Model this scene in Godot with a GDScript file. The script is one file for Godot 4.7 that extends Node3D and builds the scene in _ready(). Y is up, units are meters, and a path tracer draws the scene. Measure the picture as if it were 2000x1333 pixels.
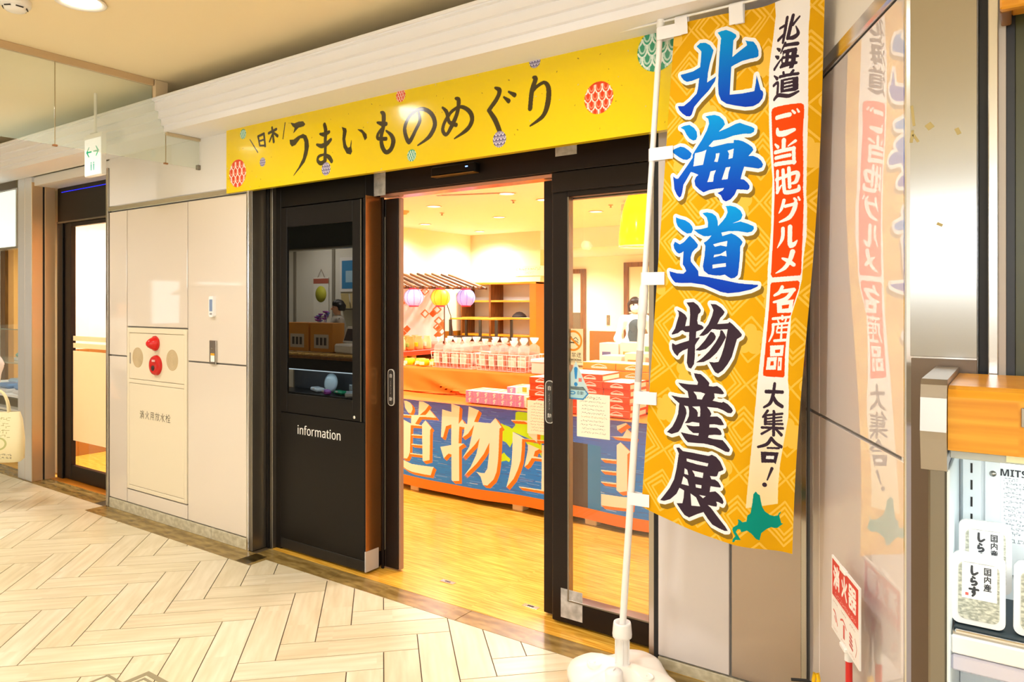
extends Node3D
# A shop front in a station mall, with a banner, sliding doors and a food fair inside.
# Axes: x runs along the shop front (right = nearer the camera), z out of the shop towards the mall, y up, metres.

func _ready():
	# ---------------------------------------------------------------- camera, sky, exposure, large lights
	var cam := Camera3D.new()
	cam.name = "camera"
	cam.projection = Camera3D.PROJECTION_FRUSTUM
	cam.near = 0.05
	cam.far = 60.0
	cam.size = 0.05 * 1333.0 / 1420.0
	cam.frustum_offset = Vector2(0, -0.05 * 73.5 / 1420.0)
	add_child(cam)
	cam.position = Vector3(0, 1.5, 2.7)
	cam.rotation.y = atan2(0.5721, 0.8202)
	cam.current = true
	var env := Environment.new()
	env.background_mode = Environment.BG_COLOR
	env.background_color = Color(0.05, 0.05, 0.05)
	env.tonemap_mode = Environment.TONE_MAPPER_LINEAR
	env.tonemap_exposure = 1.0
	env.sdfgi_enabled = true
	env.ssao_enabled = true
	env.ssil_enabled = true
	var we := WorldEnvironment.new()
	we.name = "world"
	we.environment = env
	add_child(we)
	make_materials()
	mall_lights()
	shop_lights()
	# ---------------------------------------------------------------- large structure
	mall_shell()
	mall_floor()
	shop_shell()
	front_wall()
	right_wall()
	# ---------------------------------------------------------------- things
	doors()
	info_case()
	sign_board()
	banner_stand()
	hydrant_box()
	wall_devices()
	smoke_curtain()
	exit_sign()
	left_door()
	left_shop()
	pillar_and_showcase()
	extinguisher()
	shop_tables()
	shop_goods()
	shop_back()
	opposite_side()

# ==================================================================== helpers
const SMOOTH := 0
const FLAT := 0xFFFFFFFF
var rng := RandomNumberGenerator.new()
var used := {}
var M := {}

class MB:
	var st := SurfaceTool.new()
	func _init():
		st.begin(Mesh.PRIMITIVE_TRIANGLES)
		st.set_smooth_group(0xFFFFFFFF)
	func smooth(on: bool):
		st.set_smooth_group(0 if on else 0xFFFFFFFF)
	func v(p: Vector3, uv := Vector2.ZERO):
		st.set_uv(uv)
		st.add_vertex(p)
	func tri(a: Vector3, b: Vector3, c: Vector3, out: Vector3, ua := Vector2.ZERO, ub := Vector2.ZERO, uc := Vector2.ZERO):
		if (c - a).cross(b - a).dot(out) < 0.0:
			v(a, ua); v(c, uc); v(b, ub)
		else:
			v(a, ua); v(b, ub); v(c, uc)
	func quad(a: Vector3, b: Vector3, c: Vector3, d: Vector3, out: Vector3, uv := [Vector2(0, 0), Vector2(1, 0), Vector2(1, 1), Vector2(0, 1)]):
		tri(a, b, c, out, uv[0], uv[1], uv[2])
		tri(a, c, d, out, uv[0], uv[2], uv[3])
	func box(c: Vector3, s: Vector3, bev := 0.0, bs := Basis.IDENTITY):
		var h := s * 0.5
		var e: float = minf(bev, minf(h.x, minf(h.y, h.z)) * 0.95)
		var ax := [Vector3.RIGHT, Vector3.UP, Vector3.BACK]
		for k in 3:
			for sg in [-1.0, 1.0]:
				var n: Vector3 = ax[k] * sg
				var u: Vector3 = ax[(k + 1) % 3]
				var w: Vector3 = ax[(k + 2) % 3]
				var cu: float = h[(k + 1) % 3] - e
				var cw: float = h[(k + 2) % 3] - e
				var f: Vector3 = n * h[k]
				quad(c + bs * (f - u * cu - w * cw), c + bs * (f + u * cu - w * cw), c + bs * (f + u * cu + w * cw), c + bs * (f - u * cu + w * cw), bs * n)
		if e <= 0.0:
			return
		for k in 3:
			var i := (k + 1) % 3
			var j := (k + 2) % 3
			for si in [-1.0, 1.0]:
				for sj in [-1.0, 1.0]:
					var L: Vector3 = ax[k] * (h[k] - e)
					var p: Vector3 = ax[i] * si * h[i] + ax[j] * sj * (h[j] - e)
					var q: Vector3 = ax[i] * si * (h[i] - e) + ax[j] * sj * h[j]
					quad(c + bs * (p - L), c + bs * (p + L), c + bs * (q + L), c + bs * (q - L), bs * (ax[i] * si + ax[j] * sj))
		for sx in [-1.0, 1.0]:
			for sy in [-1.0, 1.0]:
				for sz in [-1.0, 1.0]:
					var g := Vector3(sx, sy, sz)
					tri(c + bs * (g * Vector3(h.x, h.y - e, h.z - e)), c + bs * (g * Vector3(h.x - e, h.y, h.z - e)), c + bs * (g * Vector3(h.x - e, h.y - e, h.z)), bs * g)
	func span(a: Vector3, b: Vector3, bev := 0.0):      # a box between two corners
		box((a + b) * 0.5, (b - a).abs(), bev)
	func tube(path: Array, r, seg := 10, caps := true):
		smooth(true)
		var n := path.size()
		var rings := []
		var up := Vector3.UP
		for i in n:
			var d: Vector3 = ((path[mini(i + 1, n - 1)] as Vector3) - (path[maxi(i - 1, 0)] as Vector3)).normalized()
			if absf(d.dot(up)) > 0.95:
				up = Vector3.RIGHT if absf(d.x) < 0.9 else Vector3.BACK
			var a := d.cross(up).normalized()
			var b := d.cross(a).normalized()
			up = a.cross(d)
			var rr: float = r[i] if r is Array else r
			var ring := []
			for k in seg:
				var t := TAU * k / seg
				ring.append(path[i] + (a * cos(t) + b * sin(t)) * rr)
			rings.append(ring)
		for i in n - 1:
			for k in seg:
				var k2 := (k + 1) % seg
				var m: Vector3 = (rings[i][k] + rings[i][k2] + rings[i + 1][k] + rings[i + 1][k2]) * 0.25
				quad(rings[i][k], rings[i][k2], rings[i + 1][k2], rings[i + 1][k], m - ((path[i] as Vector3) + (path[i + 1] as Vector3)) * 0.5, [Vector2(float(k) / seg, float(i) / n), Vector2(float(k + 1) / seg, float(i) / n), Vector2(float(k + 1) / seg, float(i + 1) / n), Vector2(float(k) / seg, float(i + 1) / n)])
		smooth(false)
		if caps:
			for e in [0, n - 1]:
				var o: Vector3 = path[e] - path[1 if e == 0 else n - 2]
				for k in seg:
					tri(path[e], rings[e][k], rings[e][(k + 1) % seg], o)
	func lathe(prof: Array, at: Vector3, seg := 20, bs := Basis.IDENTITY, soft := true):   # prof: Vector2(radius, height)
		smooth(soft)
		for i in prof.size() - 1:
			var p: Vector2 = prof[i]
			var q: Vector2 = prof[i + 1]
			var dr := q - p
			for k in seg:
				var t0 := TAU * k / seg
				var t1 := TAU * (k + 1) / seg
				var c0 := Vector3(cos(t0), 0, sin(t0))
				var c1 := Vector3(cos(t1), 0, sin(t1))
				var mid := (c0 + c1).normalized()
				var out := bs * (mid * dr.y + Vector3.UP * -dr.x)
				var a := at + bs * (c0 * p.x + Vector3.UP * p.y)
				var b := at + bs * (c1 * p.x + Vector3.UP * p.y)
				var c := at + bs * (c1 * q.x + Vector3.UP * q.y)
				var d := at + bs * (c0 * q.x + Vector3.UP * q.y)
				if p.x > 1e-5: tri(a, b, c, out)
				if q.x > 1e-5: tri(a, c, d, out)
		smooth(false)
	func prism(poly: PackedVector2Array, o: Vector3, u: Vector3, w: Vector3, n: Vector3, depth: float, uvs := 1.0, uvo := Vector2.ZERO, back := false):   # poly in (u, w), front face at o, going back by depth
		var ix := Geometry2D.triangulate_polygon(poly)
		for i in range(0, ix.size(), 3):
			var a := poly[ix[i]]; var b := poly[ix[i + 1]]; var c := poly[ix[i + 2]]
			tri(o + u * a.x + w * a.y, o + u * b.x + w * b.y, o + u * c.x + w * c.y, n, a * uvs + uvo, b * uvs + uvo, c * uvs + uvo)
			if back:
				tri(o + u * a.x + w * a.y - n * depth, o + u * b.x + w * b.y - n * depth, o + u * c.x + w * c.y - n * depth, -n, a * uvs + uvo, b * uvs + uvo, c * uvs + uvo)
		if depth > 0.0:
			var cw := Geometry2D.is_polygon_clockwise(poly)
			for i in poly.size():
				var a := poly[i]
				var b := poly[(i + 1) % poly.size()]
				var e := b - a
				var nn := Vector2(e.y, -e.x) if not cw else Vector2(-e.y, e.x)
				var pa := o + u * a.x + w * a.y
				var pb := o + u * b.x + w * b.y
				quad(pa, pb, pb - n * depth, pa - n * depth, u * nn.x + w * nn.y, [a * uvs + uvo, b * uvs + uvo, b * uvs + uvo, a * uvs + uvo])
	func done() -> ArrayMesh:
		st.generate_normals()
		return st.commit()

func numbered(s: String) -> String:
	if not used.has(s):
		used[s] = 0
		return s
	used[s] += 1
	return "%s_%03d" % [s, used[s]]

func obj(called: String, mb, m: Material, parent: Node = null) -> MeshInstance3D:
	var o := MeshInstance3D.new()
	o.mesh = mb.done() if mb is MB else mb
	o.material_override = m
	if parent == null:
		o.name = numbered(called)
		add_child(o)
	else:
		o.name = called
		var k := 0
		while parent.has_node(NodePath(o.name)):
			k += 1
			o.name = "%s_%03d" % [called, k]
		parent.add_child(o)
	return o

func tag(o: Node, label: String, category := "", group := "") -> Node:
	o.set_meta("label", label)
	if category: o.set_meta("category", category)
	if group: o.set_meta("group", group)
	return o

func thing(called: String, label: String, category: String, at := Vector3.ZERO, turn := 0.0, group := "") -> Node3D:
	var o := Node3D.new()
	o.name = numbered(called)
	add_child(o)
	o.position = at
	o.rotation.y = turn
	tag(o, label, category, group)
	return o

func struct(called: String, mb, m: Material) -> MeshInstance3D:
	var o := obj(called, mb, m)
	o.set_meta("kind", "structure")
	return o

func dup(root: Node3D, at: Vector3, turn := 0.0, label := "") -> Node3D:
	var r: Node3D = root.duplicate()
	r.name = numbered(String(root.name).get_slice("_0", 0))
	add_child(r)
	r.position = at
	r.rotation.y = turn
	if label: r.set_meta("label", label)
	return r

func bxm(a: Vector3, b: Vector3, bev := 0.0) -> MB:
	var m := MB.new()
	m.span(a, b, bev)
	return m

func rect2(x0: float, y0: float, x1: float, y1: float) -> PackedVector2Array:
	return PackedVector2Array([Vector2(x0, y0), Vector2(x1, y0), Vector2(x1, y1), Vector2(x0, y1)])

func rrect(x0: float, y0: float, x1: float, y1: float, r: float, n := 5) -> PackedVector2Array:
	var o := PackedVector2Array()
	for q in [[x1 - r, y1 - r, 0.0], [x0 + r, y1 - r, PI / 2], [x0 + r, y0 + r, PI], [x1 - r, y0 + r, 1.5 * PI]]:
		for i in n + 1:
			var t: float = q[2] + PI / 2 * i / n
			o.append(Vector2(q[0] + cos(t) * r, q[1] + sin(t) * r))
	return o

func disc2(c: Vector2, rx: float, ry: float, n := 24) -> PackedVector2Array:
	var o := PackedVector2Array()
	for i in n:
		o.append(c + Vector2(cos(TAU * i / n) * rx, sin(TAU * i / n) * ry))
	return o

# a plate with a picture on its front: its front centre at c, facing along the basis' z
func plate(c: Vector3, w: float, h: float, d: float, bs := Basis.IDENTITY) -> MB:
	var m := MB.new()
	var u := bs.x * w * 0.5
	var y := bs.y * h * 0.5
	var n := bs.z
	m.quad(c - u + y, c + u + y, c + u - y, c - u - y, n)
	var k := -n * d
	m.quad(c - u + y + k, c + u + y + k, c + u - y + k, c - u - y + k, -n, [Vector2(1, 0), Vector2(0, 0), Vector2(0, 1), Vector2(1, 1)])
	var z := [Vector2(0.005, 0.005), Vector2(0.005, 0.005), Vector2(0.005, 0.005), Vector2(0.005, 0.005)]
	m.quad(c - u + y, c + u + y, c + u + y + k, c - u + y + k, y, z)
	m.quad(c - u - y, c + u - y, c + u - y + k, c - u - y + k, -y, z)
	m.quad(c - u - y, c - u + y, c - u + y + k, c - u - y + k, -u, z)
	m.quad(c + u - y, c + u + y, c + u + y + k, c + u - y + k, u, z)
	return m

func text(s: String, size: float, depth := 0.001, serif := false, bold := false) -> TextMesh:
	var t := TextMesh.new()
	var f := SystemFont.new()
	f.font_names = PackedStringArray(["Droid Serif" if serif else "Droid Sans"])
	f.font_weight = 700 if bold else 400
	t.font = f
	t.text = s
	t.font_size = 64
	t.pixel_size = size / 64.0
	t.depth = depth
	return t

# ---- pictures: polygons and brush strokes painted into an Image
class Pic:
	var im: Image
	var w: int
	var h: int
	func _init(ww: int, hh: int, c: Color):
		w = ww
		h = hh
		im = Image.create(w, h, false, Image.FORMAT_RGB8)
		im.fill(c)
	func rect(x0: float, y0: float, x1: float, y1: float, c: Color):
		im.fill_rect(Rect2i(int(x0), int(y0), maxi(1, int(x1) - int(x0)), maxi(1, int(y1) - int(y0))), c)
	func poly(p: PackedVector2Array, c: Color, c2 = null, y0 := 0.0, y1 := 1.0):
		var lo := 1e9
		var hi := -1e9
		for q in p:
			lo = minf(lo, q.y)
			hi = maxf(hi, q.y)
		for y in range(maxi(0, int(lo)), mini(h - 1, int(hi)) + 1):
			var yy := y + 0.5
			var xs := []
			for i in p.size():
				var a := p[i]
				var b := p[(i + 1) % p.size()]
				if (a.y <= yy) != (b.y <= yy):
					xs.append(a.x + (yy - a.y) / (b.y - a.y) * (b.x - a.x))
			xs.sort()
			var col: Color = c if c2 == null else c.lerp(c2, clampf((yy - y0) / (y1 - y0), 0.0, 1.0))
			for k in range(0, xs.size() - 1, 2):
				var xa := maxi(0, roundi(xs[k]))
				var xb := mini(w, roundi(xs[k + 1]))
				if xb > xa:
					im.fill_rect(Rect2i(xa, y, xb - xa, 1), col)
	func dot(x: float, y: float, r: float, c: Color, ry := -1.0):
		if ry < 0.0: ry = r
		for yy in range(maxi(0, int(y - ry)), mini(h - 1, int(y + ry)) + 1):
			var k := 1.0 - pow((yy + 0.5 - y) / ry, 2)
			if k > 0.0:
				var hw := r * sqrt(k)
				var xa := maxi(0, roundi(x - hw))
				var xb := mini(w, roundi(x + hw))
				if xb > xa:
					im.fill_rect(Rect2i(xa, yy, xb - xa, 1), c)
	func stroke(p: Array, c: Color, grow := 0.0):       # p: Vector3(x, y, half width)
		var n := p.size()
		for i in n - 1:
			var p0: Vector3 = p[maxi(i - 1, 0)]
			var p1: Vector3 = p[i]
			var p2: Vector3 = p[i + 1]
			var p3: Vector3 = p[mini(i + 2, n - 1)]
			var steps := maxi(2, int(Vector2(p2.x - p1.x, p2.y - p1.y).length() / maxf(0.7, 0.4 * minf(p1.z, p2.z) + 0.3)))
			for k in steps + 1:
				var t := float(k) / steps
				var q: Vector3
				if n > 2:
					q = p1.cubic_interpolate(p2, p0, p3, t)
				else:
					q = p1.lerp(p2, t)
				dot(q.x, q.y, maxf(0.6, lerpf(p1.z, p2.z, t)) + grow, c)
	func line(a: Vector2, b: Vector2, r: float, c: Color):
		stroke([Vector3(a.x, a.y, r), Vector3(b.x, b.y, r)], c)
	# items like «P x,y x,y ...|S x,y,w ...|H x,y ...»: filled outline, brush stroke, opening
	func print_items(s: String, c: Color, hole: Color, at := Vector2.ZERO, sc := Vector2.ONE, grow := 0.0, c2 = null):
		var holes := []
		var lo := 1e9
		var hi := -1e9
		var all := []
		for item in s.split("|"):
			var q := []
			for t in item.substr(2).split(" ", false):
				var f := t.split_floats(",")
				q.append(Vector3(f[0] * sc.x + at.x, f[1] * sc.y + at.y, (f[2] * (sc.x + sc.y) * 0.5) if f.size() > 2 else 0.0))
				lo = minf(lo, q[-1].y)
				hi = maxf(hi, q[-1].y)
			all.append([item[0], q])
		for a in all:
			if a[0] == "S":
				stroke(a[1], c, grow)
				continue
			var pp := PackedVector2Array()
			for q in a[1]:
				pp.append(Vector2(q.x, q.y))
			if a[0] == "H":
				holes.append(pp)
			elif grow > 0.0:
				for g in Geometry2D.offset_polygon(pp, grow, Geometry2D.JOIN_ROUND):
					poly(g, c)
			else:
				poly(pp, c, c2, lo, hi)
		if grow <= 0.0:
			for pp in holes:
				poly(pp, hole)
	func write(s: String, table: Dictionary, at: Vector2, size: float, c: Color, bg: Color, down := false, squeeze := 1.0, grow := 0.0):
		var p := at
		for ch in s:
			if table.has(ch):
				print_items(table[ch], c, bg, p, Vector2(size * squeeze, size) / 100.0, grow)
			p += Vector2(0, size * 1.08) if down else Vector2(size * squeeze * 1.08, 0)
	func scribble(x0: float, y0: float, x1: float, hgt: float, c: Color, sd: int):     # a line of print too small to read
		var r := RandomNumberGenerator.new()
		r.seed = sd
		var x := x0
		while x < x1 - hgt:
			for k in 3:
				var a := Vector2(x + r.randf() * hgt * 0.8, y0 + r.randf() * hgt)
				line(a, a + (Vector2(hgt * 0.5, 0) if k % 2 == 0 else Vector2(0, hgt * 0.5)), maxf(0.8, hgt * 0.07), c)
			x += hgt * 1.05
	func tex() -> ImageTexture:
		return ImageTexture.create_from_image(im)

const KANJI := {
	"消": "S 15,12,5 28,22,6|S 8,38,5 20,46,6|S 10,92,5 28,62,5|S 60,5,5 60,38,5|S 38,12,4 46,28,5|S 84,10,4 74,28,5|S 40,40,5 40,95,5|S 40,42,5 82,42,5|S 82,42,5 82,92,5|S 40,58,4 82,58,4|S 40,74,4 82,74,4",
	"火": "S 50,8,5 48,50,5 20,92,4|S 50,50,5 82,92,5|S 20,32,5 28,48,5|S 82,26,5 68,48,5",
	"器": "S 12,8,4 42,8,4|S 42,8,4 42,30,4|S 12,30,4 42,30,4|S 12,8,4 12,30,4|S 58,8,4 88,8,4|S 88,8,4 88,30,4|S 58,30,4 88,30,4|S 58,8,4 58,30,4|S 6,48,4 94,48,4|S 50,34,4 48,48,4 10,66,4|S 52,48,4 92,66,4|S 12,70,4 42,70,4|S 42,70,4 42,94,4|S 12,94,4 42,94,4|S 12,70,4 12,94,4|S 58,70,4 88,70,4|S 88,70,4 88,94,4|S 58,94,4 88,94,4|S 58,70,4 58,94,4",
	"用": "S 24,10,4 22,60,4 10,94,4|S 24,12,4 82,12,4|S 82,12,4 82,92,4|S 24,36,4 82,36,4|S 24,60,4 82,60,4|S 52,12,4 52,92,4",
	"放": "S 28,6,4 30,20,4|S 6,24,4 48,24,4|S 24,24,4 22,60,4 8,92,4|S 24,46,4 44,46,4|S 44,46,4 42,88,4|S 66,6,4 54,36,4|S 60,24,4 94,24,4|S 84,24,4 70,66,4 48,94,4|S 62,40,4 74,70,4 94,94,4",
	"水": "S 50,6,5 50,92,5|S 12,32,4 38,32,4|S 38,32,4 10,80,4|S 86,22,4 58,44,4|S 54,40,4 70,72,5 92,90,4",
	"栓": "S 6,30,4 42,30,4|S 24,6,4 24,94,4|S 24,34,4 6,66,4|S 26,36,4 38,52,4|S 68,6,4 44,40,4|S 68,6,4 94,38,4|S 54,46,4 84,46,4|S 54,66,4 84,66,4|S 44,90,4 94,90,4|S 69,46,4 69,90,4",
	"国": "S 12,8,4 88,8,4|S 88,8,4 88,94,4|S 12,94,4 88,94,4|S 12,8,4 12,94,4|S 28,28,4 72,28,4|S 28,50,4 72,50,4|S 24,76,4 76,76,4|S 50,28,4 50,76,4",
	"内": "S 14,26,4 14,94,4|S 14,26,4 86,26,4|S 86,26,4 86,92,4|S 50,6,4 50,36,4 30,70,4|S 52,40,4 70,66,4",
	"産": "S 50,4,4 50,16,4|S 14,16,4 86,16,4|S 34,20,4 40,32,4|S 66,20,4 58,32,4|S 12,36,4 90,36,4|S 22,36,4 20,66,4 8,94,4|S 42,42,4 32,58,4|S 34,52,4 86,52,4|S 38,70,4 82,70,4|S 26,92,4 92,92,4|S 60,42,4 60,92,4",
	"し": "S 30,8,5 30,70,7 48,90,7 84,66,3",
	"ら": "S 40,8,5 56,18,5|S 30,30,6 28,58,6 60,50,5 74,66,6 60,84,6 34,90,4",
	"す": "S 10,26,5 90,26,5|S 54,6,6 54,50,6 40,60,5 38,48,4 54,44,5 56,68,6 38,94,4",
	"禁": "S 8,20,4 46,20,4|S 28,6,4 28,44,4|S 54,20,4 92,20,4|S 73,6,4 73,44,4|S 26,50,4 74,50,4|S 10,64,4 90,64,4|S 50,64,4 50,96,4|S 30,74,4 18,90,4|S 70,74,4 84,90,4",
	"煙": "S 22,8,4 22,50,4 6,94,4|S 24,56,4 38,86,4|S 8,34,4 12,48,4|S 40,10,4 94,10,4|S 46,22,4 88,22,4|S 46,22,4 46,44,4|S 88,22,4 88,44,4|S 46,44,4 88,44,4|S 67,10,4 67,92,4|S 46,66,4 90,66,4|S 38,92,4 96,92,4",
	"自": "S 54,4,4 44,18,4|S 22,20,4 22,94,4|S 22,20,4 80,20,4|S 80,20,4 80,94,4|S 22,44,4 80,44,4|S 22,68,4 80,68,4|S 22,92,4 80,92,4",
	"動": "S 44,6,4 14,16,4|S 6,26,4 54,26,4|S 12,38,4 50,38,4|S 12,38,4 12,62,4|S 50,38,4 50,62,4|S 12,62,4 50,62,4|S 31,12,4 31,90,4|S 8,76,4 54,76,4|S 4,92,4 56,88,4|S 62,30,4 92,30,4|S 92,30,4 88,90,4|S 76,8,4 74,50,4 58,94,4",
}

# ==================================================================== materials
func mat(c: Color, rough := 0.6, metal := 0.0, spec := 0.5) -> StandardMaterial3D:
	var m := StandardMaterial3D.new()
	m.albedo_color = c
	m.roughness = rough
	m.metallic = metal
	m.metallic_specular = spec
	return m

func hx(s: String, rough := 0.6, metal := 0.0, spec := 0.5) -> StandardMaterial3D:
	return mat(Color(s), rough, metal, spec)

func glow(c: Color, e: float, base := Color.WHITE) -> StandardMaterial3D:
	var m := mat(base, 0.5)
	m.emission_enabled = true
	m.emission = c
	m.emission_energy_multiplier = e
	return m

func pic_mat(p: Pic, rough := 0.6, spec := 0.5) -> StandardMaterial3D:
	var m := mat(Color.WHITE, rough, 0.0, spec)
	m.albedo_texture = p.tex()
	m.texture_repeat = false
	return m

func grain(c0: Color, c1: Color, sx: float, sy: float, sd: int, w := 256, h := 256, streak := 0.0) -> ImageTexture:
	var n := FastNoiseLite.new()
	n.seed = sd
	n.frequency = 1.0
	n.fractal_octaves = 4
	var im := Image.create(w, h, false, Image.FORMAT_RGB8)
	for y in h:
		for x in w:
			var k := 0.5 + 0.5 * n.get_noise_2d(x * sx, y * sy)
			if streak > 0.0:
				k = clampf(0.5 + (k - 0.5) * (1.0 + streak), 0.0, 1.0)
			im.set_pixel(x, y, c0.lerp(c1, k))
	return ImageTexture.create_from_image(im)

func tex_mat(t: Texture2D, rough := 0.5, scale := Vector3.ONE, tri := false) -> StandardMaterial3D:
	var m := mat(Color.WHITE, rough)
	m.albedo_texture = t
	m.uv1_scale = scale
	if tri:
		m.uv1_triplanar = true
		m.uv1_world_triplanar = true
	return m

func make_materials():
	M.white = hx("ece8e4", 0.55)
	M.wall = hx("e9e6e2", 0.5)
	M.ceiling = hx("f6e6c2", 0.8)
	M.cornice = hx("eeeef4", 0.75)
	M.panel = hx("e2d6c6", 0.03)
	M.panel.clearcoat_enabled = true
	M.panel.clearcoat = 0.6
	M.panel.clearcoat_roughness = 0.02
	M.panel_right = hx("e6dcd8", 0.02, 0.0, 0.7)
	M.panel_right.clearcoat_enabled = true
	M.panel_right.clearcoat = 1.0
	M.panel_right.clearcoat_roughness = 0.02
	M.panel_grey = hx("d8d0cc", 0.12)
	M.joint = hx("7d7a76", 0.7)
	M.plinth = tex_mat(grain(Color("b3a98a"), Color("dad2b8"), 0.06, 0.09, 3, 128, 128, 0.6), 0.4, Vector3(2.2, 2.2, 2.2), true)
	M.steel = hx("b3aea6", 0.22, 0.95)
	M.steel_dark = hx("8a8377", 0.3, 0.9)
	M.steel_bright = hx("d9d9da", 0.16, 1.0)
	M.black = hx("110d0b", 0.36, 0.0, 0.35)
	M.black_matt = hx("15120f", 0.5)
	M.brown_frame = hx("1c1310", 0.36, 0.0, 0.35)
	M.rubber = hx("141414", 0.7)
	var g := mat(Color(0.6, 0.65, 0.6, 0.005), 0.0)
	g.transparency = BaseMaterial3D.TRANSPARENCY_ALPHA
	M.glass = g
	var gg := mat(Color(0.80, 0.87, 0.80, 0.22), 0.02)
	gg.transparency = BaseMaterial3D.TRANSPARENCY_ALPHA
	M.glass_green = gg
	var gd := mat(Color(0.02, 0.02, 0.02), 0.0, 0.0, 0.7)
	gd.clearcoat_enabled = true
	gd.clearcoat = 1.0
	gd.clearcoat_roughness = 0.0
	M.glass_dark = gd
	var fr := mat(Color(0.93, 0.91, 0.80), 0.35)
	fr.backlight_enabled = true
	fr.backlight = Color(0.9, 0.85, 0.7)
	M.frosted = fr
	M.loop = hx("f3f1f4", 0.7)
	M.loop.cull_mode = BaseMaterial3D.CULL_DISABLED
	M.tape = hx("b9b6b2", 0.45)
	M.white_plastic = hx("f1efec", 0.3)
	M.grey_plastic = hx("c9c7c2", 0.4)
	M.red = hx("c8150f", 0.15)
	M.red_paint = hx("d31f1a", 0.3)
	M.cream_paint = hx("e9dcc0", 0.35)
	M.cream_dark = hx("c9ab76", 0.5)
	M.grille = hx("8d7a5c", 0.7)
	M.yellow = hx("f5c400", 0.35)
	M.orange_cloth = hx("ff7800", 0.75)
	M.orange_cloth.rim_enabled = true
	M.orange_cloth.rim = 0.3
	M.wood_light = tex_mat(grain(Color("cf8410"), Color("e8a733"), 0.01, 0.16, 7, 128, 256, 0.5), 0.28, Vector3(1.2, 1.2, 1.2), true)
	M.wood_dark = tex_mat(grain(Color("5f3a14"), Color("8a5a22"), 0.1, 0.012, 8, 128, 128, 0.4), 0.4, Vector3(1.5, 1.5, 1.5), true)
	M.bamboo = hx("8a6a3c", 0.5)
	M.bamboo_dark = hx("4c3820", 0.5)
	M.floor_wood = tex_mat(grain(Color("cb8c24"), Color("f4c556"), 0.012, 0.35, 11, 512, 512, 0.9), 0.2, Vector3(0.45, 0.45, 0.45), true)
	M.shop_wall = hx("f8efd0", 0.7)
	M.shop_ceiling = hx("f8eeea", 0.8)
	M.wainscot = hx("8b5a10", 0.4)
	M.skin = hx("e8b48f", 0.5)
	M.hair = hx("1d1613", 0.45)
	M.lamp = glow(Color(1, 0.95, 0.85), 9.0)
	M.lamp_warm = glow(Color(1, 0.92, 0.72), 9.0)

# ==================================================================== lights
func spot(at: Vector3, e: float, c: Color, angle := 78.0, dir := Vector3.DOWN, size := 0.07):
	var l := SpotLight3D.new()
	l.name = numbered("downlight_beam")
	add_child(l)
	l.position = at
	l.basis = Basis.looking_at(dir, Vector3.BACK if absf(dir.y) > 0.9 else Vector3.UP)
	l.light_color = c
	l.light_energy = e
	l.spot_angle = angle
	l.spot_angle_attenuation = 0.9
	l.spot_range = 20.0
	l.spot_attenuation = 2.0
	l.light_size = size
	l.shadow_enabled = true

func area(at: Vector3, dir: Vector3, w: float, h: float, e: float, c: Color):
	var l := AreaLight3D.new()
	l.name = numbered("window_daylight")
	add_child(l)
	l.position = at
	l.basis = Basis.looking_at(dir, Vector3.BACK if absf(dir.y) > 0.9 else Vector3.UP)
	l.area_size = Vector2(w, h)
	l.light_color = c
	l.light_energy = e
	l.area_range = 30.0
	l.shadow_enabled = true

func downlight(at: Vector3, r: float, e: float, c: Color, lamp: Material, label: String, group: String):
	var t := thing("ceiling_downlight", label, "light", at, 0.0, group)
	var ring := MB.new()
	ring.lathe([Vector2(r, 0.0), Vector2(r * 1.22, -0.004), Vector2(r * 1.25, -0.010), Vector2(r * 1.18, -0.012), Vector2(r * 0.98, -0.006), Vector2(r * 0.96, 0.0)], Vector3.ZERO, 24)
	obj("trim_ring", ring, M.white, t)
	var d := MB.new()
	d.lathe([Vector2(0, -0.004), Vector2(r * 0.5, -0.0045), Vector2(r * 0.97, -0.003), Vector2(r * 0.97, 0.0)], Vector3.ZERO, 24)
	obj("light_lens", d, lamp, t)
	spot(at + Vector3(0, -0.02, 0), e, c, 80.0, Vector3.DOWN, r)

func mall_lights():
	var c := Color(0.985, 0.98, 0.98)
	for p in [[-3.48, 1.12, "round ceiling downlight beside the smoke detector, above the tiled floor"], [-5.55, 1.3, "round ceiling downlight beyond the glass smoke curtain"], [-1.4, 1.12, "round ceiling downlight in front of the banner end of the shop"], [-7.7, 1.3, "round ceiling downlight near the next shop"], [1.3, 2.2, "round ceiling downlight over the refrigerated showcase"]]:
		downlight(Vector3(p[0], 2.87, p[1]), 0.085, 3.3, c, M.lamp, p[2], "")
	for x in [-9.2, -6.0, -2.9, 0.9, 2.6]:
		for z in [3.9, 5.6]:
			downlight(Vector3(x, 2.87, z), 0.085, 3.3, c, M.lamp, "round walkway downlight behind the viewer, %s in the %s row" % [{-9.2: "leftmost", -6.0: "second from the left", -2.9: "middle one", 0.9: "second from the right", 2.6: "rightmost"}[x], "near" if z < 4.5 else "far"], "walkway downlights")
	# daylight through the windows across the mall
	area(Vector3(0.6, 2.08, 6.9), Vector3(0, 0, -1), 4.8, 0.64, 7.5, Color(0.93, 0.97, 1.0))
	area(Vector3(-13.92, 1.525, 5.245), Vector3(1, 0, 0), 0.53, 0.83, 0.08, Color(0.95, 0.97, 1.0))
	area(Vector3(-13.92, 1.525, 6.45), Vector3(1, 0, 0), 0.98, 0.83, 0.14, Color(0.95, 0.97, 1.0))

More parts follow.
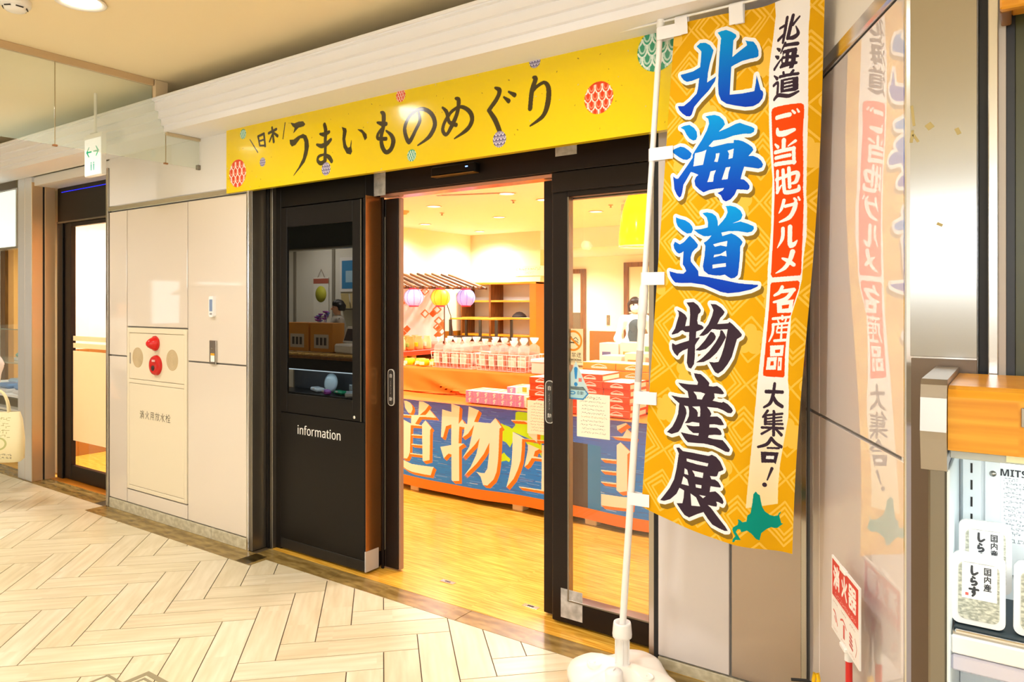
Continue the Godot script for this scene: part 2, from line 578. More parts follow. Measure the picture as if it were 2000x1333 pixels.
func shop_lights():
	var c := Color(1.0, 0.945, 0.93)
	for p in [[-5.67, -3.82, "round ceiling downlight left of the ceiling vent slot"], [-4.39, -3.5, "round ceiling downlight at the top middle of the doorway"], [-4.31, -4.1, "round ceiling downlight beside the right door stile"], [-5.67, -5.13, "round ceiling downlight above the wooden shelf"], [-7.06, -5.22, "round ceiling downlight over the bamboo stall roof"], [-7.04, -6.5, "round ceiling downlight in the far corner"], [-3.73, -4.22, "bright round ceiling downlight at the top of the door glass"], [-4.33, -5.34, "dim round ceiling downlight left of the yellow pendant"], [-2.4, -1.3, "round ceiling downlight above the banner table"], [-4.3, -1.3, "round ceiling downlight above the left end of the table"], [-1.2, -2.6, "round ceiling downlight behind the banner pole"], [-2.2, -5.5, "round ceiling downlight above the back aisle"], [-6.3, -1.3, "round ceiling downlight behind the frosted door"], [-7.1, -2.4, "round ceiling downlight by the side wall behind the frosted door"], [-6.9, -0.9, "round ceiling downlight in the corner behind the frosted door"], [-3.2, -6.2, "round ceiling downlight above the shop assistant"]]:
		downlight(Vector3(p[0], 2.65, p[1]), 0.075, 5.2, c, M.lamp_warm, p[2], "")
	for p in [[-6.55, -8.0], [-4.6, -8.0]]:
		downlight(Vector3(p[0], 2.35, p[1]), 0.07, 8.0, c, M.lamp_warm, "round downlight in the lowered ceiling before the glass doors, " + ("left" if p[0] < -6.0 else "right") + " one", "")

# ==================================================================== the mall
func mall_shell():
	var c := MB.new()
	c.span(Vector3(-14.2, 2.87, 0.0), Vector3(3.7, 3.0, 7.2))
	struct("ceiling", c, M.ceiling)
	# recess above the cornice, and the stepped cornice with its soffit
	struct("trim_1", bxm(Vector3(-14.2, 2.745, 0.0), Vector3(3.7, 2.76, 0.31), 0.002), M.cornice)
	var co := MB.new()
	var prof := [[0.225, 2.565], [0.235, 2.565], [0.235, 2.60], [0.250, 2.603], [0.250, 2.640], [0.266, 2.643], [0.266, 2.685], [0.284, 2.688], [0.284, 2.735], [0.300, 2.738], [0.300, 2.745]]
	for i in prof.size() - 1:
		var a = prof[i]
		var b = prof[i + 1]
		co.quad(Vector3(-14.2, a[1], a[0]), Vector3(3.7, a[1], a[0]), Vector3(3.7, b[1], b[0]), Vector3(-14.2, b[1], b[0]), Vector3(0, -(b[0] - a[0]), b[1] - a[1]))
	co.quad(Vector3(-14.2, 2.565, 0.0), Vector3(3.7, 2.565, 0.0), Vector3(3.7, 2.565, 0.225), Vector3(-14.2, 2.565, 0.225), Vector3.DOWN)
	co.quad(Vector3(-14.2, 2.745, 0.0), Vector3(3.7, 2.745, 0.0), Vector3(3.7, 2.745, 0.3), Vector3(-14.2, 2.745, 0.3), Vector3.UP)
	co.quad(Vector3(-14.2, 2.565, 0.0), Vector3(3.7, 2.565, 0.0), Vector3(3.7, 2.745, 0.0), Vector3(-14.2, 2.745, 0.0), Vector3.FORWARD)
	struct("trim_2", co, M.cornice)
	# far walls of the walkway: windows let daylight in
	struct("wall_back", bxm(Vector3(-14.2, 0, 7.0), Vector3(3.7, 2.87, 7.2)), M.wall)
	struct("wall_end", bxm(Vector3(3.5, 0, 0.7), Vector3(3.7, 2.87, 7.0)), M.wall)
	struct("wall_far", bxm(Vector3(-14.2, 0, 0.0), Vector3(-14.0, 2.87, 7.0)), M.wall)
	var day := glow(Color(0.93, 0.97, 1.0), 0.9)
	for w in [[-0.6, 0.75], [0.6, 0.75], [1.8, 0.75], [3.0, 0.75]]:
		var wx: float = w[0] - 0.4
		var p := struct("window_1" if wx < -0.5 else "window_%d" % int(wx * 1.0 + 3), bxm(Vector3(wx, 1.75, 6.96), Vector3(wx + 1.1, 2.4, 6.99)), day)
		obj("window_frame", bxm(Vector3(wx - 0.05, 1.7, 6.93), Vector3(wx, 2.45, 7.0), 0.005), M.steel, p)
	for z in [4.97, 5.95]:
		var p := struct("window_%d" % int(z * 2), bxm(Vector3(-13.99, 1.1, z), Vector3(-13.96, 1.95, z + (0.55 if z < 5.5 else 1.0))), day)
		obj("window_frame", bxm(Vector3(-14, 1.06, z), Vector3(-13.93, 1.1, z + 0.9), 0.005), M.white, p)

func mall_floor():
	var f := struct("floor", bxm(Vector3(-14.2, -0.2, -0.14), Vector3(3.7, -0.004, 7.2)), hx("4f3f24", 0.7))
	var region := PackedVector2Array([Vector2(-14.0, 0.02), Vector2(-5.56, 0.02), Vector2(-5.56, 0.15), Vector2(-3.61, 0.15), Vector2(-3.61, 0.037), Vector2(-0.58, 0.037), Vector2(3.5, 0.037), Vector2(3.5, 7.0), Vector2(-14.0, 7.0)])
	var near := PackedVector2Array([Vector2(-8.9, 0.0), Vector2(-0.6, 0.0), Vector2(-0.6, 0.8), Vector2(-1.5, 0.9), Vector2(-3.6, 2.2), Vector2(-8.9, 2.0)])
	var mats := []
	for i in 5:
		var t := tex_mat(grain(Color(["c9ba94", "cebf9a", "c6b791", "ccbd97", "d0c29f"][i]), Color(["ded1b2", "e2d6b8", "dccfae", "e0d4b4", "e4d9bd"][i]), 0.006, 0.11, 40 + i, 256, 64, 0.5), 0.3)
		mats.append(t)
	rng.seed = 5
	var wa := 0.145
	var wb := 0.1495
	var rest := MB.new()
	var s := sqrt(0.5)
	var count := 0
	var g := 0.0024
	var slots := []
	for m in range(-14, 24):
		for k in range(-70, 70):
			for kind in 2:
				var a0: float = -1.848 - k * wa + m * 4 * wa + (4 * wa if kind == 1 else 0.0)
				var b0: float = -2.502 + k * wb + m * 4 * wb
				var la := wa if kind == 1 else 4 * wa
				var lb := 4 * wb if kind == 1 else wb
				var ca := a0 + la / 2
				var cb := b0 + lb / 2
				var cx := (ca + cb) * s
				var cz := (ca - cb) * s
				if cx < -14.6 or cx > 4.0 or cz < -0.4 or cz > 7.3:
					continue
				slots.append([a0, b0, la, lb, kind, cx, cz])
	for t in slots:
		var p := PackedVector2Array()
		for q in [[t[0] + g, t[1] + g], [t[0] + t[2] - g, t[1] + g], [t[0] + t[2] - g, t[1] + t[3] - g], [t[0] + g, t[1] + t[3] - g]]:
			p.append(Vector2((q[0] + q[1]) * s, (q[0] - q[1]) * s))
		var seen := Geometry2D.is_point_in_polygon(Vector2(t[5], t[6]), near)
		for c in Geometry2D.intersect_polygons(p, region):
			if c.size() < 3: continue
			var mb: MB = MB.new() if seen and count < 290 else rest
			var off := Vector2(rng.randf(), rng.randf())
			# the grain runs along the tile
			var o := Vector3.ZERO
			var ix := Geometry2D.triangulate_polygon(c)
			var uvf := func(v: Vector2) -> Vector2:
				var aa: float = (v.x + v.y) * s - t[0]
				var bb: float = (v.x - v.y) * s - t[1]
				return (Vector2(aa, bb) if t[4] == 0 else Vector2(bb, aa)) * Vector2(1.4, 3.0) + off
			for i in range(0, ix.size(), 3):
				var A: Vector2 = c[ix[i]]; var B: Vector2 = c[ix[i + 1]]; var C: Vector2 = c[ix[i + 2]]
				mb.tri(Vector3(A.x, 0, A.y), Vector3(B.x, 0, B.y), Vector3(C.x, 0, C.y), Vector3.UP, uvf.call(A), uvf.call(B), uvf.call(C))
			var cw := Geometry2D.is_polygon_clockwise(c)
			for i in c.size():
				var A: Vector2 = c[i]; var B: Vector2 = c[(i + 1) % c.size()]
				var e := B - A
				var n := Vector3(e.y, 0, -e.x) * (1.0 if not cw else -1.0)
				mb.quad(Vector3(A.x, 0, A.y), Vector3(B.x, 0, B.y), Vector3(B.x, -0.006, B.y), Vector3(A.x, -0.006, A.y), n)
			if seen and count < 290:
				obj("tile", mb, mats[rng.randi() % 5], f)
				count += 1
	var r := obj("far_tiles", rest, mats[1], f)
	r.set_meta("kind", "stuff")
	# dark border strips along the walls
	var dark := tex_mat(grain(Color("6d5526"), Color("a58b50"), 0.008, 0.14, 60, 256, 64, 0.7), 0.25, Vector3(2.2, 2.2, 2.2), true)
	var strips := []
	for x in [-5.56, -4.6, -3.63]:
		if x < -3.7:
			strips.append([x + 0.001, 0.0, minf(x + 0.96, -3.61) - 0.001, 0.147])
	strips.append([-3.752, -0.13, -3.611, 0.147])
	for x in [-3.61, -3.09, -2.19, -1.29]:
		strips.append([x + 0.0015, -0.098, minf({-3.61: -3.09, -3.09: -2.19, -2.19: -1.29, -1.29: -0.58}[x], -0.58) - 0.0015, 0.034])
	for x in [-8.4, -7.5, -6.6]:
		strips.append([x + 0.0015, -0.14, minf(x + 0.9, -5.56) - 0.0015, 0.017])
	for q in strips:
		obj("border_tile", bxm(Vector3(q[0], -0.02, q[1]), Vector3(q[2], 0.0, q[3]), 0.001), dark, f)
	# grey inlaid squares at the bottom of the picture
	var inl := MB.new()
	for q in [[-2.908, 1.117, 0.42, 0.024], [-2.872, 1.153, 0.35, 0.012], [-2.848, 1.177, 0.30, 0.03], [-2.79, 1.235, 0.18, 0.012], [-3.018, 1.223, 0.25, 0.012]]:
		var x0: float = q[0]
		var z0: float = q[1]
		var x1: float = x0 + q[2]
		var z1: float = z0 + q[2]
		var w: float = q[3]
		for b in [[x0, z0, x1, z0 + w], [x0, z1 - w, x1, z1], [x0, z0 + w, x0 + w, z1 - w], [x1 - w, z0 + w, x1, z1 - w]]:
			inl.span(Vector3(b[0], -0.002, b[1]), Vector3(b[2], 0.0016, b[3]), 0.0006)
	obj("inlay", inl, hx("8d8464", 0.5), f)

func panel(parent: Node, x0: float, y0: float, x1: float, y1: float, z: float, m: Material, called := "panel"):
	obj(called, bxm(Vector3(x0 + 0.003, y0 + 0.003, z - 0.02), Vector3(x1 - 0.003, y1 - 0.003, z), 0.0015), m, parent)

func front_wall():
	# the wall to the left of the doors, clad in glossy cream panels
	var w := struct("wall_left", bxm(Vector3(-5.50, 0.0, -0.30), Vector3(-3.84, 2.565, -0.012)), M.joint)
	panel(w, -5.505, 0.075, -5.255, 1.118, 0, M.panel)
	panel(w, -5.505, 1.122, -5.255, 2.172, 0, M.panel)
	panel(w, -5.25, 0.075, -4.485, 0.172, 0, M.panel)
	panel(w, -5.25, 1.335, -4.485, 2.172, 0, M.panel)
	panel(w, -4.48, 0.075, -3.848, 1.118, 0, M.panel)
	panel(w, -4.48, 1.122, -3.848, 2.172, 0, M.panel)
	obj("upper_wall", bxm(Vector3(-5.505, 2.215, -0.012), Vector3(-3.84, 2.565, 0.0), 0.001), M.wall, w)
	for q in [[-5.505, -5.0], [-4.997, -4.22], [-4.217, -3.848]]:
		obj("plinth_stone", bxm(Vector3(q[0], 0, -0.012), Vector3(q[1], 0.07, 0.001), 0.001), M.plinth, w)
	struct("trim_3", bxm(Vector3(-5.505, 2.176, -0.012), Vector3(-3.84, 2.212, 0.010), 0.004), M.steel_bright)
	struct("trim_4", bxm(Vector3(-5.535, 0.0, -0.30), Vector3(-5.508, 2.50, 0.012), 0.003), M.steel)
	struct("trim_5", bxm(Vector3(-3.846, 0.0, -0.012), Vector3(-3.826, 2.2, 0.006), 0.003), M.steel_bright)
	# steel return of the entrance, dark gap, header wall behind the sign
	struct("trim_6", bxm(Vector3(-3.84, 0.0, -0.14), Vector3(-3.80, 2.3, -0.004), 0.002), M.steel_dark)
	struct("trim_7", bxm(Vector3(-3.80, 0.0, -0.16), Vector3(-3.775, 2.3, -0.10), 0.002), M.black)
	struct("trim_8", bxm(Vector3(-3.772, 0.0, -0.16), Vector3(-3.745, 2.3, -0.108), 0.002), M.steel_dark)
	struct("trim_9", bxm(Vector3(-3.745, 0.0, -0.30), Vector3(-3.70, 2.3, -0.135), 0.002), M.black)
	struct("wall_front", bxm(Vector3(-3.84, 2.28, -0.30), Vector3(-0.64, 2.565, -0.005)), M.wall)
	# right of the doors: a steel jamb, a grey glossy panel, a steel panel
	struct("trim_10", bxm(Vector3(-1.275, 0.0, -0.32), Vector3(-1.245, 2.28, -0.13), 0.002), M.steel)
	struct("trim_11", bxm(Vector3(-1.243, 0.0, -0.30), Vector3(-1.222, 2.28, -0.108), 0.002), M.rubber)
	var r := struct("wall_right", bxm(Vector3(-1.22, 0.0, -0.30), Vector3(-0.58, 2.28, -0.112)), M.joint)
	panel(r, -1.222, 0.05, -0.922, 2.28, -0.10, M.panel_grey)
	panel(r, -0.918, 0.05, -0.64, 2.28, -0.10, hx("b5a596", 0.16, 0.55))
	obj("plinth_stone", bxm(Vector3(-1.22, 0, -0.112), Vector3(-0.63, 0.045, -0.099), 0.001), M.plinth, r)
	struct("trim_12", bxm(Vector3(-0.655, 0.0, -0.112), Vector3(-0.635, 2.56, -0.085), 0.002), M.steel)

# the glossy wall that turns towards the viewer at the right
const RWO := Vector3(-0.63, 0, -0.1)
func rw_basis() -> Basis:
	var u := Vector3(0.4553, 0, 0.8903)
	return Basis(u, Vector3.UP, Vector3(-0.8903, 0, 0.4553))

func right_wall():
	var bs := rw_basis()
	var b := MB.new()
	b.box(RWO + bs * Vector3(0.447, 1.435, -0.06), Vector3(0.894, 2.87, 0.10), 0.0, bs)
	var w := struct("wall_side", b, M.joint)
	var pan := func(u0: float, y0: float, u1: float, y1: float, m: Material, called: String):
		var q := MB.new()
		q.box(RWO + bs * Vector3((u0 + u1) / 2, (y0 + y1) / 2, -0.006), Vector3(u1 - u0 - 0.003, y1 - y0 - 0.005, 0.012), 0.0015, bs)
		obj(called, q, m, w)
	for y in [[0.06, 1.11], [1.115, 2.27]]:
		pan.call(0.01, y[0], 0.135, y[1], M.panel_right, "panel")
		pan.call(0.137, y[0], 0.885, y[1], M.panel_right, "panel")
	pan.call(0.0, 2.325, 0.89, 2.87, M.wall, "upper_wall")
	pan.call(0.0, 0.0, 0.89, 0.056, M.plinth, "plinth_stone")
	var rail := MB.new()
	rail.box(RWO + bs * Vector3(0.445, 2.297, 0.002), Vector3(0.89, 0.05, 0.024), 0.006, bs)
	struct("trim_13", rail, M.steel_bright)
	var corner := MB.new()
	corner.box(RWO + bs * Vector3(0.893, 1.435, -0.03), Vector3(0.012, 2.87, 0.075), 0.003, bs)
	struct("trim_14", corner, M.steel_bright)

# ==================================================================== the shop's room
func shop_shell():
	struct("floor_shop", bxm(Vector3(-8.0, -0.2, -9.2), Vector3(0.2, 0.0, -0.14)), M.floor_wood)
	struct("ceiling_shop", bxm(Vector3(-8.0, 2.65, -7.1), Vector3(0.2, 2.75, -0.30)), M.shop_ceiling)
	struct("ceiling_low", bxm(Vector3(-8.0, 2.35, -9.2), Vector3(0.2, 2.65, -7.0)), M.shop_ceiling)
	struct("wall_shop_side", bxm(Vector3(-7.75, 0, -9.2), Vector3(-7.62, 2.65, -0.31)), M.shop_wall)
	struct("wall_shop_return", bxm(Vector3(-7.62, 0, -0.36), Vector3(-6.90, 2.65, -0.27)), M.shop_wall)
	struct("wall_shop_back", bxm(Vector3(-7.7, 0, -7.25), Vector3(-6.22, 2.65, -7.0)), M.shop_wall)
	struct("wall_shop_far", bxm(Vector3(-7.9, 0, -9.2), Vector3(0.2, 2.35, -9.0)), M.shop_wall)
	struct("wall_shop_end", bxm(Vector3(-0.3, 0, -9.2), Vector3(0.0, 2.65, -0.3)), M.shop_wall)
	struct("wall_shop_front", bxm(Vector3(-5.6, 0, -0.34), Vector3(-3.7, 2.65, -0.30)), M.shop_wall)
	struct("wall_header", bxm(Vector3(-8.0, 2.27, -0.34), Vector3(0.2, 2.87, -0.30)), M.shop_wall)
	struct("wall_front_end", bxm(Vector3(-1.25, 0, -0.34), Vector3(0.2, 2.65, -0.30)), M.shop_wall)
	for q in [[Vector3(-7.62, 0, -7.0), Vector3(-6.2, 1.05, -6.97), "baseboard_back"], [Vector3(-7.62, 0, -7.0), Vector3(-7.59, 1.05, -0.4), "baseboard_side"], [Vector3(-7.62, 0, -9.0), Vector3(-6.9, 1.0, -8.97), "baseboard_far"], [Vector3(-6.42, 0, -9.0), Vector3(-5.78, 1.0, -8.97), "baseboard_alcove"]]:
		struct(q[2], bxm(q[0], q[1], 0.004), M.wainscot)
	# ceiling fittings
	var vent := thing("ceiling_vent", "long dark ceiling vent slot left of the ceiling lights above the doorway", "vent", Vector3(-4.75, 2.65, -3.3), 0.35)
	obj("slot", bxm(Vector3(-0.35, -0.006, -0.03), Vector3(0.35, 0.0, 0.03), 0.002), M.wood_dark, vent)
	obj("rim", bxm(Vector3(-0.37, -0.003, -0.045), Vector3(0.37, 0.0, 0.045), 0.001), M.white, vent)
	var hatch := thing("ceiling_hatch", "square flush ceiling hatch beside the vent slot", "hatch", Vector3(-5.4, 2.65, -3.0), 0.0)
	obj("cover", bxm(Vector3(-0.4, -0.005, -0.3), Vector3(0.4, 0, 0.3), 0.002), M.shop_ceiling, hatch)
	for q in [[-6.0, -4.35, "tiny sprinkler head on the shop ceiling between the two middle lights"], [-4.62, -3.95, "tiny sprinkler head on the shop ceiling near the vent slot"], [-3.9, -4.9, "tiny sprinkler head on the ceiling left of the yellow pendant"]]:
		var sp := thing("sprinkler", q[2], "sprinkler", Vector3(q[0], 2.65, q[1]))
		var sm := MB.new()
		sm.lathe([Vector2(0.03, 0), Vector2(0.032, -0.006), Vector2(0.012, -0.012), Vector2(0.01, -0.03), Vector2(0.018, -0.033), Vector2(0.0, -0.036)], Vector3.ZERO, 14)
		obj("head", sm, M.steel, sp)
	var sd := thing("smoke_detector", "small beige smoke detector at the left edge of the shop ceiling", "detector", Vector3(-6.26, 2.65, -3.94))
	var dm := MB.new()
	dm.lathe([Vector2(0.06, 0), Vector2(0.058, -0.02), Vector2(0.035, -0.03), Vector2(0.03, -0.045), Vector2(0, -0.048)], Vector3.ZERO, 18)
	obj("body", dm, hx("d7b479", 0.5), sd)
	# spotlights on the ceiling by the pendant
	for q in [[-3.62, -4.75, 0.4], [-2.95, -4.75, -0.5]]:
		var t := thing("track_spotlight", "white square-headed ceiling spotlight " + ("left of the yellow pendant" if q[2] > 0 else "behind the yellow pendant"), "light", Vector3(q[0], 2.65, q[1]), q[2])
		obj("mount", bxm(Vector3(-0.02, -0.05, -0.02), Vector3(0.02, 0, 0.02), 0.003), M.white, t)
		var hd := MB.new()
		hd.box(Vector3(0, -0.11, 0), Vector3(0.13, 0.11, 0.14), 0.006, Basis(Vector3.RIGHT, 0.6))
		obj("head", hd, M.white, t)

# ==================================================================== entrance
func stick_pic() -> Pic:
	var p := Pic.new(64, 360, Color("33302d"))
	var ink := Color("d8d4cc")
	for b in [0.0, 3.0]:
		pass
	p.write("自", KANJI, Vector2(8, 20), 46, ink, ink)
	for k in 11:
		p.scribble(24, 96 + k * 15, 44, 12, ink, 100 + k)
	p.write("動", KANJI, Vector2(10, 290), 44, ink, ink)
	return p

func touch_sticker(x: float, y0: float, y1: float, z: float, label: String):
	var t := thing("touch_switch", label, "sticker", Vector3(x, (y0 + y1) / 2, z))
	var h := (y1 - y0) / 2
	var m := MB.new()
	m.prism(rrect(-0.024, -h, 0.024, h, 0.02), Vector3(0, 0, 0.006), Vector3.RIGHT, Vector3.UP, Vector3.BACK, 0.006)
	obj("rim", m, hx("d8d4cc", 0.4), t)
	var f := MB.new()
	f.prism(rrect(-0.0205, -h + 0.0035, 0.0205, h - 0.0035, 0.017), Vector3(0, 0, 0.0066), Vector3.RIGHT, Vector3.UP, Vector3.BACK, 0.0)
	obj("face", f, hx("33302d", 0.4), t)
	obj("lettering", plate(Vector3(0, 0, 0.0072), 0.034, 2 * h - 0.03, 0.0004), M.touch_pic, t)

func leaf(root: Node3D, x0: float, x1: float, y1: float, stile_l: float, stile_r: float, top: float, bottom: float, m: Material):
	var z0 := -0.02
	var z1 := 0.02
	obj("stile", bxm(Vector3(x0, 0.01, z0), Vector3(x0 + stile_l, y1, z1), 0.003), m, root)
	obj("stile", bxm(Vector3(x1 - stile_r, 0.01, z0), Vector3(x1, y1, z1), 0.003), m, root)
	obj("top_rail", bxm(Vector3(x0 + stile_l, y1 - top, z0), Vector3(x1 - stile_r, y1, z1), 0.003), m, root)
	obj("bottom_rail", bxm(Vector3(x0 + stile_l, 0.01, z0), Vector3(x1 - stile_r, bottom, z1), 0.003), m, root)
	var bead := MB.new()
	var a0 := x0 + stile_l
	var a1 := x1 - stile_r
	bead.span(Vector3(a0, bottom, z0 + 0.004), Vector3(a0 + 0.008, y1 - top, z1 + 0.004), 0.001)
	bead.span(Vector3(a1 - 0.008, bottom, z0 + 0.004), Vector3(a1, y1 - top, z1 + 0.004), 0.001)
	bead.span(Vector3(a0, bottom, z0 + 0.004), Vector3(a1, bottom + 0.008, z1 + 0.004), 0.001)
	obj("glazing_bead", bead, M.steel_dark, root)
	var gp := MB.new()
	gp.quad(Vector3(a0, bottom, 0), Vector3(a1, bottom, 0), Vector3(a1, y1 - top, 0), Vector3(a0, y1 - top, 0), Vector3.BACK)
	obj("glass_pane", gp, M.glass, root)

func doors():
	M.touch_pic = pic_mat(stick_pic(), 0.4)
	# header with its light strip
	var h := thing("door_header", "dark brown header beam above the sliding doors, under the yellow sign", "door frame", Vector3.ZERO)
	obj("beam", bxm(Vector3(-2.955, 2.115, -0.30), Vector3(-1.245, 2.30, -0.20), 0.003), M.brown_frame, h)
	obj("track_strip", bxm(Vector3(-2.94, 2.095, -0.31), Vector3(-1.275, 2.113, -0.222), 0.002), hx("c98f7a", 0.2, 0.6), h)
	obj("transom_panel", bxm(Vector3(-1.80, 2.02, -0.219), Vector3(-1.278, 2.113, -0.205), 0.003), M.brown_frame, h)
	# the left leaf, slid back behind the information case, its right end in view
	var l := thing("sliding_door", "narrow left sliding door leaf with glass slit beside the information case", "door", Vector3(0, 0, -0.285))
	leaf(l, -3.62, -2.845, 2.09, 0.09, 0.095, 0.10, 0.105, M.brown_frame)
	obj("edge_seal", bxm(Vector3(-2.845, 0.01, -0.016), Vector3(-2.832, 2.09, 0.016), 0.004), hx("9a7a62", 0.4), l)
	var r := thing("sliding_door", "right sliding door leaf whose dark stile bounds the open doorway", "door", Vector3(0, 0, -0.285))
	leaf(r, -1.882, -1.23, 2.09, 0.078, 0.05, 0.10, 0.105, M.brown_frame)
	var fx := thing("fixed_door", "fixed glass door leaf with dark bottom rail behind the banner pole", "door", Vector3(0, 0, -0.24))
	leaf(fx, -1.806, -1.275, 2.085, 0.085, 0.012, 0.09, 0.115, M.brown_frame)
	touch_sticker(-2.893, 0.925, 1.13, -0.265, "slim dark touch-switch sticker on the left door stile")
	touch_sticker(-1.845, 0.925, 1.13, -0.265, "slim dark touch-switch sticker on the right door stile")
	# floor guides
	for q in [[-2.52, -0.31, "left"], [-1.98, -0.30, "right"]]:
		var g := thing("floor_guide", "small metal door guide set in the threshold floor, the %s one" % q[2], "door guide", Vector3(q[0], 0, q[1]))
		obj("plate", bxm(Vector3(-0.045, 0, -0.015), Vector3(0.045, 0.003, 0.015), 0.001), M.steel_bright, g)
		obj("slot", bxm(Vector3(-0.018, 0.002, -0.006), Vector3(0.018, 0.0036, 0.006)), M.black_matt, g)
	# door sensor
	var s := thing("door_sensor", "black motion sensor box with a blue light on the door header", "sensor", Vector3(-2.36, 2.18, -0.198))
	obj("housing", bxm(Vector3(-0.145, -0.022, 0), Vector3(0.145, 0.026, 0.045), 0.006), M.black, s)
	obj("lip", bxm(Vector3(-0.14, -0.026, 0.004), Vector3(0.14, -0.022, 0.05), 0.001), hx("8d6b2c", 0.3, 0.5), s)
	obj("indicator_light", bxm(Vector3(0.085, 0.004, 0.045), Vector3(0.1, 0.009, 0.0465)), glow(Color(0.2, 0.5, 1.0), 6.0), s)
	# grey tape patches
	for q in [[Vector3(-2.975, 2.10, -0.199), 0.10, 0.125, "square of grey tape at the left end of the door header"], [Vector3(-1.775, 2.185, -0.199), 0.115, 0.15, "square of grey tape on the door header above the fixed leaf"], [Vector3(-1.757, 0.035, -0.2185), 0.115, 0.135, "square of scuffed grey tape at the foot of the fixed door leaf"]]:
		var o := obj("tape_patch", bxm(q[0], q[0] + Vector3(q[1], q[2], 0.0012)), tex_mat(grain(Color("9c9994"), Color("cfccc8"), 0.05, 0.05, 71, 64, 64, 0.6), 0.5, Vector3(5, 5, 5), true))
		tag(o, q[3], "tape")
	# threshold
	struct("trim_15", bxm(Vector3(-3.74, -0.01, -0.14), Vector3(-0.6, 0.0005, -0.0995)), M.floor_wood)
	# paper and stickers on the glass
	var np := Pic.new(256, 352, Color("fbf0d8"))
	for k in 9:
		var col := Color("d9803a") if k == 4 else Color("6d5c44")
		np.scribble(24 + (k * 37) % 20, 56 + k * 31, 236 - (k * 53) % 30, 12, col, 200 + k)
	np.rect(0, 20, 256, 48, Color("fbf0d8"))
	np.scribble(60, 22, 190, 17, Color("5d4c34"), 199)
	var nm := pic_mat(np, 0.7)
	tag(obj("notice", plate(Vector3(-1.595, 0.985, -0.234), 0.17, 0.20, 0.0012), nm), "cream paper notice with lines of print on the fixed door glass", "notice")
	tag(obj("notice", plate(Vector3(-2.74, 0.70, -1.575), 0.22, 0.235, 0.0012), nm), "cream paper notice hanging on the table banner beside the door stile", "notice")
	var sp := Pic.new(200, 320, Color("f3d9a8"))
	sp.dot(100, 105, 92, Color("f08a14"))
	sp.dot(100, 105, 74, Color("f3dcae"))
	for q in [[30, 120], [60, 122], [90, 124]]:
		sp.line(Vector2(q[0] + 15, q[1]), Vector2(q[0] + 45, q[1]), 5, Color("4a3a28"))
	sp.stroke([Vector3(78, 70, 3), Vector3(100, 92, 3), Vector3(126, 78, 3), Vector3(150, 100, 3)], Color("4a3a28"))
	sp.stroke([Vector3(60, 60, 3), Vector3(90, 96, 3), Vector3(140, 112, 3), Vector3(150, 125, 3)], Color("4a3a28"))
	sp.line(Vector2(45, 55), Vector2(160, 155), 9, Color("f08a14"))
	sp.write("禁煙", KANJI, Vector2(84, 208), 46, Color("5d4a35"), Color("f3d9a8"))
	sp.rect(10, 292, 190, 296, Color("8a7350"))
	var ns := thing("no_smoking_sign", "orange no-smoking sticker on the fixed door glass, partly behind the stile", "sign", Vector3(-1.70, 1.298, -0.234))
	obj("sticker", plate(Vector3.ZERO, 0.105, 0.168, 0.0012), pic_mat(sp, 0.5), ns)
	var tx := obj("lettering", text("NO SMOKING", 0.0135, 0.0004, false, true), hx("4a3a28", 0.5), ns)
	tx.position = Vector3(0, -0.06, 0.0006)
	var tp := Pic.new(128, 128, Color("c8d8d0"))
	tp.poly(PackedVector2Array([Vector2(64, 4), Vector2(124, 124), Vector2(4, 124)]), Color("bfd9dc"))
	tp.stroke([Vector3(64, 34, 9), Vector3(64, 74, 5)], Color("1f86c9"))
	tp.dot(64, 102, 9, Color("1f86c9"))
	tp.rect(78, 74, 94, 90, Color("e0776a"))
	var tri := MB.new()
	tri.prism(PackedVector2Array([Vector2(0, 0.068), Vector2(0.066, -0.066), Vector2(-0.066, -0.066)]), Vector3(0, 0, 0.0006), Vector3.RIGHT, Vector3.UP, Vector3.BACK, 0.0012, 7.5, Vector2(0.5, 0.5))
	var tm := pic_mat(tp, 0.5)
	tm.uv1_scale = Vector3(1, -1, 1)
	tm.uv1_offset = Vector3(0, 1, 0)
	var wt := obj("warning_sticker", tri, tm)
	wt.position = Vector3(-1.685, 1.165, -0.2335)
	tag(wt, "pale blue triangular warning sticker with an exclamation mark on the glass", "sticker")
	var ap := Pic.new(160, 80, Color("2e86c1"))
	ap.poly(PackedVector2Array([Vector2(6, 8), Vector2(118, 8), Vector2(148, 40), Vector2(118, 72), Vector2(6, 72)]), Color("a9d0d8"))
	ap.dot(42, 40, 22, Color("2e86c1"), 12)
	ap.dot(42, 40, 14, Color("a9d0d8"), 6)
	ap.write("自動", KANJI, Vector2(72, 26), 24, Color("31505e"), Color("a9d0d8"))
	var ar := MB.new()
	ar.prism(PackedVector2Array([Vector2(-0.055, -0.03), Vector2(0.03, -0.03), Vector2(0.058, 0), Vector2(0.03, 0.03), Vector2(-0.055, 0.03)]), Vector3(0, 0, 0.0006), Vector3.RIGHT, Vector3.UP, Vector3.BACK, 0.0012, 8.6, Vector2(0.5, 0.5))
	var am := pic_mat(ap, 0.5)
	am.uv1_scale = Vector3(1, -2, 1)
	am.uv1_offset = Vector3(0, 1.5, 0)
	var ao := obj("arrow_sticker", ar, am)
	ao.position = Vector3(-1.675, 1.085, -0.2335)
	tag(ao, "blue arrow-shaped sticker reading automatic on the door glass", "sticker")

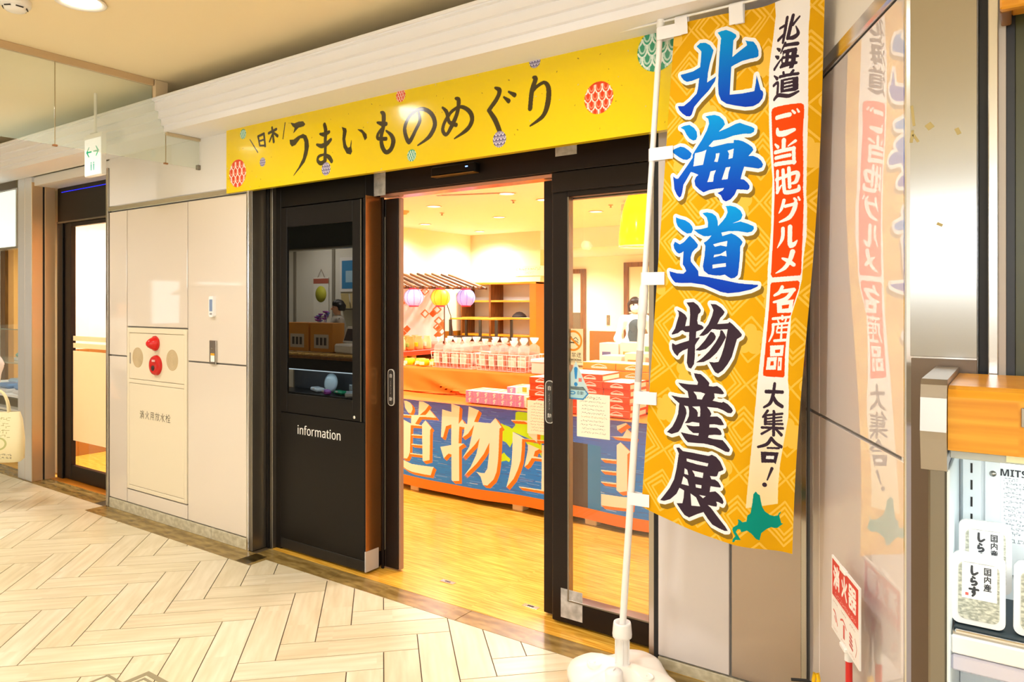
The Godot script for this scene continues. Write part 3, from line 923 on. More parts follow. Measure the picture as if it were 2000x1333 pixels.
func info_case():
	var t := thing("information_case", "tall black information display case with a window, left of the doors", "display case", Vector3(-3.335, 0, -0.13))
	var x0 := -0.365
	var x1 := 0.37
	# hollow body: sides, back, floor, top, with a front door
	var b := MB.new()
	b.span(Vector3(x0, 0.012, -0.125), Vector3(x1, 0.84, -0.004), 0.003)
	b.span(Vector3(x0, 2.085, -0.125), Vector3(x1, 2.30, -0.004), 0.003)
	b.span(Vector3(x0, 0.84, -0.125), Vector3(x0 + 0.02, 2.085, -0.004), 0.002)
	b.span(Vector3(x1 - 0.02, 0.84, -0.125), Vector3(x1, 2.085, -0.004), 0.002)
	b.span(Vector3(x0, 0.84, -0.125), Vector3(x1, 2.085, -0.112), 0.002)
	obj("body", b, M.black, t)
	obj("lower_panel", bxm(Vector3(x0 + 0.004, 0.075, -0.004), Vector3(x1 - 0.004, 0.836, 0.0), 0.002), M.black, t)
	obj("kick_panel", bxm(Vector3(x0 + 0.004, 0.012, -0.008), Vector3(x1 - 0.004, 0.072, -0.002), 0.002), M.black_matt, t)
	var d := MB.new()
	d.span(Vector3(x0 + 0.006, 0.842, -0.02), Vector3(-0.30, 2.08, 0.001), 0.002)
	d.span(Vector3(0.27, 0.842, -0.02), Vector3(x1 - 0.035, 2.08, 0.001), 0.002)
	d.span(Vector3(-0.30, 0.842, -0.02), Vector3(0.27, 0.955, 0.001), 0.002)
	d.span(Vector3(-0.30, 1.962, -0.02), Vector3(0.27, 2.08, 0.001), 0.002)
	var door := obj("display_door", d, M.black, t)
	obj("glass_pane", bxm(Vector3(-0.30, 0.955, -0.012), Vector3(0.27, 1.962, -0.008)), M.glass_dark, door)
	obj("lining", bxm(Vector3(x0 + 0.02, 0.9, -0.112), Vector3(x1 - 0.02, 2.08, -0.10)), hx("1d1b1a", 0.6), t)
	obj("edge_strip", bxm(Vector3(x1 - 0.033, 0.842, -0.006), Vector3(x1 - 0.028, 2.08, 0.002)), M.steel_dark, t)
	var lk := MB.new()
	lk.lathe([Vector2(0, 0.004), Vector2(0.007, 0.004), Vector2(0.010, 0.0)], Vector3(0.285, 0.862, 0.001), 14, Basis(Vector3.RIGHT, PI / 2))
	obj("lock", lk, M.steel_bright, t)
	var tx := obj("lettering", text("information", 0.072, 0.001), hx("f2efe9", 0.4), t)
	tx.position = Vector3(-0.012, 0.745, 0.0008)
	# the side towards the doorway is polished brown metal, with a post behind it
	obj("side_strip", bxm(Vector3(x1, 0.10, -0.122), Vector3(x1 + 0.004, 2.10, -0.004), 0.001), hx("95683a", 0.22, 0.75), t)
	var tp := MB.new()
	tp.span(Vector3(x1 - 0.002, 0.012, -0.10), Vector3(x1 + 0.007, 0.125, 0.0008), 0.001)
	tag(obj("tape_patch", tp, M.tape), "strip of pale tape round the foot of the black information case", "tape").position = Vector3(-3.335, 0, -0.13)
	struct("trim_16", bxm(Vector3(-2.963, 0.0, -0.262), Vector3(-2.945, 2.115, -0.25), 0.002), M.brown_frame)

func sign_board():
	var W := 2048
	var H := 257
	var p := Pic.new(W, H, Color("efd000"))
	rng.seed = 9
	for i in 90:
		var x := rng.randf() * W
		var y := rng.randf() * H
		p.line(Vector2(x, y), Vector2(x + rng.randf_range(-4, 4), y + rng.randf_range(-3, 3)), rng.randf_range(0.6, 1.4), Color(["b98a00", "d8c9a0", "8a6a10"][i % 3]))
	p.print_items(SIGN, Color("352a0c"), Color("efd000"), Vector2.ZERO, Vector2.ONE, 1.1)
	var f := []
	for t in BALLS.split(" "):
		f.append(t.split_floats(","))
	for q in f:
		var r: float = q[3]
		var c := Vector2(q[1], q[2])
		var kind := int(q[0])
		var main: Color = [Color("e23a14"), Color("2f9a78"), Color("8f84ae")][kind]
		var alt: Color = [Color("f08a70"), Color("bfe0d2"), Color("e9e4f0")][kind]
		var lin: Color = [Color("fff1e6"), Color("e9f5ee"), Color("4a4470")][kind]
		p.dot(c.x, c.y, r, main)
		rng.seed = 30 + int(q[1])
		# fish-scale petals, row over row, clipped to the ball
		var rows := 4
		for row in rows:
			for k in range(-3, 4):
				var pc := c + Vector2((k + 0.5 * (row % 2)) * r * 0.5, -r * 0.8 + row * r * 0.52)
				var pr := r * 0.34
				for st in 40:
					var a := PI * st / 39.0
					for ring in [1.0, 0.62]:
						var e: Vector2 = pc + Vector2(cos(a) * pr * 0.78, sin(a) * pr * 1.5) * ring
						if e.distance_to(c) < r * 0.97:
							p.dot(e.x, e.y, maxf(0.7, r * 0.045), lin if ring == 1.0 else alt)
	var t := thing("shop_sign", "long yellow shop sign board with black brush lettering and patterned balls", "sign", Vector3(-2.43, 2.3765, 0.03))
	obj("board", plate(Vector3.ZERO, 3.16, 0.397, 0.034), sign_mat(p), t)
	obj("edge_frame", bxm(Vector3(1.582, -0.20, -0.034), Vector3(1.72, 0.2, -0.004), 0.002), hx("c9d3e6", 0.2, 0.4), t)

func sign_mat(p: Pic) -> StandardMaterial3D:
	var m := pic_mat(p, 0.14)
	m.clearcoat_enabled = true
	m.clearcoat = 0.5
	m.clearcoat_roughness = 0.05
	return m

# ==================================================================== banner
func bil(u: float, v: float) -> Vector3:
	var a := Vector3(-1.05, 2.537, 0.138)
	var b := Vector3(-0.507, 2.496, 0.213)
	var c := Vector3(-1.184, 0.723, 0.138)
	var d := Vector3(-0.63, 0.651, 0.14)
	return a.lerp(b, u).lerp(c.lerp(d, u), v)

func banner_stand():
	var t := thing("banner_stand", "white telescopic flag pole on a round weighted base before the doors", "banner stand", Vector3(-1.265, 0, 0.138))
	var o := Vector3(-1.265, 0, 0.138)
	# the water-filled base: a low dome with lobes
	var b := MB.new()
	b.smooth(true)
	var seg := 72
	var rings := [[0.20, 0.0], [0.212, 0.012], [0.212, 0.035], [0.203, 0.055], [0.178, 0.072], [0.13, 0.088], [0.08, 0.098], [0.045, 0.102], [0.0, 0.103]]
	var prev := []
	for i in rings.size():
		var ring := []
		for k in seg:
			var a := TAU * k / seg
			var lobe := 1.0 + (0.09 * cos(a * 4.0) if i < 5 else 0.02 * cos(a * 4.0))
			var dent := -0.016 * maxf(0.0, cos(a * 4.0 + PI)) if i > 2 and i < 7 else 0.0
			ring.append(Vector3(cos(a) * rings[i][0] * lobe, rings[i][1] + dent, sin(a) * rings[i][0] * lobe))
		if i > 0:
			for k in seg:
				var k2 := (k + 1) % seg
				var m: Vector3 = (ring[k] + ring[k2] + prev[k] + prev[k2]) * 0.25
				b.quad(prev[k], prev[k2], ring[k2], ring[k], Vector3(m.x, 0.08, m.z))
		prev = ring
	obj("base", b, hx("f3eee2", 0.35), t)
	var cap := MB.new()
	cap.lathe([Vector2(0.034, 0.06), Vector2(0.034, 0.118), Vector2(0.03, 0.125), Vector2(0.0, 0.126)], Vector3(0.02, 0, 0.11), 20)
	cap.box(Vector3(0.02, 0.128, 0.11), Vector3(0.006, 0.008, 0.02), 0.001)
	obj("filler_cap", cap, M.white_plastic, t)
	for q in [[-0.10, 0.04], [0.11, 0.02]]:
		var dm := MB.new()
		dm.lathe([Vector2(0.03, 0.078), Vector2(0.03, 0.092), Vector2(0.022, 0.094), Vector2(0.018, 0.088), Vector2(0.006, 0.086), Vector2(0.004, 0.094), Vector2(0, 0.095)], Vector3(q[0], 0, q[1]), 18)
		obj("boss", dm, hx("f3eee2", 0.35), t)
	var so := MB.new()
	so.lathe([Vector2(0.045, 0.09), Vector2(0.032, 0.10), Vector2(0.0285, 0.11), Vector2(0.0285, 0.20), Vector2(0.037, 0.205), Vector2(0.038, 0.215), Vector2(0.0345, 0.255), Vector2(0.033, 0.262), Vector2(0.026, 0.262), Vector2(0.024, 0.24), Vector2(0.0, 0.235)], Vector3.ZERO, 28)
	obj("socket", so, M.white_plastic, t)
	for k in 6:
		var rb := MB.new()
		var a := TAU * k / 6
		rb.box(Vector3(cos(a) * 0.0295, 0.152, sin(a) * 0.0295), Vector3(0.004, 0.09, 0.004), 0.001, Basis(Vector3.UP, -a))
		obj("rib", rb, M.white_plastic, t)
	var p0 := Vector3(0, 0.22, 0)
	var pt := Vector3(0.163, 2.60, 0)
	var at := func(h: float) -> Vector3: return p0.lerp(pt, (h - p0.y) / (pt.y - p0.y))
	var lp := MB.new()
	lp.tube([p0, at.call(1.42)], 0.0135, 16)
	obj("lower_pole", lp, M.white_plastic, t)
	var jn := MB.new()
	jn.tube([at.call(1.40), at.call(1.415), at.call(1.455), at.call(1.46), at.call(1.47), at.call(1.56), at.call(1.575)], [0.0145, 0.0165, 0.0165, 0.0185, 0.0185, 0.0165, 0.0125], 18)
	obj("joint", jn, M.white_plastic, t)
	var up := MB.new()
	up.tube([at.call(1.56), at.call(2.56)], 0.0108, 16)
	obj("upper_pole", up, M.white_plastic, t)
	var cp := MB.new()
	cp.tube([at.call(2.535), at.call(2.54), at.call(2.598), at.call(2.603)], [0.0125, 0.0155, 0.0155, 0.012], 18)
	obj("pole_cap", cp, M.white_plastic, t)
	var lb := MB.new()
	lb.tube([at.call(1.20), at.call(1.32)], 0.0138, 16, false)
	obj("pole_label", lb, hx("c7c2bd", 0.4), t)
	var arm := MB.new()
	var c0: Vector3 = at.call(2.558)
	var dir := Vector3(0.543, -0.03, 0.075).normalized()
	arm.tube([c0 - dir * 0.185, c0, c0 + dir * 0.60], [0.0042, 0.0045, 0.0045], 12)
	obj("cross_arm", arm, M.white_plastic, t)
	# the flag
	var W := 680
	var H := 2040
	var gold := Color("dca20c")
	var pale := Color("ecbc4a")
	var p := Pic.new(W, H, gold)
	rng.seed = 21
	for y in range(-1, 13):
		for x in range(-1, 5):
			var c := Vector2(x * 182 + (91 if y % 2 else 0), y * 172 + 40)
			if (x + y) % 3 == 0:
				for k in 5:
					var a := TAU * k / 5 - PI / 2
					p.dot(c.x + cos(a) * 34, c.y + sin(a) * 34, 26, pale)
				p.dot(c.x, c.y, 24, pale)
			for r in [86.0, 64.0, 42.0]:
				if (x + y) % 3 == 0 and r < 80: continue
				var q := [Vector2(0, -r), Vector2(r * 1.06, 0), Vector2(0, r), Vector2(-r * 1.06, 0)]
				for k in 4:
					p.line(c + q[k], c + q[(k + 1) % 4], 4.2, pale)
	var white := Color("f1edee")
	var st := PackedVector2Array()
	for q in STRIPE.substr(2).split(" "):
		var f := q.split_floats(",")
		st.append(Vector2(f[0], f[1]))
	p.poly(st, white, Color("f3d89a"), 1350, 1950)
	var blue0 := Color("0d9be6")
	var blue1 := Color("1438b4")
	var ink := Color("3a2c38")
	var shade := Color("8a6c24")
	var big := [BIG0, BIG1, BIG2, BIG3, BIG4, BIG5]
	for i in 6:
		p.print_items(big[i], shade, shade, Vector2(13, 16), Vector2.ONE, 13.0)
	for i in 6:
		p.print_items(big[i], white, white, Vector2.ZERO, Vector2.ONE, 14.0)
	for i in 6:
		if i < 3:
			p.print_items(big[i], blue0, white, Vector2.ZERO, Vector2.ONE, 0.0, blue1)
		else:
			p.print_items(big[i], ink, white)
	p.print_items(REDBOX, Color("f4480c"), white)
	p.print_items(SIDEDARK, ink, white)
	p.print_items(SIDEWHITE, white, Color("f4480c"))
	p.print_items(ISLE, Color("0a8f80"), gold)
	var fl := thing("banner", "tall golden banner flag with blue and black brush characters on the pole", "banner", Vector3.ZERO)
	var m := MB.new()
	m.smooth(true)
	var nu := 28
	var nv := 72
	var pts := []
	for j in nv + 1:
		var row := []
		for i in nu + 1:
			var u := float(i) / nu
			var v := float(j) / nv
			var q := bil(u, v)
			var n := Vector3(-0.30, 0, 0.95)
			var amp := 0.016 * sin(u * 9.0 + v * 2.4) * u * (1.2 - 0.5 * v) + 0.012 * sin(u * 17.0 - v * 5.0 + 1.0) * u * u + 0.010 * sin(v * 7.0 + u * 2.0) * u
			q += n * amp
			q.y -= 0.03 * sin(u * PI) * v
			row.append(q)
		pts.append(row)
	for j in nv:
		for i in nu:
			m.quad(pts[j][i], pts[j][i + 1], pts[j + 1][i + 1], pts[j + 1][i], Vector3(-0.3, 0, 0.95), [Vector2(float(i) / nu, float(j) / nv), Vector2(float(i + 1) / nu, float(j) / nv), Vector2(float(i + 1) / nu, float(j + 1) / nv), Vector2(float(i) / nu, float(j + 1) / nv)])
	var bm := pic_mat(p, 0.7, 0.2)
	bm.backlight_enabled = true
	bm.backlight = Color(0.25, 0.25, 0.25)
	bm.cull_mode = BaseMaterial3D.CULL_DISABLED
	obj("cloth", m, bm, fl)
	# white loops round the pole and the arm
	var px: Callable = func(h: float) -> Vector3: return o + at.call(h)
	for q in [[0.014, 2.49], [0.262, 2.065], [0.52, 1.62], [0.77, 1.15], [0.985, 0.755]]:
		var e := bil(0.0, q[0])
		var c: Vector3 = px.call(e.y)
		var lp2 := MB.new()
		var hh := 0.024
		var far := bil(0.06, q[0])
		far.y = e.y
		var nrm := Vector3(0, 0, 1)
		for s in [-1.0, 1.0]:
			var z: Vector3 = Vector3(0, 0, 0.0145) * s
			var k := [c + Vector3(-0.0155, 0, 0), c + Vector3(-0.006, 0, 0.0135 * s), c + Vector3(0.006, 0, 0.0135 * s), far + Vector3(0, 0, 0.0035 * s + 0.004)]
			for i in 3:
				lp2.quad(k[i] + Vector3(0, hh, 0), k[i + 1] + Vector3(0, hh, 0), k[i + 1] - Vector3(0, hh, 0), k[i] - Vector3(0, hh, 0), z)
		obj("loop", lp2, M.loop, fl)
	for q in [0.06, 0.45, 0.9]:
		var e := bil(q, 0.0)
		var c := o + c0 + dir * ((e - o - c0).dot(dir))
		var lp3 := MB.new()
		var hw := dir * 0.026
		for s in [-1.0, 1.0]:
			var n2: Vector3 = Vector3(-0.3, 0, 0.95) * s
			var k := [c + Vector3(0, 0.0065, 0), c + n2 * 0.006, e + Vector3(0, -0.045, 0) + n2 * 0.004 + Vector3(-0.3, 0, 0.95) * 0.003]
			for i in 2:
				lp3.quad(k[i] - hw, k[i] + hw, k[i + 1] + hw, k[i + 1] - hw, n2)
		obj("loop", lp3, M.loop, fl)

# ==================================================================== wall fittings
func hydrant_box():
	var t := thing("hydrant_box", "cream fire hose box with red lamp and round red call button in the panelled wall", "fire box", Vector3(-4.8675, 0, 0))
	var hw := 0.378
	var fr := MB.new()
	fr.span(Vector3(-hw, 0.178, -0.02), Vector3(-hw + 0.028, 1.328, 0.004), 0.002)
	fr.span(Vector3(hw - 0.028, 0.178, -0.02), Vector3(hw, 1.328, 0.004), 0.002)
	fr.span(Vector3(-hw + 0.028, 1.292, -0.02), Vector3(hw - 0.028, 1.328, 0.004), 0.002)
	fr.span(Vector3(-hw + 0.028, 0.178, -0.02), Vector3(hw - 0.028, 0.205, 0.004), 0.002)
	fr.span(Vector3(-hw + 0.028, 0.935, -0.02), Vector3(hw - 0.028, 0.962, 0.004), 0.002)
	obj("frame", fr, M.cream_paint, t)
	obj("back", bxm(Vector3(-hw + 0.02, 0.19, -0.02), Vector3(hw - 0.02, 1.30, -0.012)), M.cream_dark, t)
	var up := obj("upper_panel", bxm(Vector3(-hw + 0.031, 0.965, -0.012), Vector3(hw - 0.031, 1.289, 0.002), 0.002), M.cream_paint, t)
	var lo := obj("lower_door", bxm(Vector3(-hw + 0.031, 0.208, -0.012), Vector3(hw - 0.031, 0.932, 0.003), 0.002), M.cream_paint, t)
	for sx in [-0.235, 0.205]:
		var g := MB.new()
		for k in range(1, 9):
			var r := 0.0085 * k
			g.lathe([Vector2(r - 0.0026, 0.0), Vector2(r - 0.0022, 0.0014), Vector2(r + 0.0002, 0.0014), Vector2(r + 0.0006, 0.0)], Vector3(sx, 1.118, 0.002), 40, Basis(Vector3.RIGHT, PI / 2), false)
		var d := MB.new()
		d.prism(disc2(Vector2(sx, 1.118), 0.072, 0.072, 36), Vector3(0, 0, 0.0024), Vector3.RIGHT, Vector3.UP, Vector3.BACK, 0.001)
		var sp := obj("speaker_grille", d, hx("d8c39c", 0.5), t)
		obj("grille_rings", g, hx("b39c74", 0.6), sp)
	var lb := MB.new()
	lb.lathe([Vector2(0.0, 0.066), Vector2(0.014, 0.063), Vector2(0.026, 0.052), Vector2(0.037, 0.035), Vector2(0.044, 0.020), Vector2(0.046, 0.016), Vector2(0.046, 0.0)], Vector3(0.0, 1.225, 0.002), 28, Basis(Vector3.RIGHT, PI / 2))
	obj("alarm_lamp", lb, hx("d3120c", 0.08), t)
	var lr := MB.new()
	lr.lathe([Vector2(0.046, 0.013), Vector2(0.051, 0.012), Vector2(0.052, 0.004), Vector2(0.05, 0.0)], Vector3(0.0, 1.225, 0.002), 28, Basis(Vector3.RIGHT, PI / 2))
	obj("lamp_ring", lr, M.red, t)
	var bt := MB.new()
	bt.lathe([Vector2(0.0, 0.020), Vector2(0.03, 0.022), Vector2(0.05, 0.026), Vector2(0.062, 0.022), Vector2(0.069, 0.010), Vector2(0.07, 0.0)], Vector3(0.012, 1.075, 0.002), 32, Basis(Vector3.RIGHT, PI / 2))
	var cb := obj("call_button", bt, M.red, t)
	var pb := MB.new()
	pb.lathe([Vector2(0.0, 0.027), Vector2(0.012, 0.0265), Vector2(0.0145, 0.024), Vector2(0.019, 0.024), Vector2(0.020, 0.019)], Vector3(0.002, 1.055, 0.002), 20, Basis(Vector3.RIGHT, PI / 2))
	obj("push_plate", pb, hx("2a1a18", 0.3), cb)
	obj("instruction_label", bxm(Vector3(-0.006, 1.10, 0.026), Vector3(0.034, 1.114, 0.028), 0.001), hx("e9b0a8", 0.5), cb)
	obj("handle", bxm(Vector3(-0.338, 1.07, 0.002), Vector3(-0.328, 1.15, 0.006), 0.002), M.steel, t)
	var k := MB.new()
	var p := Pic.new(512, 96, Color("e9dcc0"))
	p.write("消火用放水栓", KANJI, Vector2(6, 8), 78, Color("5e5238"), Color("e9dcc0"))
	obj("lettering", plate(Vector3(-0.01, 0.72, 0.0036), 0.40, 0.075, 0.0006), pic_mat(p, 0.4), t)

func wall_devices():
	var t := thing("wall_remote", "small white remote control unit on the upper glossy panel", "control", Vector3(-4.19, 1.48, 0.0))
	var b := MB.new()
	b.prism(rrect(-0.024, -0.066, 0.024, 0.066, 0.012), Vector3(0, 0, 0.02), Vector3.RIGHT, Vector3.UP, Vector3.BACK, 0.02)
	obj("body", b, M.white_plastic, t)
	obj("screen", bxm(Vector3(-0.016, -0.03, 0.02), Vector3(0.016, 0.045, 0.0212), 0.0005), hx("7f93b5", 0.3), t)
	obj("button_strip", bxm(Vector3(-0.012, -0.052, 0.02), Vector3(0.012, -0.04, 0.0212), 0.0005), hx("9a9a9a", 0.4), t)
	var s := thing("switch_plate", "stainless switch plate with an orange and white label at the panel joint", "switch", Vector3(-4.185, 1.19, 0.0))
	obj("plate", bxm(Vector3(-0.035, -0.075, 0), Vector3(0.035, 0.075, 0.012), 0.002), M.steel, s)
	obj("label", bxm(Vector3(-0.02, -0.06, 0.012), Vector3(0.022, -0.02, 0.0126)), hx("efece6", 0.5), s)
	obj("label_band", bxm(Vector3(-0.02, -0.02, 0.012), Vector3(0.022, -0.006, 0.0126)), hx("f0a51c", 0.5), s)
	var kh := MB.new()
	kh.lathe([Vector2(0, 0.004), Vector2(0.006, 0.004), Vector2(0.008, 0.0)], Vector3(-0.008, 0.022, 0.012), 14, Basis(Vector3.RIGHT, PI / 2))
	obj("key_switch", kh, M.steel_dark, s)
	var d := thing("smoke_detector", "round white smoke detector on the walkway ceiling near a bright downlight", "detector", Vector3(-3.72, 2.87, 1.29))
	var dm := MB.new()
	dm.lathe([Vector2(0.062, 0), Vector2(0.062, -0.022), Vector2(0.058, -0.028), Vector2(0.048, -0.03)], Vector3.ZERO, 26)
	obj("base", dm, M.white_plastic, d)
	var dh := MB.new()
	dh.lathe([Vector2(0.048, -0.03), Vector2(0.044, -0.04), Vector2(0.038, -0.048), Vector2(0.022, -0.053), Vector2(0, -0.054)], Vector3.ZERO, 26)
	obj("sensing_head", dh, M.white_plastic, d)
	for a in 6:
		var sl := MB.new()
		sl.box(Vector3(cos(a * 1.05) * 0.046, -0.037, sin(a * 1.05) * 0.046), Vector3(0.004, 0.005, 0.03), 0.0, Basis(Vector3.UP, -a * 1.05))
		obj("slot", sl, M.black_matt, d)

func smoke_curtain():
	var t := thing("smoke_curtain", "clear glass smoke curtain hanging from the ceiling across the walkway", "glass screen", Vector3(-4.345, 0, 0))
	var zy := func(a: Array) -> PackedVector2Array:
		var o := PackedVector2Array()
		for q in a: o.append(Vector2(q[0], q[1]))
		return o
	var panes := [zy.call([[0.231, 2.37], [0.859, 2.37], [0.859, 2.832], [0.318, 2.832], [0.318, 2.74], [0.300, 2.735], [0.300, 2.682], [0.278, 2.682], [0.278, 2.636], [0.260, 2.636], [0.260, 2.598], [0.243, 2.598], [0.243, 2.555], [0.231, 2.555]]), zy.call([[0.004, 2.37], [0.226, 2.37], [0.226, 2.545], [0.004, 2.545]])]
	for z in [0.863, 1.503, 2.143]:
		panes.append(zy.call([[z, 2.37], [z + 0.636, 2.37], [z + 0.636, 2.832], [z, 2.832]]))
	for p in panes:
		var m := MB.new()
		m.prism(p, Vector3(0.003, 0, 0), Vector3.BACK, Vector3.UP, Vector3.RIGHT, 0.006, 1.0, Vector2.ZERO, true)
		obj("glass_pane", m, M.glass_green, t)
	obj("top_rail", bxm(Vector3(-0.014, 2.83, 0.31), Vector3(0.014, 2.87, 2.8), 0.002), hx("c7ab84", 0.5), t)
	obj("end_block", bxm(Vector3(-0.014, 2.76, 0.225), Vector3(0.02, 2.868, 0.305), 0.002), hx("d9c3a0", 0.5), t)
	obj("top_rail", bxm(Vector3(-0.012, 2.545, 0.002), Vector3(0.012, 2.564, 0.226), 0.002), hx("c7b493", 0.5), t)
	for z in [0.228, 0.861, 1.501, 2.141]:
		obj("clip", bxm(Vector3(-0.008, 2.364, z - 0.012), Vector3(0.008, 2.374, z + 0.012), 0.001), hx("9a6a42", 0.4), t)
	obj("end_clip", bxm(Vector3(-0.01, 2.362, 0.001), Vector3(0.012, 2.392, 0.022), 0.001), M.steel_dark, t)
	for z in [0.2285, 0.861, 1.501]:
		obj("seam", bxm(Vector3(-0.003, 2.37, z - 0.0012), Vector3(0.003, 2.545 if z < 0.3 else 2.832, z + 0.0012)), hx("a58c62", 0.5), t)

func exit_sign():
	var t := thing("exit_sign", "hanging lit white sign with green double arrow near the left door", "sign", Vector3(-4.937, 2.46, 0.385))
	obj("housing", bxm(Vector3(-0.112, -0.13, -0.034), Vector3(0.112, 0.145, -0.002), 0.004), M.white_plastic, t)
	var f := glow(Color(0.95, 1.0, 0.99), 0.42)
	obj("light_panel", bxm(Vector3(-0.106, -0.124, -0.003), Vector3(0.106, 0.112, 0.0)), f, t)
	var gr := glow(Color(0.0, 0.70, 0.5), 0.3, Color("02b088"))
	for s in [-1.0, 1.0]:
		var m := MB.new()
		m.prism(PackedVector2Array([Vector2(0.012 * s, 0.022), Vector2(0.07 * s, 0.022), Vector2(0.07 * s, 0.032), Vector2(0.012 * s, 0.032)]), Vector3(0, 0, 0.0008), Vector3.RIGHT, Vector3.UP, Vector3.BACK, 0.0008)
		m.prism(PackedVector2Array([Vector2(0.085 * s, 0.027), Vector2(0.05 * s, 0.06), Vector2(0.04 * s, 0.06), Vector2(0.066 * s, 0.027), Vector2(0.04 * s, -0.006), Vector2(0.05 * s, -0.006)]), Vector3(0, 0, 0.0009), Vector3.RIGHT, Vector3.UP, Vector3.BACK, 0.0008)
		obj("arrow", m, gr, t)
	var pm := MB.new()
	for x in [-0.018, 0.016]:
		pm.prism(disc2(Vector2(x, -0.045), 0.006, 0.006, 12), Vector3(0, 0, 0.0008), Vector3.RIGHT, Vector3.UP, Vector3.BACK, 0.0008)
		pm.prism(PackedVector2Array([Vector2(x - 0.007, -0.053), Vector2(x + 0.007, -0.053), Vector2(x + 0.005, -0.095), Vector2(x - 0.005, -0.095)]), Vector3(0, 0, 0.0008), Vector3.RIGHT, Vector3.UP, Vector3.BACK, 0.0008)
	obj("pictogram", pm, glow(Color(0.2, 0.7, 0.6), 0.25, Color("5ac4b0")), t)
	var r := MB.new()
	r.tube([Vector3(0, 0.14, -0.018), Vector3(0, 0.41, -0.018)], 0.009, 12)
	obj("rod", r, M.white_plastic, t)
	obj("rod_plate", bxm(Vector3(-0.04, 0.142, -0.034), Vector3(0.04, 0.152, -0.002), 0.002), M.grey_plastic, t)
	var l := AreaLight3D.new()
	l.name = "exit_sign_light"
	add_child(l)
	l.position = Vector3(-4.937, 2.455, 0.40)
	l.basis = Basis.looking_at(Vector3.BACK, Vector3.UP)
	l.area_size = Vector2(0.2, 0.22)
	l.light_energy = 0.05
	l.light_color = Color(0.95, 1, 0.98)
	l.area_range = 20.0
	l.shadow_enabled = true

func left_door():
	# steel posts of the next opening
	for q in [[-7.07, -6.938, 0.0, hx("d9d8d8", 0.3, 0.45)], [-6.932, -6.80, 0.0, hx("dedddd", 0.3, 0.45)]]:
		struct("trim_17", bxm(Vector3(q[0], 0, -0.10), Vector3(q[1] - (0.008 if q[1] > -6.9 else 0.0), 2.565, q[2]), 0.002), q[3])
	struct("trim_18", bxm(Vector3(-6.95, 0, -0.085), Vector3(-6.80, 2.52, -0.002), 0.002), hx("d6b88e", 0.42, 0.6))
	struct("trim_19", bxm(Vector3(-6.95, 0, -0.102), Vector3(-6.805, 2.52, -0.086), 0.001), M.black_matt)
	struct("trim_20", bxm(Vector3(-6.95, 0, -0.18), Vector3(-6.795, 2.50, -0.100), 0.002), hx("d6b88e", 0.42, 0.6))
	struct("wall_lintel", bxm(Vector3(-6.95, 2.49, -0.25), Vector3(-5.50, 2.565, -0.02), 0.002), M.wall)
	var t := thing("side_door", "dark framed glass side door with frosted band left of the panelled wall", "door", Vector3(0, 0, -0.20))
	var f: Material = M.black
	obj("header_panel", bxm(Vector3(-6.80, 2.20, -0.03), Vector3(-5.52, 2.49, 0.0), 0.003), f, t)
	obj("header_trim", bxm(Vector3(-6.80, 2.185, -0.03), Vector3(-5.52, 2.20, 0.008), 0.002), M.steel_dark, t)
	obj("light_strip", bxm(Vector3(-6.72, 2.448, 0.0), Vector3(-5.54, 2.453, 0.004)), glow(Color(0.05, 0.12, 1.0), 1.2, Color("1020a0")), t)
	obj("frame_post", bxm(Vector3(-6.80, 0.0, -0.06), Vector3(-6.70, 2.20, 0.004), 0.003), f, t)
	obj("stile", bxm(Vector3(-6.70, 0.01, -0.05), Vector3(-6.58, 2.185, -0.01), 0.003), M.brown_frame, t)
	obj("stile", bxm(Vector3(-5.60, 0.01, -0.05), Vector3(-5.52, 2.185, -0.01), 0.003), M.brown_frame, t)
	obj("bottom_rail", bxm(Vector3(-6.58, 0.01, -0.05), Vector3(-5.60, 0.13, -0.01), 0.003), f, t)
	obj("top_rail", bxm(Vector3(-6.58, 2.15, -0.05), Vector3(-5.60, 2.185, -0.01), 0.003), M.brown_frame, t)
	var gp := MB.new()
	gp.quad(Vector3(-6.58, 0.13, -0.03), Vector3(-5.60, 0.13, -0.03), Vector3(-5.60, 2.15, -0.03), Vector3(-6.58, 2.15, -0.03), Vector3.BACK)
	obj("glass_pane", gp, M.glass, t)
	obj("frosted_film", bxm(Vector3(-6.575, 0.34, -0.027), Vector3(-5.605, 1.10, -0.0255)), M.frosted, t)
	obj("frosted_band", bxm(Vector3(-6.575, 1.125, -0.027), Vector3(-5.605, 1.165, -0.0255)), M.frosted, t)
	obj("frosted_band", bxm(Vector3(-6.575, 1.185, -0.027), Vector3(-5.605, 1.225, -0.0255)), M.frosted, t)
	struct("trim_21", bxm(Vector3(-6.80, -0.02, -0.26), Vector3(-5.52, 0.003, -0.14), 0.001), hx("b06a18", 0.3))
	pendant(Vector3(-6.02, 1.86, -0.75), 0.8, "yellow pendant lamp seen at the right edge of the side door glass")

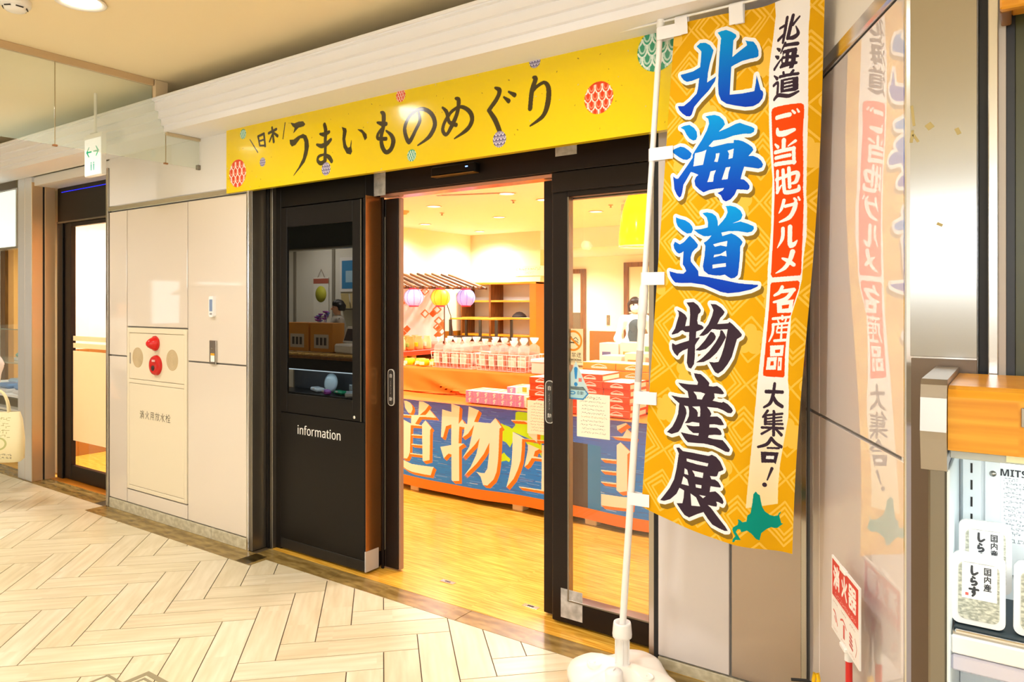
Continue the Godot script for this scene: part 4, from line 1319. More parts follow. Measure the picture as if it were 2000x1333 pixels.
func pendant(at: Vector3, k: float, label: String):
	var t := thing("pendant_lamp", label, "lamp", at)
	var s := MB.new()
	s.lathe([Vector2(0.165, 0.0), Vector2(0.168, 0.012), Vector2(0.164, 0.10), Vector2(0.15, 0.22), Vector2(0.122, 0.34), Vector2(0.085, 0.43), Vector2(0.055, 0.46), Vector2(0.03, 0.468), Vector2(0.0, 0.47)], Vector3.ZERO, 30)
	var m := hx("f4d400", 0.12)
	m.backlight_enabled = true
	m.backlight = Color(0.9, 0.75, 0.0)
	obj("lamp_shade", s, m, t)
	var r := MB.new()
	r.lathe([Vector2(0.16, 0.002), Vector2(0.17, 0.0), Vector2(0.17, -0.012), Vector2(0.155, -0.016), Vector2(0.152, 0.0)], Vector3.ZERO, 30)
	obj("rim", r, hx("fdf6dc", 0.3), t)
	var c := MB.new()
	c.tube([Vector3(0, 0.46, 0), Vector3(0, 2.65 - at.y, 0)], 0.004, 8)
	obj("cord", c, M.bamboo_dark, t)
	var cp := MB.new()
	cp.lathe([Vector2(0.022, 0.46), Vector2(0.02, 0.50), Vector2(0.006, 0.51), Vector2(0, 0.51)], Vector3.ZERO, 14)
	obj("socket", cp, M.steel_dark, t)
	var b := MB.new()
	b.lathe([Vector2(0, 0.09), Vector2(0.03, 0.11), Vector2(0.04, 0.15), Vector2(0.026, 0.20), Vector2(0.014, 0.24), Vector2(0.0, 0.245)], Vector3.ZERO, 16)
	obj("bulb", b, glow(Color(1, 0.93, 0.7), 8.0), t)
	var l := OmniLight3D.new()
	l.name = numbered("pendant_light")
	add_child(l)
	l.position = at + Vector3(0, 0.15, 0)
	l.light_energy = 0.22 * k
	l.light_color = Color(1, 0.9, 0.65)
	l.light_size = 0.03
	l.omni_range = 20.0
	l.omni_attenuation = 2.0
	l.shadow_enabled = true

# ==================================================================== people: limbs joined in one smooth surface
class Field:
	var caps := []
	var cell := 0.016
	var soft := 0.03
	func cap(a: Vector3, b: Vector3, ra: float, rb: float):
		caps.append([a, b, ra, rb])
	func dist(p: Vector3) -> float:
		var d := 1e3
		for c in caps:
			var a: Vector3 = c[0]
			var ab: Vector3 = c[1] - a
			var t := clampf((p - a).dot(ab) / maxf(ab.length_squared(), 1e-9), 0.0, 1.0)
			var e: float = (p - a - ab * t).length() - lerpf(c[2], c[3], t)
			var h := clampf(0.5 + 0.5 * (d - e) / soft, 0.0, 1.0)
			d = lerpf(d, e, h) - soft * h * (1.0 - h)
		return d
	func mesh_into(mb: MB):
		var lo := Vector3.ONE * 1e3
		var hi := -lo
		for c in caps:
			for e in 2:
				var r: Vector3 = Vector3.ONE * (c[2 + e] + cell * 2)
				lo = lo.min(c[e] - r)
				hi = hi.max(c[e] + r)
		var n := Vector3i(((hi - lo) / cell).ceil()) + Vector3i.ONE * 2
		var val := PackedFloat32Array()
		val.resize(n.x * n.y * n.z)
		for z in n.z:
			for y in n.y:
				for x in n.x:
					val[(z * n.y + y) * n.x + x] = dist(lo + Vector3(x, y, z) * cell)
		var vert := {}
		for z in n.z - 1:
			for y in n.y - 1:
				for x in n.x - 1:
					var s := Vector3.ZERO
					var k := 0
					var corner := []
					for i in 8:
						corner.append(val[((z + (i >> 2)) * n.y + y + ((i >> 1) & 1)) * n.x + x + (i & 1)])
					for e in [[0, 1], [2, 3], [4, 5], [6, 7], [0, 2], [1, 3], [4, 6], [5, 7], [0, 4], [1, 5], [2, 6], [3, 7]]:
						var va: float = corner[e[0]]
						var vb: float = corner[e[1]]
						if (va < 0.0) != (vb < 0.0):
							var pa := Vector3(e[0] & 1, (e[0] >> 1) & 1, e[0] >> 2)
							var pb := Vector3(e[1] & 1, (e[1] >> 1) & 1, e[1] >> 2)
							s += pa.lerp(pb, va / (va - vb))
							k += 1
					if k > 0:
						vert[(z * n.y + y) * n.x + x] = lo + (Vector3(x, y, z) + s / k) * cell
		mb.smooth(true)
		var st := [1, n.x, n.x * n.y]
		for z in range(1, n.z - 1):
			for y in range(1, n.y - 1):
				for x in range(1, n.x - 1):
					var i: int = (z * n.y + y) * n.x + x
					for ax in 3:
						var va := val[i]
						var vb := val[i + st[ax]]
						if (va < 0.0) == (vb < 0.0): continue
						var u: int = st[(ax + 1) % 3]
						var w: int = st[(ax + 2) % 3]
						var out := Vector3.ZERO
						out[ax] = 1.0 if va < 0.0 else -1.0
						if vert.has(i) and vert.has(i - u) and vert.has(i - u - w) and vert.has(i - w):
							mb.quad(vert[i], vert[i - u], vert[i - u - w], vert[i - w], out)
		mb.smooth(false)

# a standing figure facing +z at the origin; arms: list of [elbow, wrist] per side
func figure(t: Node3D, h: float, arms: Array, shirt: Material, legs: Material, coarse := 0.018):
	var k := h / 1.6
	var body := Field.new()
	body.cell = coarse
	body.soft = 0.05 * k
	body.cap(Vector3(-0.07, 0.98, 0) * k, Vector3(0.07, 0.98, 0) * k, 0.11 * k, 0.11 * k)
	body.cap(Vector3(0, 1.0, 0) * k, Vector3(0, 1.25, 0) * k, 0.12 * k, 0.115 * k)
	body.cap(Vector3(-0.13, 1.32, 0) * k, Vector3(0.13, 1.32, 0) * k, 0.062 * k, 0.062 * k)
	body.cap(Vector3(0, 1.2, 0) * k, Vector3(0, 1.36, -0.005) * k, 0.11 * k, 0.05 * k)
	for s in 2:
		var sg := -1.0 if s == 0 else 1.0
		var sh := Vector3(0.165 * sg, 1.315, 0) * k
		body.cap(sh, arms[s][0], 0.052 * k, 0.042 * k)
		body.cap(arms[s][0], (arms[s][0] as Vector3).lerp(arms[s][1], 0.85), 0.042 * k, 0.033 * k)
	var m := MB.new()
	body.mesh_into(m)
	obj("top", m, shirt, t)
	var lg := Field.new()
	lg.cell = coarse
	lg.soft = 0.04
	for sg in [-1.0, 1.0]:
		lg.cap(Vector3(0.075 * sg, 0.95, 0) * k, Vector3(0.085 * sg, 0.50, 0.01) * k, 0.098 * k, 0.064 * k)
		lg.cap(Vector3(0.085 * sg, 0.50, 0.01) * k, Vector3(0.085 * sg, 0.09, -0.01) * k, 0.064 * k, 0.045 * k)
		lg.cap(Vector3(0.085 * sg, 0.05, -0.02) * k, Vector3(0.095 * sg, 0.035, 0.13) * k, 0.045 * k, 0.033 * k)
	m = MB.new()
	lg.mesh_into(m)
	obj("legs", m, legs, t)
	var hd := Field.new()
	hd.cell = 0.0075
	hd.soft = 0.02
	hd.cap(Vector3(0, 1.36, -0.005) * k, Vector3(0, 1.44, 0.005) * k, 0.046 * k, 0.046 * k)
	hd.cap(Vector3(0, 1.525, -0.01) * k, Vector3(0, 1.50, 0.015) * k, 0.078 * k, 0.068 * k)
	hd.cap(Vector3(0, 1.46, 0.03) * k, Vector3(0, 1.445, 0.045) * k, 0.046 * k, 0.028 * k)
	hd.cap(Vector3(0, 1.505, 0.08) * k, Vector3(0, 1.485, 0.098) * k, 0.009 * k, 0.012 * k)
	for sg in [-1.0, 1.0]:
		hd.cap(Vector3(0.076 * sg, 1.505, 0) * k, Vector3(0.08 * sg, 1.48, 0.0) * k, 0.013 * k, 0.009 * k)
	m = MB.new()
	hd.mesh_into(m)
	for s in 2:           # hands with five fingers, curled
		var w: Vector3 = arms[s][1]
		var d: Vector3 = (w - (arms[s][0] as Vector3)).normalized()
		var side := d.cross(Vector3.FORWARD).normalized()
		if side.length() < 0.5: side = Vector3.RIGHT
		var curl := d.cross(side).normalized()
		var f := Field.new()
		f.cell = 0.006
		f.soft = 0.008
		f.cap(w - d * 0.05, w, 0.028 * k, 0.026 * k)
		f.cap(w, w + d * 0.035, 0.026 * k, 0.03 * k)
		f.cap(w + d * 0.03 - side * 0.018, w + d * 0.075 - side * 0.024, 0.016, 0.013)
		f.cap(w + d * 0.03 + side * 0.018, w + d * 0.075 + side * 0.022, 0.016, 0.013)
		for i in 4:
			var o := side * (i - 1.5) * 0.0195
			var ln: float = [0.030, 0.036, 0.034, 0.026][i]
			var a := w + d * 0.082 + o
			var b := a + d * ln + curl * 0.008
			f.cap(a, b, 0.0092, 0.0085)
			f.cap(b, b + d * ln * 0.5 + curl * ln * 0.6, 0.0085, 0.0075)
		f.cap(w + d * 0.02 - side * 0.028, w + d * 0.055 - side * 0.048 + curl * 0.012, 0.0105, 0.0095)
		f.cap(w + d * 0.055 - side * 0.048 + curl * 0.012, w + d * 0.082 - side * 0.046 + curl * 0.024, 0.0095, 0.008)
		f.mesh_into(m)
	obj("head_and_hands", m, M.skin, t)
	for sg in [-1.0, 1.0]:
		var e := MB.new()
		e.lathe([Vector2(0, 0.006), Vector2(0.009, 0.004), Vector2(0.013, 0.0)], Vector3(0.03 * sg, 1.52, 0.074) * k, 12, Basis(Vector3.RIGHT, PI / 2))
		obj("eye", e, M.hair, t)

func hair(t: Node3D, k: float, length: float):
	var f := Field.new()
	f.cell = 0.010
	f.soft = 0.025
	f.cap(Vector3(0, 1.545, -0.022) * k, Vector3(0, 1.555, 0.0) * k, 0.084 * k, 0.078 * k)
	for a in range(-4, 5):
		var t2 := PI * 1.5 + a * 0.40
		var p := Vector3(cos(t2) * 0.078, 1.53, sin(t2) * 0.082 - 0.012) * k
		f.cap(p, p + Vector3(0, -length, 0), 0.026 * k, 0.02 * k)
	f.cap(Vector3(-0.05, 1.575, 0.045) * k, Vector3(0.05, 1.575, 0.045) * k, 0.022 * k, 0.022 * k)
	var m := MB.new()
	f.mesh_into(m)
	obj("hair", m, M.hair, t)

# ==================================================================== the next shop on the left
func left_shop():
	struct("wall_next_shop", bxm(Vector3(-14.0, 0, -4.2), Vector3(-7.1, 2.565, -4.0)), hx("d2ead9", 0.7))
	struct("floor_next_shop", bxm(Vector3(-14.2, -0.2, -4.2), Vector3(-8.0, 0.0, -0.14)), hx("e9dcc0", 0.4))
	struct("ceiling_next_shop", bxm(Vector3(-14.2, 2.565, -4.2), Vector3(-7.9, 2.7, 0.0)), M.white)
	struct("wall_next_side", bxm(Vector3(-14.2, 0, -4.2), Vector3(-14.0, 2.565, 0.0)), M.white)
	var sg := thing("light_box_sign", "pale green-white light box above the next shop at the left edge", "sign", Vector3(-8.4, 2.24, 0.0))
	obj("frame", bxm(Vector3(-1.4, -0.262, -0.08), Vector3(1.305, 0.262, -0.004), 0.003), M.steel, sg)
	obj("face", bxm(Vector3(-1.38, -0.245, -0.006), Vector3(1.275, 0.245, 0.0)), glow(Color(0.93, 1.0, 0.98), 0.55, Color("eef6f3")), sg)
	area(Vector3(-8.4, 2.24, 0.02), Vector3.BACK, 2.6, 0.5, 0.25, Color(0.93, 1, 0.98))
	for x in [-8.6, -10.6]:
		for z in [-0.9, -2.6]:
			downlight(Vector3(x, 2.565, z), 0.08, 2.4, Color(0.97, 1, 0.98), M.lamp, "downlight inside the next shop, %s at the %s" % ["right one" if x > -9.0 else "left one", "front" if z > -1.5 else "back"], "next shop downlights")
	var post := thing("partition_post", "narrow dark and orange wooden partition post behind the glass showcase", "post", Vector3(-11.56, 0, -1.6))
	obj("dark_side", bxm(Vector3(-0.14, 0, -0.05), Vector3(0.02, 2.5, 0.05), 0.003), M.wood_dark, post)
	obj("light_side", bxm(Vector3(0.12, 0, -0.05), Vector3(0.30, 2.5, 0.05), 0.003), hx("e6a85c", 0.4), post)
	# glass showcase
	var c := thing("glass_showcase", "glass food showcase with louvred base in the next shop at the left edge", "showcase", Vector3(-8.36, 0, -0.34))
	var lvm := hx("e5e0d2", 0.4)
	for k in 12:
		var lv := MB.new()
		lv.box(Vector3(-0.45, 0.10 + k * 0.032, -0.004), Vector3(2.0, 0.018, 0.02), 0.003, Basis(Vector3.RIGHT, 0.3))
		obj("louvre_slat", lv, lvm, c)
	obj("base", bxm(Vector3(-1.45, 0.0, -0.75), Vector3(0.55, 0.075, -0.03), 0.004), hx("6f7a8c", 0.4), c)
	obj("cabinet", bxm(Vector3(-1.45, 0.075, -0.75), Vector3(0.55, 0.49, -0.016), 0.004), hx("b9b7b0", 0.4), c)
	obj("sill", bxm(Vector3(-1.45, 0.49, -0.75), Vector3(0.55, 0.575, 0.0), 0.006), M.steel_dark, c)
	obj("deck", bxm(Vector3(-1.43, 0.575, -0.74), Vector3(0.53, 0.60, -0.01), 0.002), M.white, c)
	obj("shelf", bxm(Vector3(-1.43, 0.86, -0.74), Vector3(0.53, 0.875, -0.25), 0.002), M.glass_green, c)
	obj("front_glass", bxm(Vector3(-1.43, 0.60, -0.012), Vector3(0.53, 1.24, -0.006)), M.glass, c)
	obj("side_glass", bxm(Vector3(0.526, 0.60, -0.74), Vector3(0.532, 1.24, -0.012)), M.glass, c)
	obj("top_glass", bxm(Vector3(-1.45, 1.24, -0.75), Vector3(0.55, 1.25, 0.0), 0.001), M.glass_green, c)
	rng.seed = 77
	for k in 9:
		var lvl := k % 3
		var x: float = -8.5 + (k / 3) * 0.36 + [0.0, -0.40, -0.40][lvl]
		var y: float = [0.60, 0.60, 0.875][lvl]
		var z: float = [-0.48, -0.72, -0.80][lvl]
		var col: Color = [Color("5b93cf"), Color("9fc4e6"), Color("7fc0b8")][lvl]
		var b := thing("food_tray", ["blue wrapped food pack at the front of the glass showcase deck", "pale blue food pack at the back of the showcase deck", "green-lidded food tray on the upper glass shelf"][lvl] + [", at its left end", ", in the middle", ", at its right end"][k / 3], "food pack", Vector3(x, y, z), rng.randf_range(-0.1, 0.1))
		obj("tray", bxm(Vector3(-0.14, 0, -0.08), Vector3(0.14, 0.035, 0.08), 0.008), M.white, b)
		obj("wrap", bxm(Vector3(-0.13, 0.035, -0.075), Vector3(0.13, 0.085, 0.075), 0.02), mat(col, 0.25), b)
	# a passer-by at the left edge: only the hand and the tote bag reach into the frame
	var p := thing("person", "passer-by at the left edge in a pale coat holding a cream tote bag", "person", Vector3(-6.57, 0, 0.60), 0.9)
	figure(p, 1.58, [[Vector3(-0.25, 1.03, -0.02), Vector3(-0.22, 0.83, 0.12)], [Vector3(0.25, 1.03, -0.02), Vector3(0.26, 0.80, 0.06)]], hx("d8d2cc", 0.8), hx("46423f", 0.8))
	hair(p, 1.58 / 1.6, 0.10)
	var bag := thing("tote_bag", "cream printed tote bag hanging at the left edge of the frame", "bag", Vector3(-6.02, 0.36, 0.53), 0.75)
	var bp := Pic.new(256, 320, Color("ebdfb4"))
	for k in 4:
		bp.scribble(60, 40 + k * 34, 210, 22, Color("a9a36a"), 300 + k)
	bp.dot(150, 200, 40, Color("b9b878"))
	bp.dot(150, 200, 30, Color("ebdfb4"))
	for k in 2:
		bp.scribble(140, 262 + k * 18, 220, 12, Color("4a4436"), 320 + k)
	var bm := MB.new()
	bm.smooth(true)
	var prof := [[0.15, 0.0, 0.035], [0.17, 0.02, 0.06], [0.175, 0.16, 0.055], [0.165, 0.30, 0.035], [0.15, 0.36, 0.012]]
	for i in prof.size() - 1:
		for k in 24:
			var f := func(pp: Array, kk: int) -> Vector3:
				var a := TAU * kk / 24.0
				return Vector3(signf(cos(a)) * pow(absf(cos(a)), 0.4) * pp[0], pp[1], signf(sin(a)) * pow(absf(sin(a)), 0.7) * pp[2])
			var a: Vector3 = f.call(prof[i], k)
			var b: Vector3 = f.call(prof[i], k + 1)
			var cc: Vector3 = f.call(prof[i + 1], k + 1)
			var d: Vector3 = f.call(prof[i + 1], k)
			var uvs := []
			for q in [a, b, cc, d]:
				uvs.append(Vector2(0.5 + q.x / 0.36, 1.0 - q.y / 0.37))
			bm.quad(a, b, cc, d, Vector3(a.x + b.x, 0, a.z + b.z), uvs)
	obj("bag_body", bm, pic_mat(bp, 0.85), bag)
	for z in [-0.012, 0.012]:
		var hm := MB.new()
		var path := []
		for i in 13:
			var a := PI * i / 12.0
			path.append(Vector3(cos(a) * 0.075, 0.355 + sin(a) * 0.16, z * (1.0 - 0.5 * sin(a))))
		hm.tube(path, 0.007, 8)
		obj("handle", hm, hx("e3d6a6", 0.8), bag)

# ==================================================================== pillar and refrigerated showcase at the right
func pillar_and_showcase():
	var w := struct("wall_pillar", bxm(Vector3(-0.222, 0, 0.60), Vector3(-0.078, 2.87, 0.695), 0.003), M.steel_bright)
	struct("wall_beyond", bxm(Vector3(-0.24, 0, 0.45), Vector3(3.6, 2.87, 0.66)), M.wall)
	obj("steel_sheet", bxm(Vector3(-0.221, 1.372, 0.690), Vector3(-0.080, 2.868, 0.6985), 0.001), hx("aeaba5", 0.17, 1.0), w)
	obj("lower_sheet", bxm(Vector3(-0.221, 0.0, 0.690), Vector3(-0.080, 1.368, 0.6975), 0.001), hx("6d5c4c", 0.35, 0.6), w)
	struct("trim_22", bxm(Vector3(-0.078, 0, 0.60), Vector3(-0.0586, 2.87, 0.672), 0.001), M.black_matt)
	struct("trim_23", bxm(Vector3(-0.0586, 0, 0.60), Vector3(-0.039, 2.87, 0.702), 0.002), M.steel_bright)
	struct("trim_24", bxm(Vector3(-0.039, 0, 0.60), Vector3(-0.0244, 2.87, 0.696), 0.001), hx("b9b2ac", 0.5))
	struct("trim_25", bxm(Vector3(-0.0244, 0, 0.60), Vector3(-0.0071, 2.87, 0.69), 0.001), hx("23262c", 0.4))
	struct("trim_26", bxm(Vector3(-0.0071, 0, 0.60), Vector3(0.9, 2.87, 0.688), 0.001), hx("46482c", 0.35))
	var fb := thing("wooden_fascia", "corner of an orange wooden fascia at the top right", "fascia", Vector3(-0.034, 2.13, 0.70))
	obj("front_board", bxm(Vector3(0, 0, 0.10), Vector3(1.6, 0.42, 0.125), 0.004), M.wood_light, fb)
	obj("end_board", bxm(Vector3(0, 0, 0.004), Vector3(0.02, 0.42, 0.10), 0.003), M.wood_dark, fb)
	obj("soffit_board", bxm(Vector3(0.02, 0.02, 0.004), Vector3(1.6, 0.04, 0.10), 0.003), M.wood_light, fb)
	# scraps of old tape on the steel
	rng.seed = 4
	var scraps := [[-0.211, 1.955, 0.006, 0.05, 0.1], [-0.176, 1.925, 0.015, 0.015, 0.6], [-0.213, 1.905, 0.006, 0.03, -0.1], [-0.205, 1.90, 0.006, 0.022, 0.5], [-0.118, 1.905, 0.009, 0.016, 0.4], [-0.155, 1.688, 0.013, 0.007, -0.5]]
	for i in scraps.size():
		var q = scraps[i]
		var m := MB.new()
		m.box(Vector3(q[0], q[1], 0.6992), Vector3(q[2], q[3], 0.0008), 0.0, Basis(Vector3.BACK, q[4]))
		tag(obj("tape_scrap", m, hx("b3a066", 0.5)), ["long strip of old tape high on the steel pillar", "tilted square of old tape on the steel pillar", "upright scrap of old tape under the long strip", "slanted scrap of old tape beside the upright scrap", "torn scrap of old tape near the pillar's right edge", "pointed shred of old tape in the pillar's bright band"][i], "tape")
	# showcase
	var t := thing("refrigerated_showcase", "open refrigerated showcase with wooden rail and steel end cap at the right", "showcase", Vector3(0, 0, 0.70))
	var zy := PackedVector2Array()
	for q in [[0.02, 1.352], [0.34, 1.350], [0.355, 1.340], [0.362, 1.315], [0.37, 1.25], [0.366, 1.235], [0.352, 1.172], [0.335, 1.168], [0.25, 1.20], [0.02, 1.20]]:
		zy.append(Vector2(q[0], q[1]))
	var cap := MB.new()
	cap.prism(zy, Vector3(-0.115, 0, 0), Vector3.BACK, Vector3.UP, Vector3.RIGHT, 0.045, 1.0, Vector2.ZERO, true)
	obj("end_cap", cap, hx("a8a097", 0.3, 0.9), t)
	var zr := PackedVector2Array()
	for q in [[0.02, 1.338], [0.325, 1.338], [0.345, 1.332], [0.352, 1.318], [0.352, 1.214], [0.30, 1.214], [0.02, 1.24]]:
		zr.append(Vector2(q[0], q[1]))
	var rail := MB.new()
	rail.prism(zr, Vector3(1.4, 0, 0), Vector3.BACK, Vector3.UP, Vector3.RIGHT, 1.514, 1.0, Vector2.ZERO, true)
	obj("wooden_rail", rail, M.wood_light, t)
	var dp := obj("display_plate", bxm(Vector3(0.003, 1.27, 0.352), Vector3(0.12, 1.306, 0.356), 0.001), M.steel, t)
	obj("screen", bxm(Vector3(0.014, 1.279, 0.356), Vector3(0.11, 1.298, 0.3568)), hx("2d1030", 0.2), dp)
	obj("digits", bxm(Vector3(0.03, 1.285, 0.3568), Vector3(0.034, 1.292, 0.3572)), glow(Color(0.9, 0.1, 0.35), 1.0, Color("b01040")), dp)
	obj("lamp_housing", bxm(Vector3(-0.112, 1.196, 0.03), Vector3(1.4, 1.212, 0.335), 0.002), hx("b9c2c0", 0.4), t)
	obj("lamp_tube", bxm(Vector3(-0.03, 1.180, 0.27), Vector3(1.38, 1.195, 0.30), 0.004), glow(Color(0.9, 0.98, 1.0), 1.2), t)
	area(Vector3(0.65, 1.172, 0.985), Vector3(0, -1, -0.35), 1.3, 0.05, 0.33, Color(0.92, 0.98, 1.0))
	obj("back_panel", bxm(Vector3(-0.112, 0.62, 0.02), Vector3(1.4, 1.20, 0.05), 0.002), hx("eef3f5", 0.4), t)
	obj("side_post", bxm(Vector3(-0.149, 0.0, 0.28), Vector3(-0.117, 1.172, 0.335), 0.004), M.steel_dark, t)
	obj("side_panel", bxm(Vector3(-0.150, 0.0, 0.02), Vector3(-0.118, 1.20, 0.278), 0.002), hx("c8c6d2", 0.4), t)
	obj("side_lining", bxm(Vector3(-0.117, 0.62, 0.05), Vector3(-0.112, 1.172, 0.335), 0.001), hx("e6f0f2", 0.3), t)
	var up := obj("upright", bxm(Vector3(-0.105, 0.66, 0.05), Vector3(-0.070, 1.175, 0.064), 0.001), hx("eef3f5", 0.35), t)
	for k in 12:
		obj("slot", bxm(Vector3(-0.090, 0.70 + k * 0.038, 0.0635), Vector3(-0.086, 0.722 + k * 0.038, 0.0645)), M.black_matt, up)
	var plt := obj("cover_plate", bxm(Vector3(-0.063, 0.90, 0.05), Vector3(0.9, 1.158, 0.057), 0.001), hx("f2f6f8", 0.35), t)
	obj("cover_edge", bxm(Vector3(-0.066, 1.158, 0.05), Vector3(0.9, 1.1605, 0.058)), hx("3a3f4a", 0.4), plt)
	var mk := obj("maker_lettering", text("MITSUBISHI", 0.0215, 0.0005, false, true), hx("2a2c34", 0.5), plt)
	mk.position = Vector3(0.026, 1.125, 0.0574)
	var dp2 := Pic.new(256, 320, Color("f4f7f8"))
	for k in 13:
		dp2.scribble(10, 8 + k * 21, 70 + (k * 41) % 60, 12, Color("74808c"), 400 + k)
		dp2.scribble(130, 8 + k * 21, 170 + (k * 29) % 60, 12, Color("8a949e"), 430 + k)
	dp2.rect(0, 296, 14, 310, Color("404854"))
	dp2.scribble(20, 292, 230, 17, Color("5a646e"), 470)
	obj("data_plate", plate(Vector3(0.034, 1.043, 0.0577), 0.135, 0.15, 0.0006), pic_mat(dp2, 0.4), plt)
	var sc := MB.new()
	sc.lathe([Vector2(0, 0.004), Vector2(0.005, 0.003), Vector2(0.007, 0)], Vector3(-0.048, 1.12, 0.057), 14, Basis(Vector3.RIGHT, PI / 2))
	obj("screw", sc, M.steel, plt)
	obj("label", bxm(Vector3(-0.02, 1.1995, 0.336), Vector3(0.16, 1.2125, 0.3372)), hx("eef2c8", 0.5), t)
	obj("shelf", bxm(Vector3(-0.111, 0.832, 0.05), Vector3(1.4, 0.842, 0.295), 0.002), M.steel, t)
	obj("shelf_mat", bxm(Vector3(-0.108, 0.842, 0.06), Vector3(1.4, 0.848, 0.285), 0.001), hx("1b2a30", 0.5), t)
	obj("shelf_lip", bxm(Vector3(-0.106, 0.838, 0.288), Vector3(1.4, 0.846, 0.296), 0.002), M.steel_bright, t)
	obj("price_rail", bxm(Vector3(-0.112, 0.800, 0.292), Vector3(1.4, 0.836, 0.302), 0.003), M.white_plastic, t)
	obj("lower_rail", bxm(Vector3(-0.112, 0.765, 0.288), Vector3(1.4, 0.797, 0.30), 0.004), hx("cfccdc", 0.25, 0.2), t)
	obj("deck", bxm(Vector3(-0.112, 0.55, 0.02), Vector3(1.4, 0.62, 0.345), 0.004), M.white_plastic, t)
	obj("plinth", bxm(Vector3(-0.148, 0.0, 0.02), Vector3(1.4, 0.55, 0.345), 0.004), M.steel, t)
	# packs of whitebait
	for q in [[-0.068, 0.849, 0.955, 0.0, "front white tray of dried whitebait with brush lettering, leaning in the showcase"], [-0.058, 0.905, 0.905, 0.05, "white tray of dried whitebait behind the front one, its top showing"], [0.037, 0.849, 0.955, -0.05, "white tray of dried whitebait at the right edge, cut by the frame"]]:
		var pk := thing("whitebait_pack", q[4], "food pack", Vector3(q[0], q[1], q[2]), q[3], "whitebait packs in the showcase")
		var lean := Basis(Vector3.RIGHT, -0.16)
		var m := MB.new()
		m.prism(rrect(-0.046, 0.0, 0.046, 0.14, 0.014), lean * Vector3(0, 0, 0.012), Vector3.RIGHT, lean.y, lean.z, 0.022, 1.0, Vector2.ZERO, true)
		obj("tray", m, M.white_plastic, pk)
		var win := MB.new()
		win.prism(rrect(-0.034, 0.010, 0.036, 0.122, 0.012), lean * Vector3(0, 0, 0.0128), Vector3.RIGHT, lean.y, lean.z, 0.0, 6.0)
		obj("contents", win, tex_mat(grain(Color("8f9284"), Color("dcdccb"), 0.09, 0.2, 90, 128, 128, 1.2), 0.3), pk)
		var lp := Pic.new(256, 300, Color("f6f7f7"))
		lp.write("しらす", KANJI, Vector2(50, 20), 82, Color("1f2228"), Color("f6f7f7"), true, 0.95, 5.0)
		lp.write("国内産", KANJI, Vector2(158, 22), 62, Color("1f2228"), Color("f6f7f7"), true, 0.95, 2.0)
		lp.rect(26, 252, 50, 276, Color("e25a50"))
		lp.scribble(176, 236, 196, 12, Color("9a9a9a"), 510)
		var lb := MB.new()
		var lc := lean * Vector3(0.002, 0.086, 0.0134)
		lb.quad(lc - Vector3(0.03, 0, 0) + lean.y * 0.035, lc + Vector3(0.03, 0, 0) + lean.y * 0.035, lc + Vector3(0.03, 0, 0) - lean.y * 0.035, lc - Vector3(0.03, 0, 0) - lean.y * 0.035, lean.z)
		if not M.has("pack_label"):
			M.pack_label = pic_mat(lp, 0.35)
		obj("label", lb, M.pack_label, pk)

